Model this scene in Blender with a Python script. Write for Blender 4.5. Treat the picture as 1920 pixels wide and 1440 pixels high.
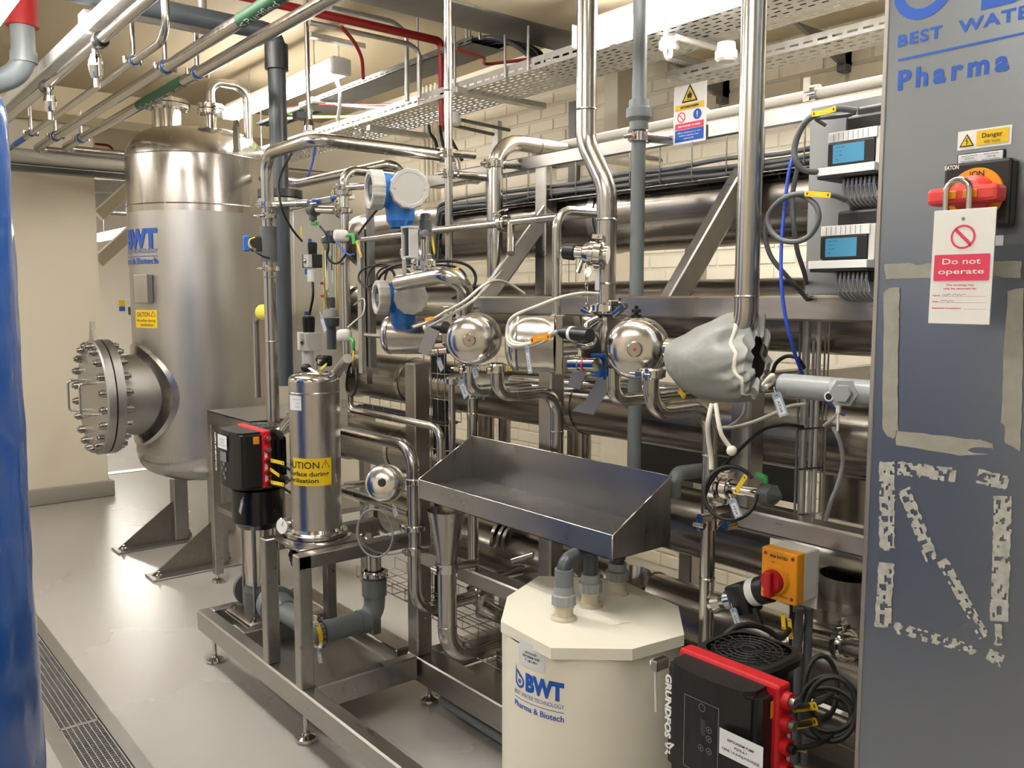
import bpy, bmesh, math, random
from mathutils import Vector as V, Matrix, noise
random.seed(7)
for o in list(bpy.data.objects): bpy.data.objects.remove(o)
SC = bpy.context.scene
COL = SC.collection
PI = math.pi

# ---------------------------------------------------------------- camera
F_PX, CX, CY, EYE = 1620.0, 960.0, 720.0, 1.6
PITCH = math.atan(160 / 1620.0); HEAD = math.radians(140.5)
CAM = V((0, 0, EYE))
FW = V((math.cos(HEAD) * math.cos(PITCH), math.sin(HEAD) * math.cos(PITCH), -math.sin(PITCH)))
RT = V((math.sin(HEAD), -math.cos(HEAD), 0))
UP = RT.cross(FW)
cd = bpy.data.cameras.new('camera'); cam = bpy.data.objects.new('camera', cd); COL.objects.link(cam)
cd.sensor_fit = 'HORIZONTAL'; cd.sensor_width = 36; cd.lens = 36 * F_PX / 1920; cd.clip_start = 0.05; cd.clip_end = 100
cam.location = CAM
cam.rotation_euler = Matrix((RT, UP, -FW)).transposed().to_euler()
SC.camera = cam

# ---------------------------------------------------------------- world, exposure
w = bpy.data.worlds.new('world'); SC.world = w; w.use_nodes = True
w.node_tree.nodes['Background'].inputs[0].default_value = (0.85, 0.9, 1, 1)
w.node_tree.nodes['Background'].inputs[1].default_value = 0.15
SC.view_settings.view_transform = 'Standard'; SC.view_settings.look = 'None'
SC.view_settings.gamma = 1; SC.view_settings.use_curve_mapping = False
SC.view_settings.exposure = 1.3
SC.cycles.use_denoising = True
SC.cycles.max_bounces = 8; SC.cycles.diffuse_bounces = 4; SC.cycles.glossy_bounces = 5
SC.cycles.sample_clamp_indirect = 6.0
LAMP_E = 26.0        # strength of the fluorescent tubes

# ---------------------------------------------------------------- materials
def lin(c): return tuple((x / 12.92 if x <= 0.04045 else ((x + 0.055) / 1.055) ** 2.4) for x in c)
def hexc(h): return lin(tuple(int(h[i:i + 2], 16) / 255 for i in (0, 2, 4)))
MATS = {}
def mat(name, col, rough=0.5, metal=0.0, emit=0, bump=None, vary=0.0, scale=(8, 8, 8), rvar=0.0, trans=0, spec=None, coat=0, alpha=1):
    m = bpy.data.materials.new(name); m.use_nodes = True; MATS[name] = m
    nt = m.node_tree; b = nt.nodes['Principled BSDF']; I = b.inputs
    c = hexc(col) if isinstance(col, str) else col
    I['Base Color'].default_value = (*c, 1); I['Roughness'].default_value = rough; I['Metallic'].default_value = metal
    if trans: I['Transmission Weight'].default_value = trans; I['IOR'].default_value = 1.2
    if spec is not None: I['Specular IOR Level'].default_value = spec
    if coat: I['Coat Weight'].default_value = coat; I['Coat Roughness'].default_value = 0.1
    if alpha < 1: I['Alpha'].default_value = alpha
    if emit: I['Emission Color'].default_value = (*c, 1); I['Emission Strength'].default_value = emit
    if vary or rvar or bump:
        tc = nt.nodes.new('ShaderNodeTexCoord'); mp = nt.nodes.new('ShaderNodeMapping'); mp.inputs['Scale'].default_value = scale
        nz = nt.nodes.new('ShaderNodeTexNoise'); nz.inputs['Scale'].default_value = 1; nz.inputs['Detail'].default_value = 5
        nt.links.new(tc.outputs['Object'], mp.inputs[0]); nt.links.new(mp.outputs[0], nz.inputs[0])
        if vary:
            mr = nt.nodes.new('ShaderNodeMapRange'); mr.inputs[3].default_value = 1 - 2 * vary; mr.inputs[4].default_value = 1 + 2 * vary
            vm = nt.nodes.new('ShaderNodeVectorMath'); vm.operation = 'SCALE'; vm.inputs[0].default_value = c
            nt.links.new(nz.outputs[0], mr.inputs[0]); nt.links.new(mr.outputs[0], vm.inputs['Scale']); nt.links.new(vm.outputs[0], I['Base Color'])
        if rvar:
            mr = nt.nodes.new('ShaderNodeMapRange'); mr.inputs[3].default_value = max(0.02, rough - 2 * rvar); mr.inputs[4].default_value = rough + 2 * rvar
            nt.links.new(nz.outputs[0], mr.inputs[0]); nt.links.new(mr.outputs[0], I['Roughness'])
        if bump:
            bp = nt.nodes.new('ShaderNodeBump'); bp.inputs['Strength'].default_value = bump; bp.inputs['Distance'].default_value = 0.01
            nt.links.new(nz.outputs[0], bp.inputs['Height']); nt.links.new(bp.outputs[0], I['Normal'])
    return m
mat('steel', (0.41, 0.392, 0.37), 0.24, 1, vary=0.08, rvar=0.06, scale=(30, 30, 4))
mat('steel_v', (0.46, 0.445, 0.422), 0.22, 1, vary=0.06, rvar=0.07, scale=(60, 60, 1.5))
mat('steel_beam', (0.40, 0.388, 0.372), 0.31, 1, vary=0.08, rvar=0.05, scale=(6, 40, 40))
mat('steel_shell', (0.50, 0.485, 0.465), 0.3, 1, vary=0.05, rvar=0.04, scale=(60, 60, 1.5))
mat('steel_tray', (0.40, 0.40, 0.405), 0.3, 1, vary=0.08, rvar=0.06, scale=(5, 40, 5))
mat('steel_dark', (0.30, 0.275, 0.25), 0.33, 1, vary=0.1, scale=(6, 40, 40))
mat('steel_pol', (0.58, 0.565, 0.545), 0.11, 1)
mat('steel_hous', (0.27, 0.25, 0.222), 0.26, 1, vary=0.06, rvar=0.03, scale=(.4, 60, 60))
mat('steel_mat', (0.40, 0.392, 0.38), 0.42, 1, vary=0.06, rvar=0.05, scale=(12, 12, 3))
mat('steel_panel', (0.28, 0.31, 0.35), 0.30, 1, vary=0.012, scale=(3, 3, 90))
mat('galv', (0.50, 0.50, 0.49), 0.45, 0.8, vary=0.12, scale=(25, 25, 25))
mat('steel_dome', (0.62, 0.605, 0.585), 0.19, 1)
mat('plate_grey', (0.27, 0.28, 0.29), 0.42, 0.7, vary=0.05)
mat('galv_dark', (0.17, 0.17, 0.165), 0.5, 0.6, vary=0.1)
mat('pvc', '6d7478', 0.38, vary=0.04)
mat('pvc_light', '8d9294', 0.32)
mat('pvc_dark', '3f464c', 0.35)
mat('pvc_black', '2a2b2d', 0.35)
mat('cream', 'dedbcd', 0.42, vary=0.02, scale=(3, 3, 3))
mat('cream_fit', 'bdb5a0', 0.45)
mat('black', '101112', 0.42)
mat('black_gloss', '0b0c0d', 0.22)
mat('rubber', '0d0d0d', 0.6)
mat('grey_paint', '4c4f50', 0.4)
mat('red', 'b0121d', 0.4)
mat('red_paint', '8e1518', 0.45)
mat('red_soft', 'd8433f', 0.35)
mat('pink_print', 'd63a5c', 0.5)
mat('blue_enamel', '1c66b4', 0.3, coat=0.3)
mat('blue_print', '1450ae', 0.5)
mat('blue_fit', '1e56a8', 0.35)
mat('blue_hose', '2447b4', 0.35)
mat('grey_enamel', 'a9a9a6', 0.38)
mat('white', 'dcdddc', 0.45)
mat('white_soft', 'c9c7c2', 0.5)
mat('label_white', 'cfd2d8', 0.5)
mat('print_black', '151515', 0.6)
mat('print_grey', '70757c', 0.6)
mat('yellow', 'd9b70e', 0.45)
mat('yellow_pale', 'd3cf52', 0.5)
mat('amber', 'e2960f', 0.4)
mat('orange', 'd98b1c', 0.45)
mat('green', '2f9a4c', 0.45)
mat('green_label', '0c4a2a', 0.5)
mat('cable_grey', '85878a', 0.45)
mat('cable_dark', '5a5d60', 0.45)
mat('cable_white', 'b9b6ae', 0.5)
mat('tag_blue', '8fa0b5', 0.35)
mat('screen', '3a7fa0', 0.25, emit=0.12)
mat('screen_dark', '1e2a30', 0.12)
mat('glass', (0.95, 0.98, 0.96), 0.03, trans=0.95)
mat('amber_clear', 'd8c878', 0.2, trans=0.3)
mat('fabric', '838683', 0.5, vary=0.05, bump=0.5, scale=(14, 14, 14), metal=0.15)
mat('rope', 'd0ccc2', 0.8)
mat('tape', '8f8e86', 0.7, vary=0.16, scale=(40, 40, 40))
mat('tape_old', 'a3a49e', 0.55, vary=0.3, scale=(70, 70, 70))
mat('wall', 'dad3c1', 0.6, bump=0.08, scale=(30, 30, 30))
mat('wall_white', 'd8d2c4', 0.6)
mat('brick', 'e6decb', 0.5, bump=0.15, vary=0.02, scale=(12, 12, 12))
mat('ceiling', 'a3957a', 0.7, vary=0.03, scale=(2, 2, 2))
mat('beam_paint', 'cfc3a6', 0.65, vary=0.03, scale=(2, 2, 2))
mat('skirting', '96938b', 0.5)
mat('blue_wrap', '0d4a98', 0.2, bump=1.0, scale=(7, 7, 3), vary=0.15, coat=0.4)
mat('lamp', (1.0, 0.95, 0.88), 0.5, emit=LAMP_E)
mat('lamp_off', 'd8d8d4', 0.35)
mat('insulation', 'b9b6ad', 0.4)
mat('floor', 'a29f9b', 0.27, rvar=0.015, scale=(0.7, 0.7, 0.7))

# ---------------------------------------------------------------- locating real points
def at(x, y, X=None, Y=None, Z=None):
    d = FW + RT * ((x - CX) / F_PX) + UP * ((CY - y) / F_PX)
    t = X / d.x if X is not None else (Y / d.y if Y is not None else (Z - EYE) / d.z)
    return CAM + d * t
AX = {'x': V((1, 0, 0)), 'y': V((0, 1, 0)), 'z': V((0, 0, 1))}
def mv(p, ax, col=None, row=None):
    a = AX[ax]; v = p - CAM
    n = (RT - FW * ((col - CX) / F_PX)) if col is not None else (UP - FW * ((CY - row) / F_PX))
    return p - a * (n.dot(v) / n.dot(a))
def dep(p): return (V(p) - CAM).dot(FW)
def path(s, *st):
    """polyline: 'x:600' go along X to column 600, 'z:790' go along Z to row 790, 'y=1.9' go to that value"""
    P = [V(s)]
    for t in st:
        if isinstance(t, str):
            a, k, v = t[0], t[1], float(t[2:])
            if k == '=': q = P[-1].copy(); q['xyz'.index(a)] = v
            elif k == '+': q = P[-1] + AX[a] * v
            elif a == 'z': q = mv(P[-1], a, row=v)
            else: q = mv(P[-1], a, col=v)
        else: q = V(t)
        P.append(q)
    return P
def fillet(P, R, n=7):
    out = [P[0]]
    for i in range(1, len(P) - 1):
        a, b, c = P[i - 1], P[i], P[i + 1]
        u, v = (a - b), (c - b); lu, lv = u.length, v.length
        if lu < 1e-6 or lv < 1e-6: continue
        u /= lu; v /= lv; ang = u.angle(v)
        if ang > PI - 0.05: out.append(b); continue
        d = min(R / math.tan(ang / 2), lu * 0.49, lv * 0.49); r = d * math.tan(ang / 2)
        cen = b + (u + v).normalized() * (r / math.sin(ang / 2))
        s, e = b + u * d - cen, b + v * d - cen
        th = s.angle(e); axn = s.cross(e).normalized()
        for k in range(n + 1): out.append(cen + Matrix.Rotation(th * k / n, 3, axn) @ s)
    out.append(P[-1]); return out
def smooth(P, n=6):
    P = [V(p) for p in P]
    if len(P) < 3: return P
    out = []
    for i in range(len(P) - 1):
        a = P[i - 1] if i else P[0] * 2 - P[1]; b, c = P[i], P[i + 1]; d = P[i + 2] if i + 2 < len(P) else P[-1] * 2 - P[-2]
        for k in range(n):
            t = k / n
            out.append(0.5 * ((2 * b) + (c - a) * t + (2 * a - 5 * b + 4 * c - d) * t * t + (3 * b - a - 3 * c + d) * t ** 3))
    out.append(P[-1]); return out

# ---------------------------------------------------------------- mesh builder
def frame(d):
    d = V(d).normalized(); h = V((0, 0, 1)) if abs(d.z) < 0.9 else V((1, 0, 0))
    u = h.cross(d).normalized(); return u, d.cross(u), d
class B:
    def __init__(s): s.v = []; s.f = []; s.sm = []
    def add(s, vs, fs, sm=False):
        o = len(s.v); s.v += [V(q) for q in vs]; s.f += [tuple(o + i for i in f) for f in fs]; s.sm += [sm] * len(fs); return s
    def box(s, a, b, M=None):
        """axis box from corner a to corner b, M optional matrix applied"""
        x0, y0, z0 = [min(a[i], b[i]) for i in range(3)]; x1, y1, z1 = [max(a[i], b[i]) for i in range(3)]
        vs = [V((x, y, z)) for x in (x0, x1) for y in (y0, y1) for z in (z0, z1)]
        if M: vs = [M @ q for q in vs]
        return s.add(vs, [(0, 1, 3, 2), (4, 6, 7, 5), (0, 4, 5, 1), (2, 3, 7, 6), (0, 2, 6, 4), (1, 5, 7, 3)])
    def rbox(s, a, b, r=0.004, M=None, seg=2):
        bm = bmesh.new(); bmesh.ops.create_cube(bm, size=1)
        c = (V(a) + V(b)) / 2; e = V([abs(a[i] - b[i]) for i in range(3)])
        for q in bm.verts: q.co = V((q.co.x * e.x, q.co.y * e.y, q.co.z * e.z)) + c
        r = min(r, min(e) * 0.45)
        bmesh.ops.bevel(bm, geom=bm.edges[:], offset=r, segments=seg, affect='EDGES', profile=0.5)
        bm.verts.index_update()
        vs = [(M @ q.co) if M else q.co.copy() for q in bm.verts]
        s.add(vs, [tuple(q.index for q in f.verts) for f in bm.faces], seg > 1 and r > 0.006); bm.free(); return s
    def beam(s, p, q, w, h, r=0.004, roll=0):
        p, q = V(p), V(q); u, v, d = frame(q - p)
        M = Matrix((u, v, d)).transposed().to_4x4(); M.translation = p
        if roll: M = M @ Matrix.Rotation(roll, 4, 'Z')
        return s.rbox((-w / 2, -h / 2, 0), (w / 2, h / 2, (q - p).length), r, M, 1)
    def tube(s, P, r, n=14, caps=True, closed=False):
        P = [V(p) for p in P]; P = [P[0]] + [P[i] for i in range(1, len(P)) if (P[i] - P[i - 1]).length > 1e-5]
        k = len(P); T = []
        for i in range(k):
            a = P[(i - 1) % k] if (closed or i) else P[i]; b = P[(i + 1) % k] if (closed or i < k - 1) else P[i]
            T.append((b - a).normalized())
        u = frame(T[0])[0]; vs = []
        for i in range(k):
            u = (u - T[i] * u.dot(T[i])).normalized(); w2 = T[i].cross(u)
            rr = r[i] if isinstance(r, (list, tuple)) else r
            if 0 < i < k - 1 or closed:
                a = (P[i] - P[i - 1]).normalized(); c = a.dot(T[i]); rr = rr  # miter ignored: bends are finely sampled
            for j in range(n):
                an = 2 * PI * j / n; vs.append(P[i] + (u * math.cos(an) + w2 * math.sin(an)) * rr)
        fs = []
        for i in range(k if closed else k - 1):
            for j in range(n):
                a, b2 = i * n + j, i * n + (j + 1) % n; c, d = ((i + 1) % k) * n + (j + 1) % n, ((i + 1) % k) * n + j
                fs.append((a, b2, c, d))
        s.add(vs, fs, True)
        if caps and not closed:
            s.add([vs[j] for j in range(n)], [tuple(range(n - 1, -1, -1))]); s.add([vs[(k - 1) * n + j] for j in range(n)], [tuple(range(n))])
        return s
    def cyl(s, p, q, r, n=20, r2=None): return s.tube([p, q], [r, r if r2 is None else r2], n)
    def lathe(s, p, d, prof, n=28, sharp=True):
        """profile [(t, radius)] along d from p"""
        p = V(p); u, v, d = frame(d); rows = []
        for t, r in prof: rows.append([p + d * t + (u * math.cos(2 * PI * j / n) + v * math.sin(2 * PI * j / n)) * max(r, 1e-5) for j in range(n)])
        for i in range(len(rows) - 1):
            s.add(rows[i] + rows[i + 1], [(j, (j + 1) % n, n + (j + 1) % n, n + j) for j in range(n)], True)
        return s
    def dome(s, p, d, prof, n=32):
        p = V(p); u, v, d = frame(d); vs = []; fs = []
        for t, r in prof: vs += [p + d * t + (u * math.cos(2 * PI * j / n) + v * math.sin(2 * PI * j / n)) * max(r, 1e-4) for j in range(n)]
        for i in range(len(prof) - 1): fs += [(i * n + j, i * n + (j + 1) % n, (i + 1) * n + (j + 1) % n, (i + 1) * n + j) for j in range(n)]
        return s.add(vs, fs, True)
    def prism(s, poly, d, flat=True):
        poly = [V(q) for q in poly]; n = len(poly); d = V(d)
        return s.add(poly + [q + d for q in poly], [tuple(range(n)), tuple(range(2 * n - 1, n - 1, -1))] + [(i, (i + 1) % n, n + (i + 1) % n, n + i) for i in range(n)])
    def ring(s, c, d, R, r, n=28, m=8):
        u, v, d = frame(d); return s.tube([V(c) + (u * math.cos(2 * PI * j / n) + v * math.sin(2 * PI * j / n)) * R for j in range(n)], r, m, closed=True)
    def hexn(s, p, q, r): return s.tube([p, q], r, 6)
    def sphere(s, c, r, n=14, sc=(1, 1, 1)):
        c = V(c); vs = []; fs = []; m = n // 2 + 1
        for i in range(m + 1):
            th = PI * i / m
            for j in range(n): vs.append(c + V((math.sin(th) * math.cos(2 * PI * j / n) * r * sc[0], math.sin(th) * math.sin(2 * PI * j / n) * r * sc[1], math.cos(th) * r * sc[2])))
        for i in range(m): fs += [(i * n + j, (i + 1) * n + j, (i + 1) * n + (j + 1) % n, i * n + (j + 1) % n) for j in range(n)]
        return s.add(vs, fs, True)
    def mesh(s, name, m, off):
        me = bpy.data.meshes.new(name)
        me.from_pydata([q - off for q in s.v], [], s.f); me.materials.append(MATS[m] if isinstance(m, str) else m)
        me.polygons.foreach_set('use_smooth', s.sm)
        bm = bmesh.new(); bm.from_mesh(me); bmesh.ops.recalc_face_normals(bm, faces=bm.faces); bm.to_mesh(me); bm.free()
        me.update(); return me
def wpos(o):
    q = o.location.copy()
    while o.parent: o = o.parent; q += o.location
    return q
def obj(name, b, m, parent=None, label=None, loc=None):
    """one mesh object; a part sits at its parent's origin"""
    off = wpos(parent) if parent else (V(loc) if loc is not None else base(b))
    o = bpy.data.objects.new(name, b.mesh(name, m, off)); COL.objects.link(o)
    if parent: o.parent = parent
    else: o.location = off
    if label: o['label'] = label
    return o
def base(b):
    lo = [min(q[i] for q in b.v) for i in range(3)]; hi = [max(q[i] for q in b.v) for i in range(3)]
    return V(((lo[0] + hi[0]) / 2, (lo[1] + hi[1]) / 2, lo[2]))
def tag(o, label, cat, group=None):
    o['label'] = label; o['category'] = cat
    if group: o['group'] = group
    return o
def thing(name, label, cat, loc, group=None):
    o = bpy.data.objects.new(name, None); COL.objects.link(o); o.location = V(loc); o.empty_display_size = 0.1
    return tag(o, label, cat, group)
def solo(name, b, m, label, cat, group=None): return tag(obj(name, b, m), label, cat, group)
def struct(name, b, m, parent=None, label=None):
    o = obj(name, b, m, parent, label)
    if not parent: o['kind'] = 'structure'
    return o
def copytree(src, loc, label=None, group=None, rot=None):
    r = src.copy(); COL.objects.link(r); r.location = V(loc)
    if rot is not None: r.rotation_euler = rot
    if label: r['label'] = label
    if group: r['group'] = group
    for ch in list(src.children):
        c = ch.copy(); COL.objects.link(c); c.parent = r
        for g in list(ch.children): d = g.copy(); COL.objects.link(d); d.parent = c
    return r

# ---------------------------------------------------------------- flat lettering
_tx = {}
def glyphs(s, bold=0.0, sp=1.0):
    if (s, bold, sp) in _tx: return _tx[(s, bold, sp)]
    c = bpy.data.curves.new('t', 'FONT'); c.body = s; c.resolution_u = 3; c.offset = bold; c.space_character = sp; o = bpy.data.objects.new('t', c); COL.objects.link(o)
    dg = bpy.context.evaluated_depsgraph_get(); me = bpy.data.meshes.new_from_object(o.evaluated_get(dg))
    vs = [(q.co.x, q.co.y) for q in me.vertices]; fs = [tuple(p.vertices) for p in me.polygons]
    bpy.data.objects.remove(o); bpy.data.curves.remove(c); bpy.data.meshes.remove(me)
    _tx[(s, bold, sp)] = (vs, fs); return vs, fs
def put(b, s, fn, x, y, h, w=None, bold=0.0, align='l', sp=1.0):
    """text s on surface fn(u, v): baseline at (x, y), capital height h, optional total width w"""
    vs, fs = glyphs(s, bold, sp)
    if not vs: return b
    x0 = min(q[0] for q in vs); x1 = max(q[0] for q in vs); k = h / 0.7; kx = (w / (x1 - x0)) if w else k
    ox = x - (0 if align == 'l' else (x1 - x0) * kx / (2 if align == 'c' else 1))
    return b.add([fn(ox + (q[0] - x0) * kx, y + q[1] * k) for q in vs], fs)
def quad(b, fn, x0, y0, x1, y1, n=1):
    for i in range(n):
        a, c = x0 + (x1 - x0) * i / n, x0 + (x1 - x0) * (i + 1) / n
        b.add([fn(a, y0), fn(c, y0), fn(c, y1), fn(a, y1)], [(0, 1, 2, 3)])
    return b
def poly2(b, fn, pts): return b.add([fn(*p) for p in pts], [tuple(range(len(pts)))])
def stroke(b, fn, pts, w):
    for (ax, ay), (bx, by) in zip(pts, pts[1:]):
        l = math.hypot(bx - ax, by - ay) or 1e-6; nx, ny = -(by - ay) / l * w / 2, (bx - ax) / l * w / 2
        b.add([fn(ax + nx, ay + ny), fn(ax - nx, ay - ny), fn(bx - nx, by - ny), fn(bx + nx, by + ny)], [(0, 1, 2, 3)])
    return b
def annulus(b, fn, cx, cy, R, r, n=28, a0=0, a1=2 * PI):
    for i in range(n):
        t, u = a0 + (a1 - a0) * i / n, a0 + (a1 - a0) * (i + 1) / n
        b.add([fn(cx + R * math.cos(t), cy + R * math.sin(t)), fn(cx + R * math.cos(u), cy + R * math.sin(u)), fn(cx + r * math.cos(u), cy + r * math.sin(u)), fn(cx + r * math.cos(t), cy + r * math.sin(t))], [(0, 1, 2, 3)])
    return b
def plane_fn(o, u, v, lift=0.0006):
    o, u, v = V(o), V(u).normalized(), V(v).normalized(); n = u.cross(v)
    return lambda a, c, k=0: o + u * a + v * c + n * (lift + k)
def cyl_fn(c, r, phi, z0, lift=0.0008):
    """u runs counter-clockwise round a vertical cylinder as seen from outside, u=0 at azimuth phi"""
    c = V(c)
    return lambda a, z, k=0: V((c.x + (r + lift + k) * math.cos(phi + a / r), c.y + (r + lift + k) * math.sin(phi + a / r), z0 + z))
def logo(b, fn, x, y, s, bold=0.03):
    """drop mark plus letters BWT, lower-left corner (x, y), letter height s"""
    put(b, 'BWT', fn, x + s * 0.85, y, s, w=s * 2.7, bold=0.05)
    cx, cy = x + s * 0.38, y + s * 0.35
    annulus(b, fn, cx, cy, s * 0.42, s * 0.28, 20, -PI * 0.9, PI * 0.55)
    poly2(b, fn, [(cx - s * 0.36, cy - s * 0.2), (cx - s * 0.26, cy - s * 0.16), (cx - s * 0.24, cy + s * 0.5), (cx - s * 0.34, cy + s * 1.05)])
    poly2(b, fn, [(cx - s * 0.26, cy + s * 0.72), (cx + s * 0.22, cy + s * 0.36), (cx + s * 0.12, cy + s * 0.26), (cx - s * 0.25, cy + s * 0.5)])
    annulus(b, fn, cx + s * 0.02, cy, s * 0.14, 0.0, 12)
def warn_tri(by, bk, fn, cx, cy, s, mark='!'):
    h = s * 0.87
    poly2(bk, fn, [(cx - s / 2, cy), (cx + s / 2, cy), (cx, cy + h)])
    f2 = lambda a, c: fn(a, c, 0.0003)
    poly2(by, f2, [(cx - s * 0.38, cy + s * 0.07), (cx + s * 0.38, cy + s * 0.07), (cx, cy + h - s * 0.14)])
    f3 = lambda a, c: fn(a, c, 0.0006)
    if mark == '!':
        quad(bk, f3, cx - s * 0.03, cy + s * 0.25, cx + s * 0.03, cy + s * 0.55); quad(bk, f3, cx - s * 0.03, cy + s * 0.13, cx + s * 0.03, cy + s * 0.2)
    elif mark == 'z': stroke(bk, f3, [(cx + s * 0.05, cy + s * 0.6), (cx - s * 0.06, cy + s * 0.36), (cx + s * 0.06, cy + s * 0.36), (cx - s * 0.02, cy + s * 0.12)], s * 0.05)
    elif mark == 'f':
        poly2(bk, f3, [(cx - s * .13, cy + s * .18), (cx - s * .16, cy + s * .33), (cx - s * .08, cy + s * .42), (cx - s * .07, cy + s * .36), (cx, cy + s * .56), (cx + s * .06, cy + s * .4), (cx + s * .1, cy + s * .43), (cx + s * .15, cy + s * .32), (cx + s * .12, cy + s * .18)])
        quad(bk, f3, cx - s * .16, cy + s * .11, cx + s * .16, cy + s * .14)
# ================================================================ SETTING
XL, XR, YB, YF, ZC = -17.0, 1.6, 3.62, -2.7, 3.12
DY0, DY1 = 0.62, 0.83
b = B(); b.box((XL, DY1, -0.12), (XR, 7, 0)); b.box((XL, YF, -0.12), (XR, DY0, 0)); b.box((XL, DY0, -0.2), (XR, DY1, -0.13))
struct('floor', b, 'floor')
struct('ceiling', B().box((XL, YF, ZC), (XR, 7, ZC + 0.1)), 'ceiling')
struct('wall_back', B().box((-9.2, YB, 0), (XR, YB + 0.2, ZC)), 'wall')
struct('wall_front', B().box((XL, YF - 0.2, 0), (XR, YF, ZC)), 'wall')
struct('wall_right', B().box((XR, YF, 0), (XR + 0.2, YB, ZC)), 'wall')
struct('wall_far', B().box((XL - 0.2, YF, 0), (XL, 7, ZC)), 'wall_white')
struct('wall_far_side', B().box((XL, 7, 0), (-9.2, 7.2, ZC)), 'wall_white')
struct('wall_left', B().box((-7.75, YF, 0), (-7.44, 1.87, ZC)), 'wall')
b = B(); b.rbox((-7.44, YF, 0), (-7.40, 1.91, 0.13), 0.012); b.rbox((-7.75, 1.87, 0), (-7.42, 1.91, 0.13), 0.012)
struct('baseboard_left', b, 'skirting')
# downstand beam crossing the ceiling and the darker duct beside it
struct('trim_1', B().box((-2.95, 1.7, 2.8), (-1.1, YB, ZC)), 'beam_paint')
o = solo('ceiling_duct', B().rbox((-3.2, 1.5, 2.79), (-2.953, 3.4, 3.0), 0.01), 'galv_dark', 'flat grey metal duct along the edge of the painted ceiling beam', 'duct')
struct('trim_2', B().box((-7.35, 0.5, 2.93), (-7.0, YB, ZC)), 'beam_paint')
# painted bricks of the back wall, standing proud of their joints
WB = bpy.data.objects['wall_back']
bb = B(); bb.rbox((-0.1055, -0.006, -0.031), (0.1055, 0, 0.031), 0.003, seg=1); bme = bb.mesh('brick', 'brick', V((0, 0, 0)))
rest = B(); nb = 0
for r in range(38):
    z = 0.16 + r * 0.078
    for c in range(22):
        x = -5.9 + c * 0.225 + (0.1125 if r % 2 else 0)
        if -4.6 < x < -1.75 and 1.72 < z < 3.06 and nb < 300 and not (2.25 < z < 2.33 and x < -3):
            o = bpy.data.objects.new('brick', bme); COL.objects.link(o); o.parent = WB
            o.location = V((x, YB, z)) - WB.location; nb += 1
        else: rest.box((x - 0.105, YB - 0.005, z - 0.031), (x + 0.105, YB, z + 0.031))
o = obj('brick_courses', rest, 'brick', WB); o['kind'] = 'stuff'

# floor drain: steel channel lips and bar gratings
b = B()
for y in (DY0 - 0.015, DY1 - 0.035): b.box((-9, y, -0.1), (0.5, y + 0.05, 0.003)) if y < 0.7 else b.box((-9, y, -0.1), (0.5, y + 0.05, 0.003))
channel = solo('drain_channel', b, 'steel_mat', 'long stainless channel frame let into the grey floor', 'drain')
def grate(x1, lab):
    t = thing('drain_grating', lab, 'grating', (x1 - 0.5, 0.725, -0.03), 'steel gratings in the floor drain')
    y0, y1 = 0.658, 0.792
    f = B(); f.box((x1 - 0.998, y0, -0.03), (x1 - 0.002, y0 + 0.004, -0.002)); f.box((x1 - 0.998, y1 - 0.004, -0.03), (x1 - 0.002, y1, -0.002))
    for x in (x1 - 0.998, x1 - 0.008): f.box((x, y0, -0.03), (x + 0.006, y1, -0.002))
    obj('grating_frame', f, 'galv', t)
    g = B()
    for k in range(1, 7): y = y0 + (y1 - y0) * k / 7; g.box((x1 - 0.995, y - 0.0013, -0.028), (x1 - 0.005, y + 0.0013, -0.002))
    o = obj('bearing_bars', g, 'galv', t)
    g = B(); n = 60
    for k in range(1, n): x = x1 - 0.998 + 0.996 * k / n; g.box((x - 0.001, y0, -0.02), (x + 0.001, y1, -0.004))
    o = obj('cross_bars', g, 'galv', t); o['kind'] = 'stuff'
grate(-2.45, 'nearest floor drain grating, cut by the bottom edge of the picture')
grate(-3.45, 'second floor drain grating, wholly visible beside the blue wrapped tank')
grate(-4.45, 'farthest floor drain grating, mostly hidden by the blue wrapped tank')

# ---------------------------------------------------------------- lamps
def batten(c, L, lab, w=0.11, cat='light'):
    """open fluorescent batten along X"""
    c = V(c); t = thing('ceiling_light', lab, cat, c)
    obj('diffuser', B().rbox((c.x - L / 2, c.y - w / 2, c.z - 0.045), (c.x + L / 2, c.y + w / 2, c.z), 0.015), 'lamp', t)
    b = B(); b.rbox((c.x - L / 2, c.y - w / 2 + .01, c.z), (c.x + L / 2, c.y + w / 2 - .01, c.z + 0.05), 0.006)
    obj('spine', b, 'lamp_off', t)
    for s in (-1, 1):
        b = B(); b.rbox((c.x + s * L / 2 - 0.012, c.y - w / 2 - 0.004, c.z - 0.05), (c.x + s * (L / 2 + 0.02) , c.y + w / 2 + 0.004, c.z + 0.04), 0.008); obj('end_cap', b, 'white', t)
    for s in (-0.6, 0.6):
        b = B(); b.cyl((c.x + s * L / 2, c.y, c.z + 0.05), (c.x + s * L / 2, c.y, ZC), 0.004, 8); obj('hanging_rod', b, 'galv', t)
    return t
pa = at(525, 172, Z=2.88); batten((pa.x, pa.y, 2.88), 1.55, 'lit tube light hanging above the domed steel tank')
pb = at(1200, 35, Z=2.64); batten((at(1098, 60, Y=pb.y).x + .775, pb.y, 2.64), 1.55, 'bright lit tube light just in front of the wide perforated cable tray')
pc = at(-26, 22, Z=2.75); batten((pc.x + 0.35, pc.y, 2.75), 1.2, 'lit tube light at the top left corner of the picture')
pf = at(222, 438, Z=2.5); batten((pf.x, pf.y, 2.5), 2.4, 'lit tube light in the far room, seen past the wall end', w=0.16)
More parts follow.
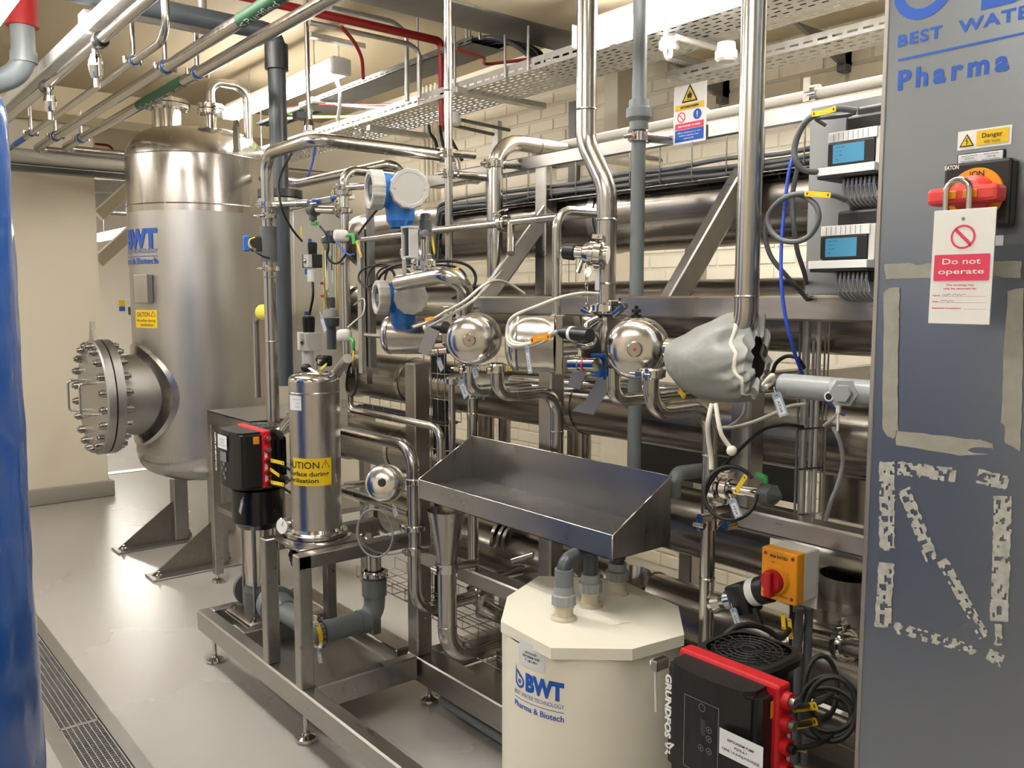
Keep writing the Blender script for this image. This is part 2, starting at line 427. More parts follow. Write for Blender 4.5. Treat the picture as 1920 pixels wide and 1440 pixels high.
for k, (x, y) in enumerate([(-1.2, 1.0), (-3.25, 0.75), (-0.4, -1.1), (-3.4, -1.2), (-6.2, -0.9), (-10.5, 0.4), (-10.5, 4.6), (-1.15, 3.38)]):  # first two and last are unseen extras, added to brighten tank and brick wall
    batten((x, y, 2.95), 1.5, ['added unseen tube light on the ceiling in front of the cabinet', 'added unseen tube light on the ceiling above the left pump skid', 'tube light on the ceiling behind the camera, over the cabinet', 'tube light on the ceiling over the aisle', 'tube light on the ceiling near the cream partition', 'tube light in the far room over the passage', 'tube light in the far room beyond the tank', 'added unseen tube light brightening the painted brick wall, above the trays'][k])
for x in (-13.5,): batten((x, 3.0, 2.95), 2.4, 'tube light deep in the far room near its end wall', w=.16)

# ================================================================ FRAMES
def frame_foot(b, x, y, top):
    b.cyl((x, y, 0.03), (x, y, top), 0.009, 12); b.lathe((x, y, 0), (0, 0, 1), [(0, 0), (0, .034), (.006, .038), (.016, .036), (.026, .016), (.034, .012), (.034, 0)], 20)
    b.hexn((x, y, top - 0.012), (x, y, top), 0.016)
sk = thing('pump_skid', 'low stainless base frame carrying the left pump and filter, on round feet', 'frame', (-2.9, 1.5, 0))
FT, FB = 0.23, 0.139
obj('front_rail', B().beam((-3.745, 1.31, (FT + FB) / 2), (-0.75, 1.31, (FT + FB) / 2), FT - FB, 0.06, 0.006, PI / 2), 'steel_beam', sk)
for n, x in (('end_rail', -3.72), ('cross_rail', -2.73)): obj(n, B().beam((x, 1.335, (FT + FB) / 2), (x, 1.76, (FT + FB) / 2), 0.05, FT - FB, 0.005), 'steel_beam', sk)
obj('cross_rail', B().beam((-3.38, 1.335, .185), (-3.38, 1.76, .185), 0.05, .09, 0.005), 'steel_beam', sk)
obj('back_rail', B().beam((-3.745, 1.79, (FT + FB) / 2), (-2.84, 1.79, (FT + FB) / 2), 0.09, 0.06, 0.006), 'steel_beam', sk)
obj('mount_bar', B().beam((-3.70, 1.47, .2), (-3.4, 1.47, .2), 0.03, 0.035, 0.004), 'steel_beam', sk)
obj('mount_bar', B().beam((-3.70, 1.40, .2), (-3.4, 1.40, .2), 0.03, 0.035, 0.004), 'steel_beam', sk)
for x in (-3.015, -2.737): obj('post', B().beam((x, 1.306, FT), (x, 1.306, 0.712), 0.05, 0.05, 0.004), 'steel_beam', sk)
for x in (-3.015, -2.737): obj('top_rail', B().beam((x, 1.333 if x < -3 else 1.28, 0.687), (x, 1.77, 0.687), 0.05, 0.05, 0.004), 'steel_beam', sk)
for x, y in ((-3.3, 1.7), (-3.015, 1.75)): obj('post', B().beam((x, y, FT), (x, y, 0.66), 0.045, 0.045, 0.004), 'steel_beam', sk)
for x, y in ((-3.68, 1.33), (-2.79, 1.33), (-1.2, 1.33), (-3.68, 1.77)):
    b = B(); frame_foot(b, x, y, 0.14); obj('foot', b, 'steel_pol', sk)
mf = thing('steel_rack', 'tall stainless steel frame holding the stacked horizontal tubes', 'frame', (-1.8, 2.1, 0))
def rail(n, p, q, w, h): return obj(n, B().beam(p, q, w, h, 0.005), 'steel_beam', mf)
Y0 = 1.77
XP = [-2.757, at(1018, 800, Y=Y0).x, at(1387, 740, Y=Y0).x]
rail('base_rail', (-2.8, Y0 + .05, .166), (-0.55, Y0 + .05, .166), .1, .1)
rail('base_rail', (-2.8, 2.5, .166), (-0.55, 2.5, .166), .1, .1)
for x in (-2.757, XP[1], -0.9): rail('base_cross_rail', (x, Y0 + .1, .166), (x, 2.45, .166), .08, .09)
obj('post', B().beam((XP[0], Y0 + .035, .216), (XP[0], Y0 + .035, 1.357), .07, .07, .005), 'steel_beam', mf)
for x, zb0 in zip(XP[1:], (.216, 1.083)): obj('post', B().beam((x, Y0 + .035, zb0), (x, Y0 + .035, 1.549), .06, .06, .005), 'steel_beam', mf)
for x in XP + [-.6]: obj('back_post', B().beam((x, 2.5, .216), (x, 2.5, 2.0), .06, .06, .005), 'steel_beam', mf)
xl = at(868, 572, Y=Y0).x
rail('middle_rail', (xl, Y0 + .03, 1.578), (-0.5, Y0 + .03, 1.578), .06, .058)
xa = at(1372, 950, Y=Y0).x
rail('lower_rail', (XP[2] - .02, Y0 + .03, 1.058), (-.5, Y0 + .03, 1.058), .06, .05)
rail('lower_rail', (XP[0] + .03, 1.95, .93), (XP[1], 1.95, .93), .05, .06)
rail('lower_rail', (XP[0] + .03, 1.80, .62), (XP[1] - .02, 1.80, .62), .06, .055)
YT = 1.98
zt, zb = mv(at(1430, 206.4, Y=YT), 'z', row=206.4).z, mv(at(1430, 206.4, Y=YT), 'z', row=242.3).z
rail('top_rail', (at(800, 345, Y=YT).x, YT + .03, (zt + zb) / 2), (-.5, YT + .03, (zt + zb) / 2), .06, zt - zb)
for (x, r1, r2) in ((1022, 315, 560), (1556, 225, 560)):
    p = at(x, r1, Y=YT); obj('upper_post', B().beam((p.x, YT + .005, zb), (p.x, YT + .005, 1.61), .055, .055, .004), 'steel_beam', mf)
for (x0, y0, x1, y1) in ((905, 556, 1030, 392), (1258, 555, 1402, 318)):
    p, q = at(x0, y0, Y=Y0 + .04), at(x1, y1, Y=YT + .01)
    obj('diagonal_brace', B().beam(p + V((-.0, 0, -.02)), q, .055, .055, .004, 0.12), 'steel_beam', mf)
for x in (XP[1], XP[2]): rail('cross_tie', (x, Y0 + .06, 1.39), (x, 2.47, 1.39), .05, .05)
for x, y in ((-2.76, 1.85), (-1.2, 1.82), (-2.76, 2.5), (-.8, 2.5)):
    b = B(); frame_foot(b, x, y, 0.12); obj('foot', b, 'steel_pol', mf)
# base plate sheets under the frames
obj('drip_sheet', B().box((-3.35, 1.36, .145), (-2.77, 1.74, .15)), 'steel_mat', sk)
obj('floor_sheet', B().box((-2.7, 1.9, .12), (XP[1], 2.44, .125)), 'steel_beam', mf)

# ---------------------------------------------------------------- stacked horizontal housings
def housing(z, y, r, x0, x1, lab):
    t = thing('tube_housing', lab, 'tube', ((x0 + x1) / 2, y, z - r), 'stacked horizontal steel housings')
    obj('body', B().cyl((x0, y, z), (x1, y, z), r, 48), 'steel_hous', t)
    b = B(); b.lathe((x0, y, z), (-1, 0, 0), [(0, r + .012), (.025, r + .012), (.025, r * .9), (.05, r * .8), (.075, r * .5), (.082, 0)], 40); b.cyl((x0, y, z), (x0 + .02, y, z), r + .012, 40)
    obj('end_cap', b, 'steel', t)
    for x in (x0 + .5, x0 + 1.6): obj('strap', B().lathe((x, y, z), (1, 0, 0), [(0, r), (0, r + .004), (.03, r + .004), (.03, r)], 48), 'steel', t)
    return t
x0 = at(668, 520, Y=2.12).x
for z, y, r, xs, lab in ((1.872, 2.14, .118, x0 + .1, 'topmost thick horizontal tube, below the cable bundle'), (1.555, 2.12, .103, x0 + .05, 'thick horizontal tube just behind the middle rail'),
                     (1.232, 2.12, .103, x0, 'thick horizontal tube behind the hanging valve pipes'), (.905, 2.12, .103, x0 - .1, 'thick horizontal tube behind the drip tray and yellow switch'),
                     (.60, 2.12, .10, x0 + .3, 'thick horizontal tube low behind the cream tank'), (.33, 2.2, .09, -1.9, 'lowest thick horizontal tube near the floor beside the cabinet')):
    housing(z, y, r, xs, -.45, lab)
b = B(); b.box((-2.2, 2.42, .95), (-1.5, 2.44, 1.25)); o = solo('back_panel', b, 'grey_paint', 'flat dark grey panel behind the tubes above the drip tray', 'panel')
# ================================================================ BLUE WRAPPED TANK
def wrapped(c, r, h, lab, seed=0, tape=False):
    c = V(c); t = thing('wrapped_tank', lab, 'tank', c)
    b = B(); n, m = 96, 70; vs = []; fs = []
    for i in range(m + 1):
        z = h * i / m
        for j in range(n):
            a = 2 * PI * j / n
            rr = r + 0.012 * noise.noise(V((math.cos(a) * 3, math.sin(a) * 3, z * 1.6 + seed))) + 0.005 * noise.noise(V((math.cos(a) * 9, math.sin(a) * 9, z * 7 + seed)))
            k = (z - (h - 0.22)) / 0.22
            if k > 0: rr *= math.sqrt(max(0.0, 1 - k * k * 0.985))
            vs.append(V((c.x + rr * math.cos(a), c.y + rr * math.sin(a), z)))
    for i in range(m): fs += [(i * n + j, i * n + (j + 1) % n, (i + 1) * n + (j + 1) % n, (i + 1) * n + j) for j in range(n)]
    fs.append(tuple(m * n + j for j in range(n))); b.add(vs, fs, True)
    obj('plastic_wrap', b, 'blue_wrap', t)
    if tape:
        d = at(33, 590, Z=1.57) - CAM; cc = V((c.x, c.y)); p = at(36, 590, Z=1.575)
        ang = math.atan2(-(c.y), -(c.x)) - 1.28
        fn = cyl_fn((c.x, c.y, 0), r, ang, 1.545, 0.008)
        b = B(); quad(b, fn, -0.1, -0.005, 0.04, 0.05, 6); quad(b, fn, -0.07, -0.035, 0.04, -0.008, 6); quad(b, fn, -0.07, 0.05, 0.02, 0.075, 6); obj('tape_strip', b, 'yellow', t)
    return t
wrapped((-2.91, 0.10, 0), 0.40, 2.32, 'tall tank wrapped in shiny blue plastic at the left edge', tape=True)
wrapped((-2.15, -1.75, 0), 0.48, 1.95, 'added blue wrapped tank, unseen behind the camera, for the blue cabinet reflection', 5)  # unseen tank added so the cabinet door reflects blue

# ================================================================ DOMED STEEL VESSEL
TC = V((-5.4, 1.95, 0)); TR = 0.41
zt_ = mv(V((-5.4, 1.75, 1)), 'z', row=298).z; zb_ = mv(V((-5.4, 1.75, 1)), 'z', row=842).z; zm = mv(V((-5.4, 1.54, 1)), 'z', row=398).z; zc_ = mv(V((-5.4, 1.54, 1)), 'z', row=385).z
ves = thing('steel_vessel', 'tall domed stainless steel vessel on legs with a bolted side manhole', 'vessel', TC)
obj('lower_shell', B().lathe(TC, (0, 0, 1), [(zb_, TR), (zm, TR)], 96), 'steel_mat', ves)
obj('upper_shell', B().lathe(TC, (0, 0, 1), [(zm, TR), (zc_ - .004, TR), (zc_, TR + .003), (zc_ + .004, TR), (zt_ - .003, TR), (zt_, TR + .003), (zt_ + .003, TR)], 96), 'steel', ves)
dp = [(math.sin(a) * .19, math.cos(a) ** .55 * TR if math.cos(a) > 0 else 0) for a in [PI / 2 * k / 14 for k in range(15)]]
obj('top_dome', B().dome(TC + V((0, 0, zt_)), (0, 0, 1), dp, 96), 'steel', ves)
obj('bottom_dome', B().dome(TC + V((0, 0, zb_)), (0, 0, -1), dp, 96), 'steel_v', ves)
for lx, ly in ((-5.75, 1.88), (-5.06, 1.88), (-5.75, 2.2), (-5.06, 2.2)):
    b = B(); b.rbox((lx - .035, ly - .05, .012), (lx + .05, ly + .04, .75), .004, seg=1)
    l = obj('leg', b, 'steel_mat', ves)
    if ly < 2: obj('gusset', B().prism([(lx, ly - .05, .012), (lx, ly - .40, .012), (lx, ly - .05, .27)], (.008, 0, 0)), 'steel_dark', l); obj('base_plate', B().rbox((lx - .06, ly - .42, 0), (lx + .1, ly + .1, .012), .002, seg=1), 'steel_mat', l)
    b = B()
    for by in (ly - .38, ly - .3, ly + .07):
        if ly < 2:
            bx = lx + (.07 if by < ly - .35 else -.04)
            b = B(); b.hexn((bx, by, .012), (bx, by, .03), .016); b.cyl((bx, by, .03), (bx, by, .05), .008, 10); obj('anchor_bolt', b, 'steel', l)
# top nozzles
def flange_bolts(parent, c, d, R, n, r=.009, L=.05, ph=0.0, name='bolt'):
    u, v, d = frame(d)
    for k in range(n):
        a = 2 * PI * (k + ph) / n; p = V(c) + (u * math.cos(a) + v * math.sin(a)) * R
        b = B(); b.hexn(p - d * L / 2, p - d * (L / 2 - .012), r * 1.5); b.hexn(p + d * (L / 2 - .012), p + d * L / 2, r * 1.5); b.cyl(p - d * L * .65, p + d * L * .65, r * .8, 8)
        obj(name, b, 'steel', parent)
zt2 = zt_ + .13
def nozzle(px_, r, rf, ztop_row, name, nb_):
    p = at(px_, 240, Y=1.95); p.z = zt_ + .1; q = mv(p, 'z', row=ztop_row)
    b = B(); b.cyl(p, q, r, 28); n_ = obj(name, b, 'steel_pol', ves)
    obj('flange', B().lathe(q - V((0, 0, .03)), (0, 0, 1), [(0, r), (0, rf), (.024, rf), (.024, r)], 32), 'steel_pol', n_)
    obj('gasket', B().lathe(q - V((0, 0, .006)), (0, 0, 1), [(0, rf * .8), (0, rf * .9), (.006, rf * .9), (.006, 0)], 32), 'rubber', n_)
    obj('cover_flange', B().lathe(q, (0, 0, 1), [(0, rf), (.024, rf), (.024, 0)], 32), 'steel_pol', n_)
    flange_bolts(n_, q - V((0, 0, .003)), (0, 0, 1), rf * .86, nb_); return q
q1 = nozzle(314, .095, .145, 196, 'large_nozzle', 12)
q2 = nozzle(396, .032, .075, 205, 'small_nozzle', 8)
b = B(); b.cyl(q1 + V((0.02, 0, .02)), q1 + V((0.02, 0, .10)), .03, 16); obj('vent_stub', b, 'steel_pol', ves)
p = at(441, 250, Y=1.75); obj('lifting_lug', B().prism([p + V((-.035, 0, -.09)), p + V((.035, 0, -.09)), p + V((.03, 0, .03)), p + V((.012, 0, .065)), p + V((-.012, 0, .065)), p + V((-.03, 0, .03))], (0, .012, 0)), 'steel', ves)
# bolted manhole on the -Y side
MC = V((-5.4, 0, 1.03)); b = B()
b.lathe(MC + V((0, 1.37, 0)), (0, 1, 0), [(0, .235), (.2, .245), (.38, .255)], 64)
obj('manhole_neck', b, 'steel_mat', ves)
b = B(); n_ = 64; rr_ = []
for r_, o_ in ((.24, .014), (.30, .014), (.315, .001)): rr_.append([V((MC.x + r_ * math.cos(2 * PI * k / n_), 1.95 - math.sqrt((TR + o_) ** 2 - (r_ * math.cos(2 * PI * k / n_)) ** 2), MC.z + r_ * math.sin(2 * PI * k / n_))) for k in range(n_)])
for i in range(2): b.add(rr_[i] + rr_[i + 1], [(k, (k + 1) % n_, n_ + (k + 1) % n_, n_ + k) for k in range(n_)], True)
obj('reinforcing_ring', b, 'steel', ves)
b = B(); b.lathe(MC + V((0, 1.345, 0)), (0, 1, 0), [(0, .2), (0, .335), (.045, .335), (.045, .2)], 64); obj('manhole_flange', b, 'steel_mat', ves)
obj('manhole_gasket', B().lathe(MC + V((0, 1.337, 0)), (0, 1, 0), [(0, .31), (.008, .31)], 64), 'rubber', ves)
cv = obj('manhole_cover', B().lathe(MC + V((0, 1.29, 0)), (0, 1, 0), [(0, 0), (0, .327), (.008, .335), (.047, .335), (.047, 0)], 64), 'steel_mat', ves)
for k in range(20):
    a = 2 * PI * (k + .5) / 20; p = MC + V((math.cos(a) * .30, 0, math.sin(a) * .30)); b = B()
    b.hexn(p + V((0, 1.262, 0)), p + V((0, 1.29, 0)), .024); b.cyl(p + V((0, 1.25, 0)), p + V((0, 1.262, 0)), .014, 10); obj('manhole_bolt', b, 'steel', ves); b = B(); b.hexn(p + V((0, 1.39, 0)), p + V((0, 1.42, 0)), .024); b.cyl(p + V((0, 1.42, 0)), p + V((0, 1.435, 0)), .014, 10); obj('manhole_nut', b, 'steel', ves)
for dx in (-.16, .11):
    pts = [MC + V((dx, 1.29, -.09)), MC + V((dx, 1.2, -.09)), MC + V((dx, 1.2, .09)), MC + V((dx, 1.29, .09))]
    obj('grab_handle', B().tube(fillet(pts, .02), .007, 10), 'steel_pol', cv)
p = MC + V((0.0, 1.30, .33)); obj('manhole_lug', B().prism([p + V((-.05, 0, -.01)), p + V((.05, 0, -.01)), p + V((.018, 0, .11)), p + V((-.018, 0, .11))], (0, .02, 0)), 'steel', ves)
# print and plates on the shell
def az(px_): return math.atan2(at(px_, 500, Y=1.7).y, at(px_, 500, Y=1.7).x)
def shell_phi(col, c, r, row=500):
    """azimuth where column col meets a vertical cylinder"""
    d = at(col, row, Y=1.0) - CAM; d.z = 0; d.normalize(); o = V((-c.x, -c.y, 0)); bq = o.dot(d); disc = bq * bq - (o.dot(o) - r * r)
    s = -bq - math.sqrt(max(disc, 0)); p = d * s; return math.atan2(p.y - c.y, p.x - c.x)
ph = shell_phi(297, TC, TR); zz = lambda row: mv(V((-5.6, 1.58, 1)), 'z', row=row).z
fn = cyl_fn(TC, TR, ph, 0, .0035)
b = B(); put(b, 'BWT', fn, 0.0, zz(468), zz(437) - zz(468), w=.30, bold=.06, align='r'); put(b, 'BEST WATER TECHNOLOGY', fn, 0, zz(479), .026, w=.42, align='r'); quad(b, fn, -.42, zz(485), 0, zz(484), 8); put(b, 'Pharma & Biotech', fn, 0, zz(498), .035, w=.42, bold=.02, align='r')
obj('printed_logo', b, 'blue_print', ves)
ph2 = shell_phi(291, TC, TR); f2 = cyl_fn(TC, TR, ph2, 0); lb = B(); z0, z1 = zz(612), zz(580); quad(lb, f2, -.2, z0, 0, z1, 10); lo = obj('caution_label', lb, 'yellow', ves)
b = B(); f3 = lambda a, c: f2(a, c, .0008); put(b, 'CAUTION', f3, -.055, z0 + .065, .028, w=.12, align='r'); put(b, 'Hot surface during', f3, -.012, z0 + .035, .018, w=.17, align='r'); put(b, 'sterilisation', f3, -.03, z0 + .01, .018, w=.11, align='r'); stroke(b, f3, [(-.045, z0 + .068), (-.012, z0 + .068), (-.028, z0 + .098), (-.045, z0 + .068)], .003); obj('lettering', b, 'print_black', lo)
pn = TC + V((math.cos(ph2 - .18) * (TR + .03), math.sin(ph2 - .18) * (TR + .03), 0)); za, zb2 = zz(568), zz(517)
u = V((math.cos(ph2 - .18), math.sin(ph2 - .18), 0)); tn = V((-u.y, u.x, 0))
M = Matrix((tn, u, V((0, 0, 1)))).transposed().to_4x4(); M.translation = V((pn.x, pn.y, (za + zb2) / 2)); h_ = (zb2 - za) / 2
obj('name_plate', B().rbox((-.055, -.03, -h_), (.055, .012, h_), .004, M), 'steel_mat', ves)
# guard rail beside the vessel with a yellow pad
p0 = at(484, 745, Y=1.85); P = path(p0, 'z:590'); P.append(P[-1] + V((.03, .25, .02))); t = thing('sample_pipe', 'bent stainless pipe with a yellow foam sleeve beside the domed vessel', 'pipe', (p0.x, p0.y, p0.z))
P = [p0, mv(p0, 'z', row=585), mv(mv(p0, 'z', row=585), 'x', col=520)]
obj('pipe_run', B().tube(fillet(P, .07), .02, 16), 'steel', t)
a_, b_ = mv(P[1], 'x', col=492), mv(P[1], 'x', col=516); obj('foam_sleeve', B().cyl(a_ , b_, .04, 24), 'yellow_pale', t)

# ================================================================ PIPES OVERHEAD, LEFT
def pipe(name, lab, cat, P, r, m='steel_v', R=None, n=18, group=None, extra=None):
    P = [V(p) for p in P]; Q = fillet(P, R if R is not None else r * 3.0)
    b = B(); b.tube(Q, r, n)
    if extra is None: return solo(name, b, m, lab, cat, group)
    lo = min(P, key=lambda q: q.z); t = thing(name, lab, cat, lo, group); obj('pipe_run', b, m, t); extra(t); return t
def seam(t, p, d, r): obj('weld_bead', B().lathe(V(p), d, [(-.003, r * .99), (0, r + .0012), (.003, r * .99)], 20), 'steel', t)
def bolt_clamp(t, p, d, r, stub=None, m='steel_pol', w=.022):
    """two-part pipe bracket with ears; stub = vector to what carries it"""
    u, v, d = frame(d); p = V(p); b = B(); b.lathe(p - d * w / 2, d, [(0, r), (0, r + .005), (w, r + .005), (w, r)], 24); c = obj('pipe_clamp', b, m, t)
    for s in (-1, 1):
        q = p + u * s * (r + .016); b = B(); b.beam(q - v * .008 - u * .012 * s, q + v * .008 - u * .012 * s, w, .03, .002); b.hexn(q - v * .016, q + v * .016, .007); obj('clamp_bolt', b, m, c)
    if stub is not None: obj('clamp_stub', B().cyl(p + V(stub).normalized() * r, p + V(stub), .013, 14), 'steel', c)
    return c
def tri_clamp(t, p, d, r, name='tri_clamp', side=None, m='steel_pol'):
    """sanitary clamp: ferrules, band and wing nut"""
    d = V(d).normalized(); p = V(p); b = B(); b.lathe(p - d * .012, d, [(0, r), (0, r + .007), (.005, r + .011), (.019, r + .011), (.024, r + .007), (.024, r)], 24); c = obj(name, b, m, t)
    b = B(); b.lathe(p - d * .008, d, [(0, r + .009), (0, r + .015), (.016, r + .015), (.016, r + .009)], 24)
    u, v, d = frame(d); s = V(side).normalized() if side is not None else u
    q = p + s * (r + .02); e = d.cross(s); b.beam(q - e * .012, q + e * .012, .014, .014, .002); b.cyl(q - e * .03, q + e * .03, .0035, 8); b.beam(q + e * .02 - d * .014, q + e * .02 + d * .014, .005, .012, .001)
    obj('clamp_band', b, m, c); return c
ZP = 2.6
def liner_clamp(t, p, r):
    c = obj('pipe_clamp', B().lathe(V(p) - V((.012, 0, 0)), (1, 0, 0), [(0, r + .003), (0, r + .008), (.024, r + .008), (.024, r + .003)], 20), 'steel', t)
    obj('clamp_liner', B().lathe(V(p) - V((.014, 0, 0)), (1, 0, 0), [(0, r), (0, r + .004), (.028, r + .004), (.028, r)], 20), 'blue_fit', c)
    for s in (-1, 1): obj('clamp_bolt', B().hexn(V(p) + V((0, s * (r + .018), -.012)), V(p) + V((0, s * (r + .018), .014)), .009), 'steel', c)
    obj('hanger', B().cyl(V(p) + V((0, 0, r)), V(p) + V((0, 0, .17)), .011, 10), 'steel', c)
def green_band(t, p, L, r, txt, m='green_label'):
    p = V(p); c = obj('pipe_label', B().cyl(p, p + V((L, 0, 0)), r + .001, 28), m, t); b = B()
    def fn(a, y, k=0): th = -1.15 + y / r; return p + V((a, math.sin(th) * -(r + .002) * -1 if 0 else -math.cos(th + .0) * (r + .002), math.sin(th) * (r + .002)))
    put(b, txt, fn, .01, -.012, .022, w=L - .02); obj('lettering', b, 'white', c)
# right-hand purified water pipe, then its neighbour
p3 = at(370, 137, Z=ZP); s3 = V((1.0, p3.y, ZP)); e3 = mv(p3, 'x', col=119)
def ex3(t):
    for c in (370, 152): liner_clamp(t, mv(p3, 'x', col=c), .025)
    a = mv(p3, 'x', col=262); green_band(t, a, mv(p3, 'x', col=345).x - a.x, .025, '<Purified water sub loop')
pipe('ceiling_pipe', 'overhead stainless pipe with the small green label, nearest to the vessel top', 'pipe', [(-.9, p3.y, ZP), e3, (e3.x, 3.5, ZP)], .025, R=.08, extra=ex3)
p2 = at(308, 128, Z=ZP); e2 = mv(p2, 'x', col=66)
def ex2(t):
    for c in (310, 104): liner_clamp(t, mv(p2, 'x', col=c), .025)
    a = mv(p2, 'x', col=452); green_band(t, a, .6, .0255, '<Purified Water')
pipe('ceiling_pipe', 'overhead stainless pipe with the big green label running out of the top edge', 'pipe', [(-1.2, p2.y, ZP), e2, (e2.x, 3.5, ZP)], .025, R=.08, extra=ex2)
p1 = at(250, 115, Z=ZP)
def ex1(t):
    for c in (250, 58): liner_clamp(t, mv(p1, 'x', col=c), .016)
    q = mv(p1, 'x', col=30); obj('pipe_label', B().cyl(q, q + V((.3, 0, 0)), .017, 20), 'blue_print', t)
r1 = mv(p1, 'x', col=312); pipe('ceiling_pipe', 'thin overhead stainless pipe turning up into a valve at the ceiling', 'pipe', [r1 + V((0, 0, .45)), r1, (-7.2, r1.y, ZP)], .016, R=.09, extra=ex1)
t = thing('ceiling_valve', 'small steel valve at the ceiling above the thin overhead pipe', 'valve', r1 + V((0, 0, .3)))
obj('valve_body', B().sphere(r1 + V((0, 0, .33)), .035, 14), 'steel', t); obj('valve_stem', B().cyl(r1 + V((0, 0, .33)), r1 + V((.09, 0, .36)), .014, 12), 'steel', t); obj('valve_stem', B().cyl(r1 + V((0, 0, .33)), r1 + V((-.07, .0, .33)), .02, 12), 'steel', t)
# steel trunking with the pipe beneath it
pt = at(160, 75, Z=2.66); y_ = pt.y
b = B(); b.rbox((-7.35, y_ - .028, 2.66), (-1.5, y_ + .028, 2.72), .004, seg=1); t = thing('cable_trunking', 'bright grey metal trunking along the ceiling above the thin pipes', 'trunking', (pt.x, y_, 2.6))
obj('channel', b, 'galv', t); xx = mv(pt, 'x', col=172).x; obj('joint_cover', B().rbox((xx - .04, y_ - .04, 2.645), (xx + .05, y_ + .04, 2.74), .005), 'galv', t)
pq = at(150, 108, Z=2.60)
def exq(t):
    for c in (188, 86): q = mv(pq, 'x', col=c); obj('pipe_clamp', B().lathe(q - V((.02, 0, 0)), (1, 0, 0), [(0, .02), (0, .03), (.04, .03), (.04, .02)], 16), 'black', t)
pipe('ceiling_pipe', 'bright pipe slung directly beneath the metal trunking at top left', 'pipe', [(-7.3, pq.y, 2.60), (-1.6, pq.y, 2.6)], .02, extra=exq)
for k, (c, r0, r1_) in enumerate(((178, 98, 165), (92, 165, 225))):
    a = mv(pq, 'x', col=c); bz = mv(a, 'z', row=r1_); t = thing('drain_valve', ['small ball valve hanging from the bright pipe near the trunking joint', 'small ball valve hanging from the bright pipe, farther along to the left'][k], 'valve', bz)
    obj('pipe_run', B().cyl(bz, a, .012, 12), 'steel', t); mz = (a + bz) / 2; obj('valve_body', B().lathe(mz - V((0, 0, .045)), (0, 0, 1), [(0, .01), (0, .02), (.02, .026), (.045, .03), (.07, .026), (.09, .02), (.09, .01)], 16), 'steel_pol', t)
    b = B(); b.cyl(mz, mz + V((.06, 0, 0)), .007, 8); b.beam(mz + V((.06, 0, .02)), mz + V((.06, 0, -.05)), .012, .006, .001); obj('valve_lever', b, 'steel', t)
# struts that carry them
for k, (xa_, c0, c1) in enumerate(((mv(p2, 'x', col=318).x, 215, 402),)):
    a = V((xa_, mv(V((xa_, 1, ZP + .17)), 'y', col=c0).y, ZP + .18)); q = V((xa_, mv(V((xa_, 1, ZP + .17)), 'y', col=c1).y, ZP + .18))
    t = thing('support_strut', 'grey channel strut across the three overhead pipes', 'strut', (a.x, (a.y + q.y) / 2, a.z)); obj('channel', B().beam(a, q, .041, .041, .003), 'galv', t)
    for p in (a + V((0, .15, 0)), q - V((0, .05, 0))): obj('hanging_rod', B().cyl(p, (p.x, p.y, ZC), .02, 8), 'galv', t)
# soil pipe with red collar, thin pipe beside it
p = at(42, 60, X=-4.6); P = [V((p.x, p.y, ZC)), mv(p, 'z', row=135), mv(p, 'z', row=150) + V((-.25, -.35, -.12))]
def exs(t): obj('fire_collar', B().cyl((p.x, p.y, mv(p, 'z', row=50).z), (p.x, p.y, ZC), .07, 24), 'red_paint', t)
def exs2(t): exs(t); obj('coupling', B().cyl(mv(p, 'z', row=118), mv(p, 'z', row=98), .058, 24), 'pvc', t)
pipe('soil_pipe', 'fat grey plastic pipe with a red collar at the ceiling, top left corner', 'pipe', P, .052, 'pvc', R=.12, extra=exs2)
a = at(0, 120, X=-6.9); pipe('water_pipe', 'thin bright pipe crossing below the red collared soil pipe', 'pipe', [a + V((0, -.5, 0)), a, (a.x, 3.2, a.z)], .018)
# insulated pipe on a dark channel above the wall end
a = at(150, 303, X=-6.95); pipe('insulated_pipe', 'thick pale insulated pipe above the end of the cream partition', 'pipe', [(a.x, .3, a.z), (a.x, 3.1, a.z)], .055, 'insulation')
a = at(150, 325, X=-6.95); solo('support_channel', B().beam((a.x, .3, a.z), (a.x, 3.1, a.z), .1, .035, .003), 'grey_paint', 'dark metal channel under the pale insulated pipe', 'strut')
# red sprinkler pipe along the ceiling and its branches
X0 = -3.7; a = at(828, 78, X=X0); pipe('sprinkler_pipe', 'bright red pipe along the ceiling dropping through the cable tray', 'pipe', [(X0, .4, a.z), a, (a.x, a.y, 2.45)], .02, 'red_paint', R=.035)
a = at(105, 172, X=-8.0); pipe('sprinkler_pipe', 'distant thin red pipe behind the overhead pipes, left of the vessel', 'pipe', [(a.x, .8, a.z), (a.x, 3.5, a.z)], .02, 'red_paint')
a = at(178, 270, X=-8.6); pipe('red_conduit', 'thin red conduit looping down left of the vessel dome', 'pipe', path(a, 'y:212', 'z:300'), .012, 'red_paint', R=.1)
pipe('red_hose', 'thin curved red cable hanging from the sprinkler pipe to the upper tray', 'cable', smooth([at(640, 50, X=-3.72), at(663, 78, X=-3.75), at(678, 110, X=-3.8), at(681, 148, X=-3.85)]), .009, 'red_paint')
a = at(620, 14, X=-3.9); q = at(762, 60, X=-3.9); pipe('conduit', 'grey steel conduit turning down left of the hanging rods', 'pipe', [a, at(735, 40, X=-3.9), q, (q.x, q.y, 2.62)], .012, 'galv', R=.08)
a = at(580, 42, X=-3.75); q = at(786, 95, X=-3.8); pipe('conduit', 'second grey conduit, parallel below the red sprinkler pipe', 'pipe', [a, at(765, 82, X=-3.8), q, (q.x, q.y, 2.62)], .012, 'galv', R=.08)
for k, c in enumerate((793, 800, 808, 816)):
    a = at(c, 90, Y=YB - .03); solo('conduit', B().cyl((a.x, a.y, 2.3), (a.x, a.y, ZC), .012, 8), 'wall', 'painted conduit running down the back wall behind the red pipe', 'pipe', 'conduits on the back wall')
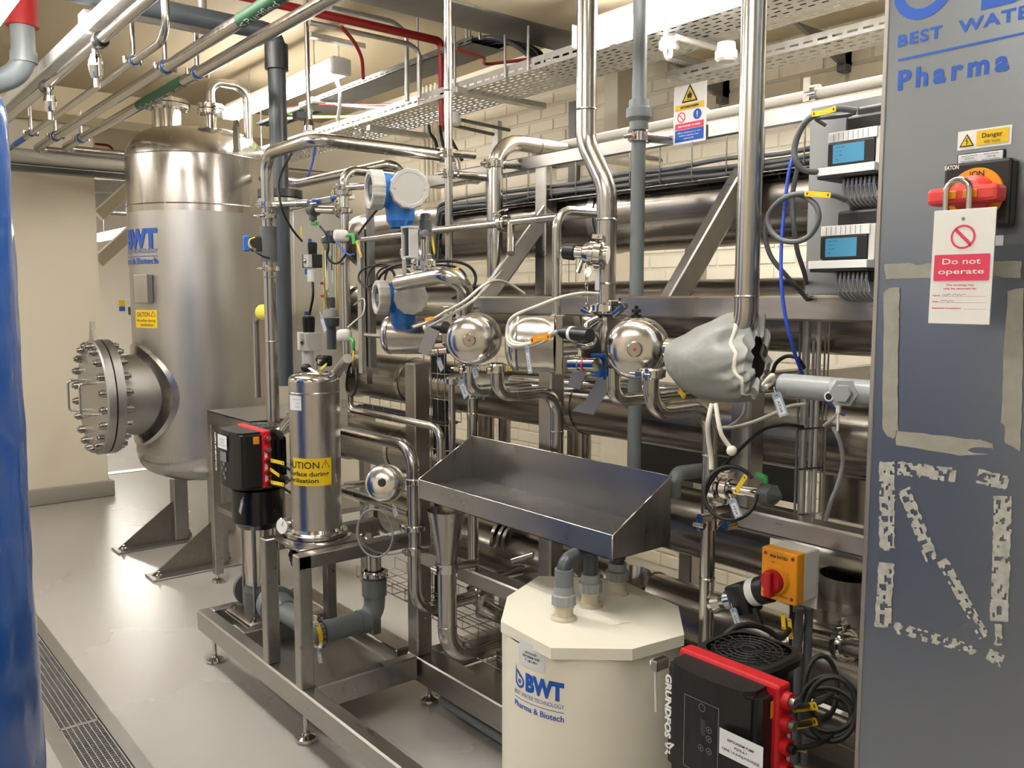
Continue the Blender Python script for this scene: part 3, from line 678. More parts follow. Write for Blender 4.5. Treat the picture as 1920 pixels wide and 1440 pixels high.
# tall black plastic pipe with its elbow and flange
a = at(526, 400, X=-3.75); top = mv(a, 'z', row=62)
def exb(t):
    z = mv(a, 'z', row=372).z; obj('flange', B().cyl((a.x, a.y, z - .03), (a.x, a.y, z - .005), .1, 32), 'steel', t); obj('flange', B().cyl((a.x, a.y, z), (a.x, a.y, z + .035), .1, 32), 'pvc_black', t)
    z2 = top.z; obj('elbow_collar', B().cyl((a.x, a.y, z2 - .16), (a.x, a.y, z2 - .05), .052, 24), 'pvc_black', t); obj('elbow_collar', B().cyl((a.x, a.y, z2 - .75), (a.x, a.y, z2 - .7), .046, 24), 'pvc_black', t)
pipe('black_pipe', 'tall dark grey plastic pipe with a black elbow near the ceiling', 'pipe', [(a.x, .55, top.z), top, (a.x, a.y, 1.2)], .04, 'pvc_dark', R=.06, extra=exb)
# vessel outlet pipe: up, over and down beside the dome
a = q2 + V((0, 0, .02)); up_ = mv(a, 'z', row=152); r_ = mv(up_, 'y', col=463); lo = mv(r_, 'z', row=330); e_ = mv(lo, 'y', col=500)
def exv(t):
    bolt_clamp(t, mv(r_, 'z', row=295), (0, 0, 1), .026, m='steel'); obj('clamp_liner', B().lathe(mv(r_, 'z', row=295) - V((0, 0, .013)), (0, 0, 1), [(0, .026), (0, .029), (.026, .029), (.026, .026)], 20), 'blue_fit', t)
    tri_clamp(t, e_ + V((0, .02, 0)), (0, 1, 0), .025); seam(t, up_ - V((0, 0, .12)), (0, 0, 1), .026)
pipe('vessel_pipe', 'stainless pipe arching from the vessel top down to a clamp beside the black pipe', 'pipe', [a, up_, r_, lo, (e_.x, e_.y + .06, e_.z)], .026, R=.09, extra=exv)
# ================================================================ CABLE TRAYS AND OTHER HIGH THINGS
def tray(name, lab, x0, x1, y0, y1, z, lip=.05, m='galv', pitch=.05, rows=9, holes=True):
    t = thing(name, lab, 'cable tray', ((x0 + x1) / 2, (y0 + y1) / 2, z))
    b = B()
    if holes:
        nx = int((x1 - x0) / pitch); dx = (x1 - x0) / nx; dy = (y1 - y0) / rows
        vs = []; fs = []
        ys = []
        for j in range(rows): a = y0 + j * dy; ys += [a, a + dy * .36, a + dy * .64]
        ys.append(y1)
        for i in range(nx):
            xa = x0 + i * dx
            for j in range(len(ys) - 1):
                hole = (j % 3 == 1)
                row = j // 3; off = .25 * dx if row % 2 else 0.0
                if not hole: b.add([(xa, ys[j], z), (xa + dx, ys[j], z), (xa + dx, ys[j + 1], z), (xa, ys[j + 1], z)], [(0, 1, 2, 3)])
                else:
                    h0, h1 = xa + dx * .12 + off, xa + dx * .62 + off
                    b.add([(xa, ys[j], z), (h0, ys[j], z), (h0, ys[j + 1], z), (xa, ys[j + 1], z)], [(0, 1, 2, 3)])
                    b.add([(h1, ys[j], z), (xa + dx, ys[j], z), (xa + dx, ys[j + 1], z), (h1, ys[j + 1], z)], [(0, 1, 2, 3)])
        o = obj('perforated_base', b, m, t)
    else: obj('base', B().box((x0, y0, z), (x1, y1, z + .003)), m, t)
    for s, y in ((-1, y0), (1, y1)):
        b = B(); n = int((x1 - x0) / .06)
        b.box((x0, y, z), (x1, y + .002, z + lip * .35)); b.box((x0, y, z + lip * .55), (x1, y + .002, z + lip))
        b.box((x0, y - .012 if s > 0 else y, z + lip), (x1, y + .002 if s > 0 else y + .012, z + lip + .003))
        for i in range(n):
            xa = x0 + (x1 - x0) * i / n; b.box((xa, y, z + lip * .35), (xa + .02, y + .002, z + lip * .55))
        obj('side_lip', b, m, t)
    return t
tray('cable_tray', 'wide perforated grey cable tray running the length of the ceiling', -6.4, 1.0, 2.56, 2.87, 2.6)
tray('cable_tray', 'narrow perforated ledge tray against the painted brick wall', -2.6, 1.0, 3.02, 3.2, 2.55, lip=.04, rows=4)
yu = at(721, 142, Z=2.82).y; xu = mv(V((-3, yu, 2.82)), 'x', col=884).x
tray('cable_tray', 'dark upper cable tray filled with cables, left of the tall thin pipe', mv(V((-3, yu, 2.82)), 'x', col=560).x, xu, yu, yu + .2, 2.82, lip=.03, m='galv_dark', rows=5, holes=False)
cols = ('cable_dark', 'rubber', 'cable_dark', 'rubber', 'cable_grey', 'rubber', 'rubber')
for k in range(7):
    y = yu + .03 + k * .024
    solo('tray_cable', B().tube(smooth([(-6, y, 2.835), (xu - .5, y, 2.835), (xu, y + .02, 2.85), (xu + .15, y + .12, 2.8), (xu + .3, min(y + .35, 2.84), 2.66), (xu + .9, 2.6 + k * .03, 2.62), (0.2, 2.6 + k * .035, 2.62)], 8), .011, 8), cols[k], 'dark cable spilling from the upper tray down into the wide tray', 'cable', 'cables spilling between the trays')
for k, (m, y) in enumerate((('red_paint', 2.60), ('red_paint', 2.63), ('red_paint', 2.66))):
    solo('red_cable', B().tube(smooth([at(855, 92, Y=2.3), at(905, 108, Y=2.45), at(935, 118, Y=y), (xu + 1.2, y, 2.62), (.5, y, 2.62)], 8), .007, 8), m, 'thin red cable looping down into the wide tray', 'cable', 'red cables by the trays')
for k, (m, rr) in enumerate((('green', 208), ('yellow_pale', 218), ('red_paint', 200), ('cable_white', 205))):
    a, q = at(535, rr + 4, Y=2.62), at(720, rr + (6 if k == 0 else -3), Y=2.62)
    solo('service_cable', B().tube(smooth([a, (a * .6 + q * .4) + V((0, 0, -.02 + .02 * k)), q, V((q.x + .6, 2.66, 2.625))]), .008, 8), m, ['green', 'yellow', 'red', 'white'][k] + ' cable sagging beside the left end of the wide tray', 'cable')
# hanging rods
def rod(col, r0, Y, z1, lab):
    a = at(col, r0, Y=Y); solo('hanging_rod', B().cyl((a.x, a.y, z1), (a.x, a.y, ZC), .006, 8), 'galv', lab, 'rod', 'threaded rods carrying the trays')
for c in (784, 853, 947, 990): rod(c, 150, 2.55, 2.6, 'thin threaded rod hanging the wide cable tray from the ceiling')
for c in (635, 875, 881, 900): rod(c, 120, yu + .02, 2.83, 'thin threaded rod hanging the dark upper tray from the ceiling')
for c in (468, 488): rod(c, 180, 2.7, 2.5, 'thin threaded rod hanging behind the domed vessel')
# struts across beneath the tray, brackets to the wall
for k, (c0, r0, c1, r1, Y) in enumerate(((852, 168, 1020, 212, 2.5), (583, 186, 684, 191, yu - .05), (580, 66, 683, 88, 2.3), (485, 112, 572, 138, 2.4), (1130, 72, 1330, 126, 2.5), (690, 240, 800, 262, 2.55))):
    a = at(c0, r0, Y=Y); q = mv(a, 'y', col=c1)
    solo('support_strut', B().beam(a, q, .041, .03, .003), 'galv', ['slotted strut under the middle of the wide cable tray', 'short strut under the left end of the dark upper tray', 'short grey strut on the ceiling behind the red pipe', 'short grey strut behind the tall black pipe', 'slotted strut under the wide tray near the hydrogen sign', 'strut under the far end of the wide tray'][k], 'strut')
for k, (c, r) in enumerate(((1540, 62), (1310, 132))):
    a = at(c, r, Y=3.4); t = thing('wall_bracket', ['triangular steel bracket under the ledge tray, upper right', 'triangular steel bracket above the hydrogen sign'][k], 'bracket', a)
    obj('bracket_plate', B().prism([a + V((0, -.22, 0)), a + V((0, .22, 0)), a + V((0, .22, -.1)), a + V((0, .12, -.1))], (.02, 0, 0)), 'galv_dark', t)
    obj('bracket_post', B().rbox(a + V((-.02, .16, -.13)), a + V((.02, .22, .0)), .004), 'galv_dark', t)
# small round boxes and conduit under the tray
for k, (c, r) in enumerate(((1255, 78), (1362, 97), (853, 222), (672, 245))):
    a = at(c, r, Y=2.66); s = 1 if k < 2 else .8; t = thing('junction_box', ['round white detector hanging in front of the wide tray beside the grey pipe', 'round white junction box under the wide tray', 'round white junction box under the tray near the strut', 'round white junction box under the far end of the wide tray'][k], 'junction box', a)
    obj('box_body', B().lathe(a + V((0, 0, .03)), (0, 0, -1), [(0, 0), (0, .032 * s), (.025, .034 * s), (.03, .04 * s), (.055, .04 * s), (.065, .03 * s), (.065, 0)], 24), 'white_soft', t)
a, q = at(1262, 80, Y=2.66), at(1362, 95, Y=2.66); pipe('conduit', 'white conduit joining the two round boxes under the wide tray', 'pipe', [at(1268, 70, Z=2.58), at(1358, 94, Z=2.58)], .012, 'white_soft')
a, q = at(860, 224, Z=2.56), at(955, 244, Z=2.56); pipe('conduit', 'short dark conduit under the tray left of the big grey elbow', 'pipe', [a, q], .01, 'galv_dark')
a, q = at(845, 234, Z=2.56), at(925, 252, Z=2.56); pipe('conduit', 'lower short dark conduit just under its twin left of the big elbow', 'pipe', [a, q], .01, 'galv_dark')
pipe('lamp_cable', 'white flex looping below the bright tube light beside the grey pipe', 'cable', smooth([at(1247, 5, Y=2.34), at(1248, 50, Y=2.34), at(1246, 90, Y=2.34), at(1251, 109, Y=2.34), at(1257, 104, Y=2.34), at(1257, 88, Y=2.4)]), .007, 'white')
pipe('lamp_cable', 'white flex hanging from the end of the tube light by the black pipe', 'cable', smooth([at(622, 138, Y=2.42), at(636, 165, Y=2.42), at(637, 200, Y=2.42), at(634, 225, Y=2.42), at(640, 245, Y=2.42)]), .010, 'white')
a = at(951, 140, Y=YB - .05)
for k, c in enumerate((1075, 930)): a = at(c, 200 if k == 0 else 170, Y=YB - .03); b = B(); b.box((a.x - .03, YB - .04, 1.9), (a.x + .03, YB, 2.75)); solo('wall_channel', b, 'galv_dark' if k == 0 else 'galv', ['dark vertical channel on the brick wall left of the offset pipe', 'pale vertical channel on the back wall under the tray'][k], 'channel')
for k, (c, r0, r1) in enumerate(((1150, 130, 330),)):
    a = at(c, 200, Y=YB - .1); solo('wall_pier', B().box((a.x - .05, YB - .12, 0), (a.x + .05, YB - .006, ZC)), 'wall', 'narrow painted pier on the back wall behind the grey pipe', 'pier')
# pale pipe clipped along behind the top rail
a = at(1470, 189, Y=2.25); q = mv(a, 'x', col=1650)
def exw(t):
    for c in (1527, 1318): p = mv(a, 'x', col=c); obj('pipe_clip', B().lathe(p - V((.015, 0, 0)), (1, 0, 0), [(0, .016), (0, .027), (.03, .027), (.03, .016)], 18), 'steel_pol', t)
    p = mv(a, 'x', col=1527); obj('clip_tab', B().box(p + V((-.02, -.026, -.02)), p + V((.0, -.022, .045))), 'steel_dark', t)
pipe('water_pipe', 'pale thin pipe running just above the top rail of the frame', 'pipe', [(at(1000, 320, Y=2.25).x, a.y, a.z), (-.6, a.y, a.z)], .016, 'insulation', extra=exw)
# thin tube down from above with its valve on the long frame pipe
# ================================================================ PROCESS PIPES
def XY(c, r, Y): p = at(c, r, Y=Y); return p
# pipe E: rises by the black pipe, crosses to the top rail
a = at(513, 790, Y=1.5); P = path(a, 'z:288', 'x:588', 'y:852'); P.append(mv(P[-1], 'z', row=330)); P.append(P[-1] + V((0, .12, 0)))
def exE(t):
    for r_ in (382, 480): tri_clamp(t, mv(a, 'z', row=r_ + 24), (0, 0, 1), .025, side=(.3, -1, 0))
    bolt_clamp(t, mv(a, 'z', row=384), (0, 0, 1), .026, stub=(.16, .1, 0)); seam(t, mv(a, 'z', row=520), (0, 0, 1), .0255); seam(t, mv(a, 'z', row=640), (0, 0, 1), .0255)
    bolt_clamp(t, mv(P[2], 'y', col=826), (0, 1, 0), .026)
pipe('process_pipe', 'stainless pipe rising from the left pump and crossing to the top rail', 'pipe', P, .025, R=.075, extra=exE)
p = mv(a, 'z', row=458); t = thing('flow_switch', 'small blue and black flow switch on the riser beside the domed vessel', 'sensor', p)
obj('switch_sleeve', B().cyl(p - V((0, 0, .07)), p + V((0, 0, .07)), .034, 24), 'grey_paint', t); d = V((-.55, -.8, 0)).normalized()
obj('switch_head', B().rbox((-.03, -.07, -.03), (.02, -.03, .03), .006, Matrix.Translation(p) @ Matrix.Rotation(-.35, 4, 'Z')), 'black', t); obj('switch_cap', B().rbox((-.03, -.10, -.03), (.02, -.07, .032), .006, Matrix.Translation(p) @ Matrix.Rotation(-.35, 4, 'Z')), 'blue_fit', t)
# G: thin tall pipe from the ceiling
a = at(841, 300, Y=1.78); z0 = mv(a, 'z', row=505).z
def exG(t):
    bolt_clamp(t, mv(a, 'z', row=287), (0, 0, 1), .0145, stub=(.02, .1, 0)); bolt_clamp(t, mv(a, 'z', row=326), (0, 0, 1), .0145, stub=(.02, .19, 0)); seam(t, mv(a, 'z', row=170), (0, 0, 1), .0142)
pipe('process_pipe', 'thin tall stainless pipe from the ceiling past the blue transmitter', 'pipe', [(a.x, a.y, ZC), (a.x, a.y, z0)], .014, extra=exG)
a = at(576, 100, Y=1.9); z0 = mv(a, 'z', row=245).z
def exT(t): obj('valve_body', B().lathe((a.x, a.y, z0), (0, 0, 1), [(0, .012), (0, .028), (.02, .028), (.05, .018), (.1, .018), (.1, .01)], 18), 'steel_pol', t); b = B().rbox((a.x - .05, a.y - .06, z0 + .05), (a.x - .0, a.y, z0 + .085), .004); obj('valve_handle', b, 'pvc_dark', t)
pipe('process_pipe', 'thin pipe dropping from the ceiling to a small valve, right of the black pipe', 'pipe', [(a.x, a.y, ZC), (a.x, a.y, z0)], .011, extra=exT)
# C: elbow over the top rail
a = at(928, 520, Y=1.90); tp = mv(a, 'z', row=262)
def exC(t):
    bolt_clamp(t, mv(a, 'z', row=308), (0, 0, 1), .0285, stub=(.04, .1, 0)); seam(t, mv(a, 'z', row=300), (0, 0, 1), .028); seam(t, tp + V((0, .2, 0)), (0, 1, 0), .028)
pipe('process_pipe', 'stainless pipe with a big elbow turning back over the top rail', 'pipe', [a, tp, (tp.x, 2.75, tp.z)], .028, R=.11, extra=exC)
# H: grey plastic pipe with union
a = at(1194, 500, Y=1.87); zu0, zu1 = mv(a, 'z', row=245).z, mv(a, 'z', row=188).z; h = zu1 - zu0
def exH(t):
    obj('union_nut', B().lathe((a.x, a.y, zu0), (0, 0, 1), [(0, .022), (0, .027), (h * .28, .027), (h * .42, .036), (h * .72, .036), (h * .76, .029), (h, .028), (h, .02)], 28), 'pvc', t)
    bolt_clamp(t, (a.x, a.y, mv(a, 'z', row=257).z), (0, 0, 1), .0215, stub=(.03, .12, 0), w=.025)
pipe('plastic_pipe', 'tall grey plastic pipe with a union beside the hydrogen sign', 'pipe', [(a.x, a.y, ZC), (a.x, a.y, .9)], .0205, 'pvc', extra=exH)
# A: offset pipe down to the valve block
a = at(1099, 250, Y=1.6); up_ = V((a.x, a.y, ZC)); k1 = mv(a, 'z', row=268); k2 = at(1138, 352, Y=1.6); bt = mv(k2, 'z', row=575)
def exA(t):
    for p in (mv(a, 'z', row=206), mv(k2, 'z', row=412), mv(k2, 'z', row=532)): seam(t, p, (0, 0, 1), .0265)
    tri_clamp(t, mv(k2, 'z', row=578), (0, 0, 1), .030, side=(1, -.4, .3))
    p = mv(k2, 'z', row=500); obj('pipe_label', B().box(p + V((-.012, -.0275, -.06)), p + V((.004, -.0265, .05))), 'label_white', t)
pipe('process_pipe', 'tall stainless pipe with an S-shaped offset above the middle valves', 'pipe', [up_, k1, k2, bt], .026, R=.10, extra=exA)
# J and I: small pipes by it
a = at(1043, 592, Y=1.56); J = path(a, 'z:393', 'y:1122')
pipe('process_pipe', 'small hooked stainless pipe joining the S-shaped pipe from the left', 'pipe', J, .0125, R=.05)
a = at(815, 432, Y=1.73); q = mv(a, 'x', col=1108)
def exI(t):
    tri_clamp(t, mv(a, 'x', col=945), (1, 0, 0), .014, side=(0, -.4, 1)); p = mv(a, 'x', col=958); obj('stub', B().cyl(p, p + V((.06, -.05, -.10)), .012, 14), 'steel', t)
pipe('process_pipe', 'thin level stainless tube running left from the hooked pipe', 'pipe', [a, q], .0125, extra=exI)
# B: right-hand pipe into the fabric jacket
a = at(1400, 560, Y=1.55); bl = mv(a, 'z', row=662); q = mv(bl, 'x', col=1255)
def exB(t): seam(t, mv(a, 'z', row=556), (0, 0, 1), .0258)
pipe('process_pipe', 'tall thick stainless pipe entering the grey fabric jacket', 'pipe', [(a.x, a.y, ZC), bl, q], .0255, R=.09, extra=exB)
# jacket
t = thing('fabric_jacket', 'silver grey insulating jacket tied round the elbow of the thick pipe', 'jacket', bl + V((-.1, 0, -.12)))
secs = [(1253, 668, 30, 0), (1262, 673, 39, 0), (1282, 679, 54, .02), (1308, 681, 68, .08), (1340, 676, 78, .18), (1368, 670, 86, .28), (1386, 667, 86, .36), (1394, 664, 80, .38), (1402, 661, 84, .38), (1410, 659, 78, .38)]
vs = []; fs = []; n = 144
for i, (cx, cy, rp, tl) in enumerate(secs):
    c = at(cx, cy, Y=1.53); s = dep(c) / F_PX; r = rp * s; ax = V((math.cos(tl), 0, math.sin(tl))); w_ = V((-math.sin(tl), 0, math.cos(tl)))
    for j in range(n):
        an = 2 * PI * j / n; pl = .05 * max(0, (i - 4) / 4) * math.sin(an * 17 + i * .7 + 2 * math.sin(an * 3)) if i > 5 else .015 * math.sin(an * 3 + i); ys = (1, 1, 1, 1, .96, .88, .74, .6, .54, .52)[i]
        rr = r * (1 + pl + .035 * noise.noise(V((math.cos(an) * 2, math.sin(an) * 2, i * .8))))
        vs.append(c + V((0, .02 + (.45 * math.cos(an) * rr * max(0, (i - 3) / 6)), 0)) + (w_ * math.cos(an) + V((0, -ys, 0)) * math.sin(an)) * rr + ax * (.006 * math.sin(an * 9) if i > 5 else 0))
for i in range(len(secs) - 1): fs += [(i * n + j, i * n + (j + 1) % n, (i + 1) * n + (j + 1) % n, (i + 1) * n + j) for j in range(n)]
b = B(); b.add(vs, fs, True); m_ = len(vs)
inner = []; c = at(1412, 664, Y=1.53)
for j in range(n): p = vs[(len(secs) - 1) * n + j]; inner.append(c + (p - c) * .55 + V((.01, 0, -.01)))
b.add(vs[-n:] + inner, [(j, (j + 1) % n, n + (j + 1) % n, n + j) for j in range(n)], True); obj('jacket_body', b, 'fabric', t)
pts = [c + (vs[(len(secs) - 3) * n + j] - c) * 1.02 for j in range(0, n, 3)]
obj('draw_cord', B().tube(pts, .005, 8, closed=True), 'rope', t)
for k, P in enumerate(([(1335, 757, 1.46), (1328, 790, 1.45), (1328, 820, 1.46), (1333, 852, 1.47), (1334, 880, 1.47)], [(1342, 757, 1.46), (1347, 790, 1.45), (1353, 815, 1.45), (1366, 835, 1.46), (1374, 846, 1.46)], [(1432, 722, 1.46), (1440, 712, 1.45), (1449, 704, 1.45), (1447, 716, 1.46), (1436, 726, 1.45)])):
    obj('cord_tail', B().tube(smooth([at(x, y, Y=Y) for x, y, Y in P]), .005, 8), 'rope', t)
p = at(1372, 845, Y=1.46); obj('cord_knot', B().sphere(p, .011, 10), 'rope', t)

# ---------------------------------------------------------------- valve actuators
def actuator(name, lab, c, d, r, L, neck=.05, hub=True, back=None, group=None):
    """stainless piston actuator: domed cap at c, pointing along d"""
    c = V(c); d = V(d).normalized(); t = thing(name, lab, 'valve', c - V((0, 0, r)), group); k = -d
    prof = [(0.0, 0), (0.0, r * .25)] + [(r * .42 * (1 - math.cos(x)), r * (.25 + .75 * math.sin(x))) for x in [PI / 2 * i / 10 for i in range(1, 11)]]
    obj('actuator_dome', B().dome(c, k, prof, 48), 'steel_dome', t)
    obj('actuator_body', B().lathe(c + k * r * .42, k, [(0, r), (.003, r + .0015), (.006, r), (L, r), (L, r + .004), (L + .012, r + .004), (L + .012, r * .5), (L + .02, r * .45), (L + .02 + neck, r * .38), (L + .02 + neck, 0)], 48), 'steel', t)
    if hub:
        h = obj('indicator_cap', B().lathe(c + d * .004, k, [(0, 0), (0, r * .22), (.004, r * .26), (.01, r * .26)], 24), 'steel_v', t)
        obj('indicator_dot', B().lathe(c + d * .0055, k, [(0, 0), (0, r * .05), (.003, r * .05)], 12), 'red', h)
    return t
v1 = at(880, 638, Y=1.44); v3 = at(1190, 655, Y=1.52)
T1_ = actuator('valve_actuator', 'domed steel actuator facing the camera, left one of the middle pair', v1, (.68, -.70, 0), .071, .10)
T3_ = actuator('valve_actuator', 'domed steel actuator facing the camera, beside the fabric jacket', v3, (.60, -.80, .02), .072, .08)
v0 = at(716, 628, Y=1.62); T0_ = actuator('valve_actuator', 'sideways steel actuator below the lower blue transmitter', v0, (-.72, -.69, 0), .068, .14, hub=False)
v2 = at(948, 644, Y=1.40); T2_ = actuator('valve_actuator', 'sideways steel actuator with a coiled grey cable, between the two domes', v2, (-.71, -.70, 0), .072, .085, hub=False)
p = v2 + V((.71, .70, 0)) * .135; obj('mounting_plate', B().rbox((-.004, -.07, -.074), (.016, .07, .074), .003, Matrix.Translation(p) @ Matrix.Rotation(.785, 4, 'Z')), 'steel', T2_)
def block(name, lab, c, s, parts):
    t = thing(name, lab, 'valve', V(c) - V((0, 0, s[2] / 2))); obj('valve_body', B().rbox(V(c) - V(s) / 2, V(c) + V(s) / 2, .012), 'steel', t)
    for p, d, r in parts: tri_clamp(t, p, d, r)
    return t
a = at(1120, 640, Y=1.6); bc = at(1135, 640, Y=1.62)
blk = block('valve_block', 'shiny valve body block under the S-shaped pipe', bc, (.09, .10, .14), [(bc + V((0, 0, .085)), (0, 0, 1), .028), (bc + V((.03, -.01, -.08)), (0, 0, 1), .02), (bc + V((-.06, 0, .0)), (1, 0, 0), .02)])
for k, (x0, y0, x1, y1) in enumerate(((1092, 580, 1126, 600), (1174, 572, 1150, 592), (1126, 598, 1108, 610))): obj('clamp_arm', B().beam(at(x0, y0, Y=1.55), at(x1, y1, Y=1.55), .016, .012, .002), 'steel_pol', blk)
pts = smooth([at(1120, 596, Y=1.5), at(1104, 604, Y=1.48), at(1100, 616, Y=1.47), at(1118, 628, Y=1.5), at(1113, 645, Y=1.5), at(1098, 650, Y=1.48), at(1085, 648, Y=1.48)])
obj('clamp_ring', B().tube(pts, .007, 10), 'steel', blk)
bc2 = at(865, 612, Y=1.62)
block('valve_block', 'shiny valve body block behind the left domed actuator', bc2, (.09, .10, .13), [(at(862, 590, Y=1.6), (0, 0, 1), .026), (at(878, 690, Y=1.55), (0, 0, 1), .02), (at(930, 690, Y=1.5), (0, 0, 1), .02)])
# feedback sensor bodies (black), on the sides of the blocks
def fsensor(lab, c0, r0, c1, r1, Y, s=1.0):
    a, q = at(c0, r0, Y=Y), at(c1, r1, Y=Y); d = (q - a).normalized(); L = (q - a).length; t = thing('position_sensor', lab, 'sensor', (a + q) / 2 - V((0, 0, .015)))
    r = .017 * s
    obj('cable_gland', B().lathe(a, d, [(0, 0), (0, r * .35), (L * .22, r * .45), (L * .22, r * .8), (L * .3, r * .8)], 18), 'black', t)
    obj('sensor_body', B().lathe(a + d * L * .3, d, [(0, r * .8), (0, r), (L * .7, r * 1.05), (L * .7, 0)], 20), 'black', t)
    obj('white_ring', B().lathe(a + d * L * .48, d, [(0, r), (0, r * 1.12), (L * .07, r * 1.12), (L * .07, r)], 20), 'white', t)
    return t
fsensor('black position sensor with a white ring, left of the dome beside the jacket', 1040, 622, 1106, 629, 1.45, .95)
fsensor('black position sensor with a white ring, left of the left domed actuator', 773, 613, 836, 614, 1.45)
def round_cap(lab, x0, y0, x1, y1, Y, r):
    a, q = at(x0, y0, Y=Y), at(x1, y1, Y=Y); d = (q - a).normalized(); L = (q - a).length; t = thing('sampling_valve', lab, 'valve', (a + q) / 2 - V((0, 0, r)))
    obj('knob', B().lathe(a, d, [(0, 0), (0, r * .7), (.004, r), (L * .4, r), (L * .4, r * .9), (L, r * .9), (L, 0)], 24), 'steel_pol', t); obj('red_band', B().lathe(a + d * L * .55, d, [(0, r * .9), (0, r * .96), (.005, r * .96), (.005, r * .9)], 24), 'red', t)
    obj('hex_socket', B().lathe(a - d * .001, d, [(0, 0), (0, r * .42), (.002, r * .42)], 6), 'black', t)
round_cap('stubby steel cap valve on a blue bracket, left of the jacket dome', 1070, 683, 1120, 683, 1.46, .018)
round_cap('stubby steel cap valve below and left of the left dome', 807, 660, 842, 656, 1.5, .013)
t = thing('blue_bracket', 'blue plastic bracket behind the stubby cap valve', 'bracket', at(1125, 700, Y=1.52)); obj('bracket_frame', B().box(at(1108, 706, Y=1.53), at(1135, 702, Y=1.55)).box(at(1108, 668, Y=1.53), at(1140, 664, Y=1.55)).box(at(1124, 704, Y=1.53), at(1128, 666, Y=1.55)), 'blue_fit', t)
for k, (pts, Y) in enumerate((([(1083, 668), (1108, 672), (1087, 730), (1064, 722)], 1.60), ([(1126, 700), (1152, 708), (1112, 778), (1072, 770), (1098, 750)], 1.62), ([(800, 612), (824, 622), (803, 668), (784, 660)], 1.40))):
    b = B(); b.prism([at(x, y, Y=Y) for x, y in pts], (0, .003, 0)); solo('bracket_plate', b, 'steel_mat', ['flat steel tab hanging left of the stubby cap valve', 'forked flat steel tab below the blue bracket', 'flat pale steel tab in front of the sideways actuator'][k], 'bracket')
# long sampling valve on the S pipe
a = at(1053, 471, Y=1.5); q = at(1140, 478, Y=1.56); d = (q - a).normalized(); L = (q - a).length; t = thing('sampling_valve', 'shiny sampling valve with a black knob on the S-shaped pipe', 'valve', (a + q) / 2 - V((0, 0, .03)))
obj('valve_body', B().lathe(a, d, [(L * .3, .015), (L * .45, .015), (L * .5, .024), (L * .62, .03), (L * .72, .03), (L * .74, .022), (L, .022), (L, 0)], 28), 'steel_pol', t)
obj('knob', B().lathe(a, d, [(L * .02, .012), (L * .05, .019), (L * .28, .021), (L * .3, .015)], 12), 'black', t); obj('knob_cap', B().lathe(a, d, [(-.002, 0), (0, .011), (L * .05, .013)], 16), 'steel_pol', t)
tri_clamp(t, a + d * L * .82, d, .022, side=(0, 0, 1)); obj('outlet', B().cyl(a + d * L * .5, a + d * L * .42 + V((0, -.01, -.05)), .006, 10), 'steel', t)
p = at(1101, 478, Y=1.5); obj('seal_disc', B().lathe(at(1103, 510, Y=1.5), (.1, -1, 0), [(0, 0), (0, .012), (.002, .012), (.002, 0)], 20), 'white', t)
b = B()
for k in range(9):
    c = at(1100, 498 + k * 9.5, Y=1.5); u = V((1, 0, 0)) if k % 2 else V((0, 1, 0))
    b.tube([c + u * .004 * math.cos(2 * PI * j / 10) + V((0, 0, .0085)) * math.sin(2 * PI * j / 10) for j in range(10)], .0012, 5, closed=True)
obj('chain', b, 'steel', t)['kind'] = 'stuff'
# handle knob above the right dome
a = at(1193, 600, Y=1.58); t = thing('vent_knob', 'small black vent knob on top of the dome beside the jacket', 'knob', a); obj('knob_body', B().lathe(a, (0, 0, 1), [(-.012, .012), (.012, .013), (.014, .006), (.018, .005), (.018, .012), (.026, .012), (.027, .004), (.034, .006), (.036, 0)], 16), 'black', t)
# ---------------------------------------------------------------- pipes under the valves
e_ = at(1044, 742, Y=1.79); a = at(932, 680, Y=e_.x / at(932, 680, Y=1).x); P = path(a, 'z:742', 'y:1044', 'z:1000')
def exK(t): seam(t, mv(P[2], 'z', row=808), (0, 0, 1), .0192)
pipe('process_pipe', 'S-bent stainless pipe from under the left dome down behind the drip tray', 'pipe', P, .0195, R=.075, extra=exK)
a = at(880, 680, Y=1.56); P = path(a, 'z:735', 'y:990')
pipe('process_pipe', 'short bent stainless pipe behind the S-bent one under the left dome', 'pipe', P, .0195, R=.07)
a = at(886, 738, Y=1.785); P = path(a, 'z:1092', 'y:985')
def exL(t): tri_clamp(t, mv(a, 'z', row=741), (0, 0, 1), .019, side=(1, -.1, 0)); seam(t, mv(a, 'z', row=775), (0, 0, 1), .0192); seam(t, mv(a, 'z', row=1047), (0, 0, 1), .0192)
pipe('process_pipe', 'vertical stainless pipe passing behind the left end of the drip tray', 'pipe', P, .019, R=.075, extra=exL)
a = at(1150, 690, Y=1.56); P = path(a, 'z:752', 'y:1300')
pipe('process_pipe', 'bent stainless pipe left under the dome beside the jacket', 'pipe', P, .0175, R=.07)
a = at(1222, 690, Y=1.50); P = path(a, 'z:776', 'y:1333'); zb5 = mv(P[-1], 'z', row=1225).z; P.append(V((P[-1].x, P[-1].y, .62)))
Mx, My = P[-1].x, P[-1].y
def exM(t):
    tri_clamp(t, mv(a, 'z', row=700), (0, 0, 1), .018); 
    for r_ in (853, 975, 1083): seam(t, mv(P[2], 'z', row=r_), (0, 0, 1), .0192)
    bolt_clamp(t, mv(P[2], 'z', row=980), (0, 0, 1), .0195, stub=(0, .1, 0), w=.03)
pipe('process_pipe', 'stainless pipe curving under the right dome and down to the black pump', 'pipe', P, .0185, R=.075, extra=exM)
pipe('process_pipe', 'level bright pipe behind the bent pipes beneath the valves', 'pipe', [at(960, 712, Y=1.95), at(1300, 735, Y=1.95), at(1330, 737, Y=1.95)], .017)
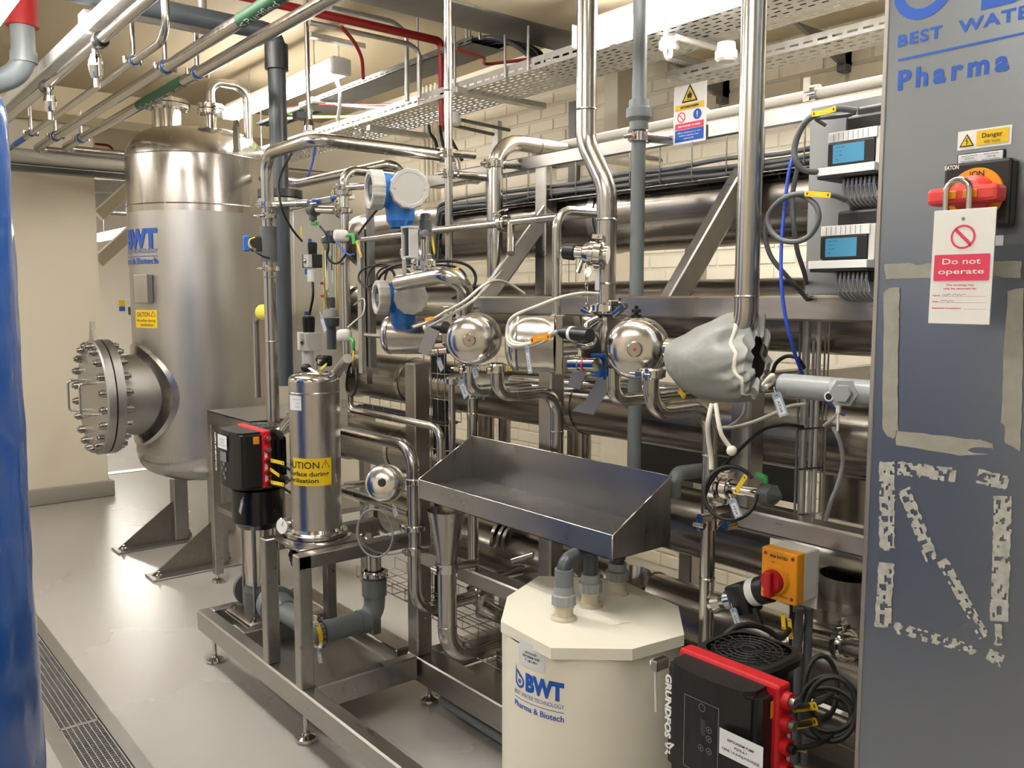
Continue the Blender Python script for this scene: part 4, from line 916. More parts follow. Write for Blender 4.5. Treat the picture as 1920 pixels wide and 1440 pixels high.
pipe('process_pipe', 'lower level dark pipe close beneath the bright level pipe', 'pipe', [at(975, 722, Y=1.88), at(1130, 736, Y=1.88)], .010)
# Q and R from the filter
a = at(640, 806, Y=1.66); P = path(a, 'x:775', 'z:1148', 'y:905')
def exQ(t):
    for r_ in (905, 1025): seam(t, mv(P[1], 'z', row=r_), (0, 0, 1), .0232)
    bolt_clamp(t, mv(P[1], 'z', row=1032), (0, 0, 1), .023, stub=(.02, .09, 0)); tri_clamp(t, mv(P[1], 'z', row=990), (0, 0, 1), .023, side=(-1, -.6, 0)); tri_clamp(t, mv(P[2], 'y', col=893), (0, 1, 0), .023)
    tri_clamp(t, mv(P[1], 'z', row=902), (0, 0, 1), .023, side=(-1, -.2, 0))
pipe('process_pipe', 'stainless pipe looping from the filter down left of the funnel', 'pipe', P, .0225, R=.085, extra=exQ)
a = at(656, 735, Y=1.62); P = path(a, 'z:768', 'x:826', 'z:935')
pipe('process_pipe', 'thinner stainless pipe from beside the filter ending behind the tray corner', 'pipe', P, .0135, R=.05)
pipe('process_pipe', 'slanting pipe behind the filter stand heading for the small round actuator', 'pipe', [at(640, 918, Y=1.75), at(700, 938, Y=1.75), at(770, 962, Y=1.75)], .02)
# funnel
a = at(838, 1050, Y=1.57); P = path(a, 'z:1232', 'y:960')
t = thing('drain_funnel', 'stainless funnel and trap pipe under the left end of the drip tray', 'funnel', P[1])
obj('pipe_run', B().tube(fillet(P, .09), .031, 24), 'steel_v', t); zt0 = mv(a, 'z', row=956).z
obj('cone', B().lathe(a, (0, 0, 1), [(-.03, .031), (.0, .032), (zt0 - a.z, .063), (zt0 - a.z, .0615), (.0, .029)], 40), 'steel', t)
bolt_clamp(t, mv(a, 'z', row=1063), (0, 0, 1), .0315, stub=(.03, .1, 0), w=.03); seam(t, mv(a, 'z', row=1173), (0, 0, 1), .0315)
a = at(847, 712, Y=1.70)
def exG2(t): tri_clamp(t, mv(a, 'z', row=714), (0, 0, 1), .012, side=(1, .2, 0))
pipe('process_pipe', 'thin drain tube dropping behind the tray into the funnel', 'pipe', path(a, 'z:960'), .0115, extra=exG2)
# second funnel behind the cream tank, and the brown steel things below
a = at(1178, 1110, Y=1.86); t = thing('drain_funnel', 'second funnel half hidden behind the plastic pipes of the cream tank', 'funnel', a); zt0 = mv(a, 'z', row=1072).z
obj('cone', B().lathe(a, (0, 0, 1), [(-.1, .026), (-.05, .03), (zt0 - a.z, .066), (zt0 - a.z, .064), (-.05, .028)], 36), 'steel', t)
for k, (P, r, lab) in enumerate((([(1040, 1020, 1.9), (1046, 1060, 1.9), (1075, 1085, 1.95)], .02, 'curved pipe seen just below the middle of the drip tray'), ([(900, 1135, 1.8), (930, 1150, 1.85), (975, 1165, 1.95)], .03, 'short thick pipe with clamps left of the cream tank'), ([(1000, 1040, 2.0), (960, 1052, 1.95)], .012, 'short bright stub pipe under the left part of the drip tray'), ([(870, 1220, 1.7), (950, 1185, 1.95)], .018, 'low stainless pipe beside the funnel trap'))):
    pipe('process_pipe', lab, 'pipe', smooth([at(x, y, Y=Y) for x, y, Y in P]), r)
p = at(985, 1012, Y=2.15); t = thing('butterfly_valve', 'flanged valve under the drip tray, left of the grey elbow pipe', 'valve', p - V((0, 0, .08)))
for k, dx in enumerate((-.07, -.03, .0)): obj('flange', B().cyl(p + V((dx, -.04 + .0 * k, 0)), p + V((dx + .018, -.04, 0)), .085, 36), 'steel', t)
obj('valve_body', B().cyl(p + V((.02, -.04, 0)), p + V((.16, -.04, -.02)), .035, 20), 'steel_pol', t); obj('blue_handle', B().rbox(p + V((.01, -.06, .07)), p + V((.1, -.03, .09)), .005), 'blue_fit', t); obj('red_disc', B().cyl(p + V((.18, -.04, -.06)), p + V((.20, -.04, -.06)), .05, 20), 'red', t)
p = at(1080, 1060, Y=2.0); t = thing('pipe_flange', 'round steel flange between the grey plastic pipes', 'flange', p - V((0, 0, .05))); obj('ring', B().ring(p, (.9, -.3, 0), .045, .011), 'steel_pol', t); obj('disc', B().cyl(p, p + V((.03, -.01, 0)), .04, 28), 'steel', t)
p = at(1590, 1120, Y=2.0); t = thing('pipe_flange', 'wide bolted steel flange low beside the cabinet edge', 'flange', p - V((0, 0, .03))); obj('disc', B().lathe(p, (0, 0, 1), [(-.03, 0), (-.03, .13), (.0, .13), (.004, .07), (.06, .07)], 44), 'steel_dark', t)
for k in range(8): an = PI * k / 4 + .3; q = p + V((math.cos(an) * .105, math.sin(an) * .105, 0)); obj('bolt', B().hexn(q + V((0, 0, -.045)), q + V((0, 0, -.03)), .012), 'steel', t)
a = at(1520, 1195, Y=1.9); q = at(1640, 1222, Y=1.85)
def exz(t): tri_clamp(t, at(1583, 1210, Y=1.88), q - a, .026, side=(0, 0, 1))
pipe('process_pipe', 'bright horizontal pipe with a clamp low beside the cabinet', 'pipe', [a, q], .024, extra=exz)
pipe('process_pipe', 'slanting bright pipe on the floor behind the black coiled cables', 'pipe', [at(1490, 1330, Y=1.9), at(1640, 1400, Y=1.75)], .03)
pipe('process_pipe', 'short bright pipe stub behind the black pump grille', 'pipe', [at(1410, 1230, Y=1.8), at(1490, 1185, Y=2.2)], .022)
# ---------------------------------------------------------------- O: short fat pipe with pressure sensor
P = [at(748, 531, Y=1.5), at(838, 515, Y=1.5), at(872, 535, Y=1.55), at(872, 585, Y=1.58)]
t = thing('process_pipe', 'short fat stainless pipe carrying the pressure sensor, bending into the valve block', 'pipe', P[-1]); obj('pipe_run', B().tube(fillet(P, .09), .0255, 24), 'steel_v', t); obj('open_end', B().lathe(P[0], (P[1] - P[0]), [(-.001, 0), (-.001, .021), (-.001, .0255)], 24), 'steel_mat', t)
q = at(812, 516, Y=1.472); obj('pipe_label', B().beam(at(802, 517, Y=1.474), at(823, 514, Y=1.474), .013, .003, .001), 'label_white', t)
a = at(799, 512, Y=1.5); z = lambda r_: mv(a, 'z', row=r_)
t = thing('pressure_sensor', 'upright steel pressure sensor with a dark grey head on the short fat pipe', 'sensor', a)
obj('sensor_body', B().lathe(a, (0, 0, 1), [(0, .014), (z(500).z - a.z, .014), (z(499).z - a.z, .019), (z(478).z - a.z, .019), (z(476).z - a.z, .0155), (z(436).z - a.z, .0155), (z(435).z - a.z, 0)], 28), 'steel_pol', t)
obj('blue_seal', B().cyl(z(436), z(432), .0165, 24), 'blue_fit', t); obj('sensor_head', B().lathe(z(432), (0, 0, 1), [(0, 0), (0, .0195), (.03, .021), (.032, .017), (.048, .0165), (.052, .012), (.052, 0)], 24), 'grey_paint', t)
tri_clamp(t, z(494), (0, 0, 1), .017, side=(-1, -.3, 0))
# ---------------------------------------------------------------- blue transmitters
def transmitter(lab, c, s, yaw=0.0, neck=True):
    c = V(c); R = Matrix.Rotation(yaw, 4, 'Z'); t = thing('flow_transmitter', lab, 'transmitter', c - V((0, 0, .1 * s)), None)
    dl, dr = R.to_3x3() @ V((-.28, -.96, 0)), R.to_3x3() @ V((.93, -.38, 0)); dl.normalize(); dr.normalize()
    cl, cr = c + dl * .058 * s, c + dr * .046 * s - dl * .018 * s
    b = B(); b.lathe(cl - dl * .09 * s, dl, [(0, 0), (0, .044 * s), (.065 * s, .046 * s), (.09 * s, .054 * s)], 40); b.lathe(cr - dr * .075 * s, dr, [(0, 0), (0, .044 * s), (.05 * s, .046 * s), (.075 * s, .055 * s)], 40)
    b.lathe(c - V((0, 0, .11 * s)), (0, 0, 1), [(0, .03 * s), (.012 * s, .036 * s), (.02 * s, .042 * s), (.055 * s, .045 * s), (.1 * s, .05 * s)], 36); obj('housing', b, 'blue_enamel', t)
    for n_, cc, d, win in (('display_cap', cl, dl, True), ('terminal_cap', cr, dr, False)):
        L = (.034 if win else .02) * s; b = B(); vs = []; n = 96; prof = [(0, .058), (L, .058), (L + .004 * s, .054)] if 1 else 0
        u, v, d2 = frame(d); rows = []
        for tt, rr in [(0, .0565), (L * .2, .0575), (L, .0575), (L + .004 * s, .055), (L + .004 * s, .044 if win else .047), (L - .004 * s if win else L + .003 * s, .040 if win else .045)]:
            rows.append([cc + d2 * tt + (u * math.cos(2 * PI * j / n) + v * math.sin(2 * PI * j / n)) * (rr + (.0022 if rr > .05 and math.sin(2 * PI * j / n * 12) > .2 else 0)) * s for j in range(n)])
        for i in range(len(rows) - 1): b.add(rows[i] + rows[i + 1], [(j, (j + 1) % n, n + (j + 1) % n, n + j) for j in range(n)], i in (1,))
        if not win: b.add(rows[-1], [tuple(range(n))])
        cap = obj(n_, b, 'grey_enamel', t)
        if win:
            obj('glass', B().cyl(cc + d2 * (L - .010 * s), cc + d2 * (L - .004 * s), .041 * s, 36), 'screen_dark', cap)
            b = B(); q = cc + d2 * (L - .0035 * s); h = d2.cross(V((0, 0, 1))); b.prism([q + h * .018 * s + V((0, 0, .014 * s)), q - h * .018 * s + V((0, 0, .014 * s)), q - h * .018 * s - V((0, 0, .014 * s)), q + h * .018 * s - V((0, 0, .014 * s))], d2 * .001); obj('display', b, 'grey_paint', cap)
        else:
            b = B(); q = cc + d2 * (L + .003 * s); h = d2.cross(V((0, 0, 1))).normalized()
            for sgn in (-1, 1): b.beam(q + h * sgn * .040 * s - d2 * .004, q + h * sgn * .052 * s - d2 * .004, .012 * s, .008 * s, .002)
            obj('wrench_lug', b, 'grey_enamel', cap)
    return t
c = at(750, 358, Y=1.42); transmitter('large blue flow transmitter with two grey caps, the upper one', c, 1.0)
c2 = at(755, 558, Y=1.58); transmitter('lower blue flow transmitter, partly hidden behind the short fat pipe', c2, .97)
# its bracket and process connection
a = at(768, 432, Y=1.40); t = thing('transmitter_stand', 'grey forked bracket under the upper blue transmitter', 'bracket', a - V((0, 0, .12)))
b = B(); b.box(a + V((-.022, -.015, -.075)), a + V((-.017, .015, .01))); obj('side_plate', b, 'grey_enamel', t); obj('side_plate', B().box(a + V((.017, -.015, -.075)), a + V((.022, .015, .01))), 'grey_enamel', t); obj('base_plate', B().box(a + V((-.024, -.016, -.08)), a + V((.024, .016, -.075))), 'grey_enamel', t); obj('top_plate', B().box(a + V((-.024, -.016, .006)), a + V((.024, .016, .012))), 'grey_enamel', t); obj('black_core', B().cyl(a + V((0, 0, -.08)), a + V((0, 0, .0)), .014, 16), 'black', t)
obj('foot_plate', B().rbox(a + V((-.02, -.016, -.13)), a + V((.0, -.011, -.08)), .002), 'steel_mat', t)
pipe('process_pipe', 'slim stainless tube feeding the forked bracket from the left', 'pipe', [at(680, 450, Y=1.5), at(738, 443, Y=1.45), at(800, 436, Y=1.42)], .0085)
pipe('process_pipe', 'pale steel elbow behind the upright pressure sensor', 'pipe', [at(764, 475, Y=1.6), at(790, 472, Y=1.6), at(792, 505, Y=1.6)], .03, 'steel', R=.04)
pipe('process_pipe', 'slim stainless tube linking the two lower instruments to the sideways actuator', 'pipe', [at(685, 628, Y=1.62), at(722, 631, Y=1.62)], .008)
# S: instrument riser with the elbow over to the right
a = at(651, 700, Y=1.72); P = path(a, 'z:318'); P.append(mv(P[-1], 'y', col=735))
def exS(t):
    tri_clamp(t, mv(a, 'z', row=362), (0, 0, 1), .019, side=(-1, -.3, 0)); bolt_clamp(t, mv(a, 'z', row=352), (0, 0, 1), .019, stub=(.14, .06, 0)); tri_clamp(t, mv(a, 'z', row=395), (0, 0, 1), .019)
pipe('process_pipe', 'slim stainless riser with a top elbow, left of the upper blue transmitter', 'pipe', P, .0185, R=.06, extra=exS)
pipe('process_pipe', 'long bright pipe bending up and over behind the upper blue transmitter', 'pipe', [at(492, 334, Y=2.2), at(560, 345, Y=2.2), at(738, 306, Y=2.25), at(756, 330, Y=2.35)], .024, R=.06)
# ================================================================ FILTER HOUSING
fc = V((-2.905, 1.45, 0)); FR = .092; zr = lambda r_: mv(V((-2.87, 1.40, 1)), 'z', row=r_).z
t = thing('filter_housing', 'upright cylindrical stainless filter housing with a yellow caution label', 'filter', fc + V((0, 0, .712)))
zt_, zs = zr(698), zr(716); zb_ = .755
prof = [(0, FR), (zs - zb_, FR)] + [(zs - zb_ + (zt_ - zs) * math.sin(x), FR * (.12 + .88 * math.cos(x)) if 0 else FR * math.cos(x) ** .6) for x in [PI / 2 * i / 10 for i in range(1, 10)]] + [(zt_ - zb_, 0)]
obj('shell', B().lathe(fc + V((0, 0, zb_)), (0, 0, 1), prof[:2], 64), 'steel_shell', t); obj('dome', B().dome(fc + V((0, 0, zb_)), (0, 0, 1), prof[1:], 64), 'steel_pol', t)
obj('weld_bead', B().lathe(fc + V((0, 0, zr(737))), (0, 0, 1), [(-.003, FR), (0, FR + .0015), (.003, FR)], 64), 'steel', t)
obj('base_flange', B().lathe(fc + V((0, 0, .712)), (0, 0, 1), [(0, 0), (0, .125), (.01, .125), (.012, .108), (.02, .11), (.03, .108), (.034, .1), (.045, .094)], 64), 'steel_pol', t)
obj('band_clamp', B().lathe(fc + V((0, 0, .722)), (0, 0, 1), [(0, .105), (.004, .113), (.016, .113), (.02, .105)], 64), 'steel', t)
obj('support_plate', B().box(fc + V((-.13, -.13, .704)), fc + V((.13, .13, .712))), 'steel_beam', t)
pf_ = lambda col: shell_phi(col, fc, FR, 880)
fn = cyl_fn(fc, FR, pf_(621), 0); z0, z1 = zr(908), zr(857); b = B(); quad(b, fn, -.155, z0, 0, z1, 16); cl_ = obj('caution_label', b, 'yellow', t)
f3 = lambda a, c: fn(a, c, .0008); b = B(); put(b, 'CAUTION', f3, -.046, z0 + .064, .024, w=.16, align='r', bold=.01); put(b, 'Hot surface during', f3, -.011, z0 + .036, .016, w=.21, align='r', bold=.02); put(b, 'sterilisation', f3, -.050, z0 + .012, .016, w=.135, align='r', bold=.02)
stroke(b, f3, [(-.038, z0 + .066), (-.008, z0 + .066), (-.023, z0 + .092), (-.038, z0 + .066)], .0018); stroke(b, f3, [(-.023, z0 + .074), (-.023, z0 + .085)], .002); stroke(b, f3, [(-.023, z0 + .069), (-.023, z0 + .071)], .002); obj('lettering', b, 'print_black', cl_)
fn2 = cyl_fn(fc, FR, pf_(568), 0); b = B(); quad(b, fn2, -.06, zr(768), 0, zr(741), 8); l2 = obj('paper_label', b, 'label_white', t); f4 = lambda a, c: fn2(a, c, .0008); b = B()
for k in range(3): put(b, ['STERILE FILTER', 'F270.6.3', 'HOUSING'][k], f4, -.006, zr(749 + k * 7), .005, w=[.034, .02, .022][k], align='r')
obj('lettering', b, 'print_grey', l2)
p = at(574, 690, Y=1.36); b = B(); b.sphere(p, .019, 16, (1, 1, .85)); obj('valve_knob', b, 'rubber', t); obj('valve_stem', B().cyl(p, p + V((.02, .05, -.02)), .008, 10), 'steel_pol', t); obj('stem_tag', B().beam(at(580, 690, Y=1.35), at(597, 702, Y=1.36), .012, .004, .001), 'white', t)
p = at(536, 985, Y=1.36); g = thing('pressure_gauge', 'small round pressure gauge left of the filter foot', 'gauge', p - V((0, 0, .03))); dg_ = V((.35, -.93, .1)); obj('gauge_case', B().lathe(p, dg_, [(0, 0), (0, .03), (.02, .03), (.022, .027)], 28), 'steel_pol', g); obj('dial', B().cyl(p + dg_ * .02, p + dg_ * .0215, .027, 28), 'white', g); obj('needle', B().beam(p + dg_ * .022, p + dg_ * .022 + V((.008, .003, .018)), .002, .001, .0005), 'print_black', g); obj('stem', B().cyl(p + V((.01, .02, -.02)), p + V((.03, .04, -.07)), .008, 10), 'steel', g)
tri_clamp(t, at(546, 1012, Y=1.38), (1, .2, 0), .02)
p = at(552, 1042, Y=1.40); q = thing('ball_valve', 'small ball valve with a black cap under the filter foot', 'valve', p - V((0, 0, .04))); obj('valve_body', B().lathe(p + V((0, 0, -.035)), (0, 0, 1), [(0, .01), (0, .018), (.02, .024), (.05, .024), (.07, .016), (.07, 0)], 18), 'steel_pol', q); obj('handle_cap', B().sphere(p + V((.03, -.02, .015)), .017, 12), 'rubber', q); obj('handle', B().beam(p, p + V((.05, -.02, -.06)), .014, .006, .001), 'steel', q)
for k, (x, y) in enumerate(((585, 1028), (650, 1018), (642, 1000))): pass
# angled shiny tubes at the filter's shoulders
def angled(name, lab, x0, y0, x1, y1, Y0_, Y1_, r, m='steel_pol'):
    a, q = at(x0, y0, Y=Y0_), at(x1, y1, Y=Y1_); d = q - a; L = d.length; t2 = thing(name, lab, 'valve', a - V((0, 0, .02)))
    obj('valve_body', B().lathe(a, d, [(0, 0), (0, r * .95), (.006, r), (L * .7, r), (L * .72, r * .8), (L, r * .8), (L, 0)], 24), m, t2); obj('collar', B().lathe(a + d * .72, d, [(0, r * .8), (0, r * 1.15), (.008, r * 1.15), (.008, r * .8)], 24), 'steel', t2); return t2
angled('angle_valve', 'shiny tube valve slanting up behind the filter, above the left pump', 523, 812, 556, 772, 1.42, 1.52, .021)
angled('angle_valve', 'pale angled valve top behind the right shoulder of the filter', 652, 672, 624, 708, 1.55, 1.6, .019, 'steel_mat')
# ================================================================ LEFT PUMP
pcx, pcy = -3.53, 1.49; zq = lambda r_: mv(V((pcx, pcy, 1)), 'z', row=r_).z
t = thing('vertical_pump', 'upright multistage pump with a black motor and red-backed controller, on the left skid', 'pump', (pcx, pcy, .2175))
obj('base_plate', B().rbox((pcx - .13, pcy - .11, .2175), (pcx + .13, pcy + .11, .24), .008), 'steel_dark', t)
for sx in (-.105, .105):
    for sy in (-.085, .085): b = B(); b.hexn((pcx + sx, pcy + sy, .24), (pcx + sx, pcy + sy, .252), .014); obj('base_bolt', b, 'steel_pol', t)
obj('pump_head', B().lathe((pcx, pcy, .24), (0, 0, 1), [(0, .075), (.1, .075), (.12, .068), (.13, .068), (.13, 0)], 32), 'grey_paint', t)
obj('pump_sleeve', B().lathe((pcx, pcy, .36), (0, 0, 1), [(0, .07), (0, .066), (.27, .066), (.27, .07), (.28, .07), (.28, 0)], 32), 'steel_pol', t)
for k in range(4): an = PI / 4 + k * PI / 2; obj('tie_rod', B().cyl((pcx + .08 * math.cos(an), pcy + .08 * math.sin(an), .26), (pcx + .08 * math.cos(an), pcy + .08 * math.sin(an), .66), .006, 8), 'steel', t)
obj('motor_stool', B().lathe((pcx, pcy, .62), (0, 0, 1), [(0, .085), (.02, .1), (.03, .112), (.17, .112), (.18, .095), (.185, .128), (.205, .128), (.21, .08), (.21, 0)], 40), 'black_gloss', t)
zm0, zm1 = .82, zq(800)
b = B(); b.lathe((pcx, pcy, zm0), (0, 0, 1), [(0, .085), (0, .112), (zm1 - zm0 - .03, .112), (zm1 - zm0 - .03, .127), (zm1 - zm0 - .01, .13), (zm1 - zm0, .12), (zm1 - zm0 + .002, 0)], 44)
obj('motor', b, 'black', t)
for k in range(18): an = 2 * PI * k / 18; b = B(); b.beam((pcx + .116 * math.cos(an), pcy + .116 * math.sin(an), zm0 + .02), (pcx + .116 * math.cos(an), pcy + .116 * math.sin(an), zm1 - .05), .004, .016, .001, 0); obj('cooling_fin', b, 'black', t)
b = B()
for R in (.03, .05, .07, .088): b.ring((pcx, pcy, zm1 + .004), (0, 0, 1), R, .002, 36, 6)
for k in range(12): an = 2 * PI * k / 12; b.beam((pcx + .02 * math.cos(an), pcy + .02 * math.sin(an), zm1 + .004), (pcx + .09 * math.cos(an), pcy + .09 * math.sin(an), zm1 + .004), .002, .003, .0005)
obj('fan_grille', b, 'grey_paint', t)['kind'] = 'stuff'
def controller(t, x0, x1, y0, z0, z1, dep_, red_d, disp):
    """black motor controller: rounded front, red back band with glands"""
    cx = (x0 + x1) / 2; n = 9; poly = []
    for k in range(n): s = k / (n - 1); poly.append((x0 + (x1 - x0) * s, y0 + .012 * (2 * s - 1) ** 2 * 1.5))
    b = B(); out = [V((x, y, z0)) for x, y in poly] + [V((x1, y0 + dep_, z0)), V((x0, y0 + dep_, z0))]
    top = [V((q.x, q.y + (.012 if i < n else 0), z1 - (.012 if i < n else 0))) for i, q in enumerate(out)]
    b2 = bmesh.new(); bot_ = [b2.verts.new(q) for q in out]; tp_ = [b2.verts.new(V((q.x, q.y, z1))) for q in out]; m_ = len(out)
    b2.faces.new(bot_); b2.faces.new(tp_[::-1])
    for i in range(m_): b2.faces.new((bot_[i], bot_[(i + 1) % m_], tp_[(i + 1) % m_], tp_[i]))
    es = [e for e in b2.edges if (e.verts[0].co.z == e.verts[1].co.z and min(e.verts[0].co.y, e.verts[1].co.y) < y0 + .03) or (abs(e.verts[0].co.z - e.verts[1].co.z) > .01 and (e.verts[0].co.x in (x0, x1)) and e.verts[0].co.y < y0 + .03)]
    bmesh.ops.bevel(b2, geom=es, offset=.012, segments=3, affect='EDGES'); b2.verts.index_update()
    b.add([q.co.copy() for q in b2.verts], [tuple(q.index for q in f.verts) for f in b2.faces]); b2.free()
    c_ = obj('controller_cover', b, 'black', t)
    b = B(); b.rbox((x0 - .004, y0 + dep_, z0 + .004), (x1 + .012, y0 + dep_ + red_d, z1 + .006), .006); rb = obj('red_back', b, 'red', t)
    nb = 5
    for k in range(nb):
        z = z0 + (z1 - z0) * (k + .5) / nb; b = B(); b.cyl((x1 + .004, y0 + dep_ + red_d / 2, z), (x1 + .024, y0 + dep_ + red_d / 2, z), .0145, 20); obj('gland_boss', b, 'red', rb)
        obj('gland', B().hexn((x1 + .024, y0 + dep_ + red_d / 2, z), (x1 + .032, y0 + dep_ + red_d / 2, z), .009), 'black' if k < 3 else 'steel_mat', rb)
    return c_, rb
ca = at(402, 800, Y=1.29); cb = at(446, 815, Y=1.29); cz1 = cb.z; cz0 = at(446, 922, Y=1.29).z
cc_, rb_ = controller(t, ca.x, cb.x, 1.29, cz0, cz1, .095, .035, 'lcd')
fn = plane_fn((ca.x, 1.291, cz0), (1, 0, 0), (0, 0, 1), .006); wd, hh = cb.x - ca.x, cz1 - cz0
b = B(); quad(b, fn, .045, hh - .075, .14, hh - .02); l_ = obj('paper_label', b, 'label_white', cc_); b = B(); f4 = lambda a, c: fn(a, c, .0008)
for k, s in enumerate(('FEED PUMP', 'P270.2.1', 'HOT WATER DUTY')): put(b, s, f4, .0925, hh - .04 - .012 * k, .006, w=[.05, .04, .075][k], align='c')
obj('lettering', b, 'print_grey', l_)
b = B(); quad(b, fn, .07, hh * .45, .13, hh * .62); obj('display', b, 'print_grey', cc_)
b = B(); [annulus(b, fn, .1 + dx, hh * .32 + dz, .008, 0, 12) for dx, dz in ((0, .02), (-.02, 0), (.02, 0), (0, -.02), (.012, -.035))]; obj('buttons', b, 'print_grey', cc_)
b = B(); fv = lambda a, c: fn(.035 - c, hh - .02 - a); fv2 = lambda a, c: fn(.012 + c, hh * .93 - a); put(b, 'GRUNDFOS', fv2, 0, 0, .012, w=hh * .7, bold=.04); obj('lettering', b, 'white', cc_)
fs_ = plane_fn((cb.x + .001, 1.29, cz0), (0, 1, 0), (0, 0, 1), .001); b = B(); quad(b, fs_, .06, hh - .045, .085, hh - .015); quad(b, lambda a, c: fs_(a, c) + V((.012, 0, 0)), .112, .05, .128, .08); obj('warning_label', b, 'orange', cc_)
b = B(); quad(b, lambda a, c: fs_(a, c) + V((.0125, 0, 0)), .1, .025, .112, hh - .07); obj('rating_strip', b, 'label_white', rb_)
# ports
for sx, lab in ((-1, 'left'), (1, 'right')):
    obj('port_flange', B().lathe((pcx + sx * .075, pcy, .31), (sx, 0, 0), [(0, .04), (.04, .04), (.04, .075), (.06, .075), (.06, 0)], 32), 'grey_paint' if sx < 0 else 'pvc', t)
# grey plastic pipework to the filter stand
zg = .30; T0 = at(600, 1187, Z=zg)
t = thing('plastic_pipework', 'fat grey plastic pipework with a clamped end behind the stand posts', 'pipe', (T0.x, T0.y + .1, zg - .05))
obj('reducer', B().lathe((pcx + .14, pcy, .31), (1, 0, -.03), [(0, .078), (.025, .078), (.03, .06), (.07, .058), (.11, .045)], 36), 'pvc', t)
obj('branch_pipe', B().tube(fillet([V((pcx + .24, pcy, .305)), V((T0.x, pcy, zg + .005)), V((T0.x, pcy + .05, zg))], .02), .044, 24), 'pvc', t)
y1 = mv(V((T0.x, T0.y, zg)), 'y', col=703).y
obj('main_pipe', B().tube(fillet([V((T0.x, T0.y, zg)), V((T0.x, y1, zg)), V((T0.x, y1, zg + .19))], .07), .043, 28), 'pvc', t)
obj('coupling', B().cyl((T0.x, T0.y + .17, zg), (T0.x, T0.y + .21, zg), .049, 28), 'pvc', t); obj('coupling', B().cyl((T0.x, y1, zg + .1), (T0.x, y1, zg + .17), .05, 28), 'pvc', t)
tri_clamp(t, (T0.x, T0.y - .01, zg), (0, 1, 0), .046, side=(0, 0, 1)); obj('end_cap', B().cyl((T0.x, T0.y - .028, zg), (T0.x, T0.y - .02, zg), .05, 28), 'steel_pol', t); obj('rubber_seal', B().ring((T0.x, T0.y + .004, zg), (0, 1, 0), .048, .004, 28), 'rubber', t)
b = B(); R_ = .058
vs = [V((T0.x + R_ * math.cos(a), T0.y - .015, zg + R_ * math.sin(a))) for a in [(-.2 + 1.1 * k / 8) for k in range(9)]]; vs2 = [q + V((0, -.02, 0)) for q in vs]; b.add(vs + vs2, [(k, k + 1, 10 + k, 9 + k) for k in range(8)]); obj('yellow_tag', b, 'yellow', t)
tri_clamp(t, (T0.x, y1, zg + .19), (0, 0, 1), .04, side=(1, 0, 0))
e = V((T0.x, y1, zg + .2)); pipe('process_pipe', 'stainless elbow rising from the grey plastic pipework under the stand', 'pipe', [e, e + V((0, 0, .115)), e + V((-.28, 0, .1))], .03, R=.06, extra=lambda t: tri_clamp(t, e + V((-.07, 0, .112)), (1, 0, 0), .03))
# stand with sloping sheet behind the left pump
a = at(388, 769, Y=1.72); q = mv(a, 'x', col=467); t = thing('steel_table', 'stainless table with a sheet top and lower shelf behind the left pump', 'table', (-4.5, 2.0, 0))
ax0, ax1, tz = a.x, q.x, a.z
obj('table_top', B().rbox((ax0, 1.72, tz - .008), (ax1, 2.45, tz), .002, seg=1), 'steel_mat', t)
obj('apron', B().box((ax0, 1.72, tz - .075), (ax1, 1.724, tz)), 'steel_beam', t); obj('apron', B().box((ax1 - .004, 1.72, tz - .075), (ax1, 2.45, tz)), 'steel_beam', t)
for x, y in ((-4.74, 1.75), (ax1 - .04, 1.75), (-4.74, 2.4), (ax1 - .04, 2.4)):
    l = obj('leg', B().beam((x, y, .05), (x, y, tz - .008), .05, .05, .004), 'steel_beam', t); b = B(); frame_foot(b, x, y, .07); obj('foot', b, 'steel_pol', l)
obj('shelf', B().rbox((-4.74, 1.74, .42), (ax1 - .02, 2.4, .45), .003, seg=1), 'steel_beam', t)
p = at(395, 1092, Z=0)
# ================================================================ DRIP TRAY
X0, X1, Yf, Yb, Zb0, Zf, Zk = -2.324, -1.455, 1.522, 1.74, .953, 1.016, 1.137
t = thing('drip_tray', 'long stainless drip tray with a high back and perforated floor above the cream tank', 'tray', ((X0 + X1) / 2, (Yf + Yb) / 2, Zb0))
th = .002; b = B()
obj('front_panel', B().box((X0, Yf, Zb0), (X1, Yf + th, Zf)), 'steel_tray', t); obj('back_panel', B().box((X0, Yb - th, Zb0), (X1, Yb, Zk)), 'steel_tray', t)
for x in (X0, X1 - th): obj('side_panel', B().prism([(x, Yf, Zb0), (x, Yb, Zb0), (x, Yb, Zk), (x, Yf, Zf)], (th, 0, 0)), 'steel_tray', t)
obj('tray_bottom', B().box((X0, Yf, Zb0), (X1, Yb, Zb0 + th)), 'steel_tray', t)
b = B(); nx, ny = 84, 18; z = Zf - .022
for i in range(nx + 1): x = X0 + .004 + (X1 - X0 - .01) * i / nx; b.box((x - .0013, Yf + th, z - .002), (x + .0013, Yb - th, z))
for j in range(ny + 1): y = Yf + th + (Yb - Yf - 2 * th) * j / ny; b.box((X0 + .004, y - .0013, z - .0015), (X1 - .004, y + .0013, z + .0005))
obj('perforated_floor', b, 'steel_mat', t)['kind'] = 'stuff'
b = B(); r_ = .0022
b.tube([V((X0, Yf, Zf)), V((X1, Yf, Zf))], r_, 6); obj('front_bead', b, 'steel_pol', t)
obj('back_bead', B().tube([V((X0, Yb, Zk)), V((X1, Yb, Zk))], r_ * .7, 6), 'steel_pol', t)
for x in (X0, X1): obj('side_bead', B().tube([V((x, Yf, Zb0)), V((x, Yf, Zf)), V((x, Yb, Zk))], r_, 6), 'steel_pol', t)
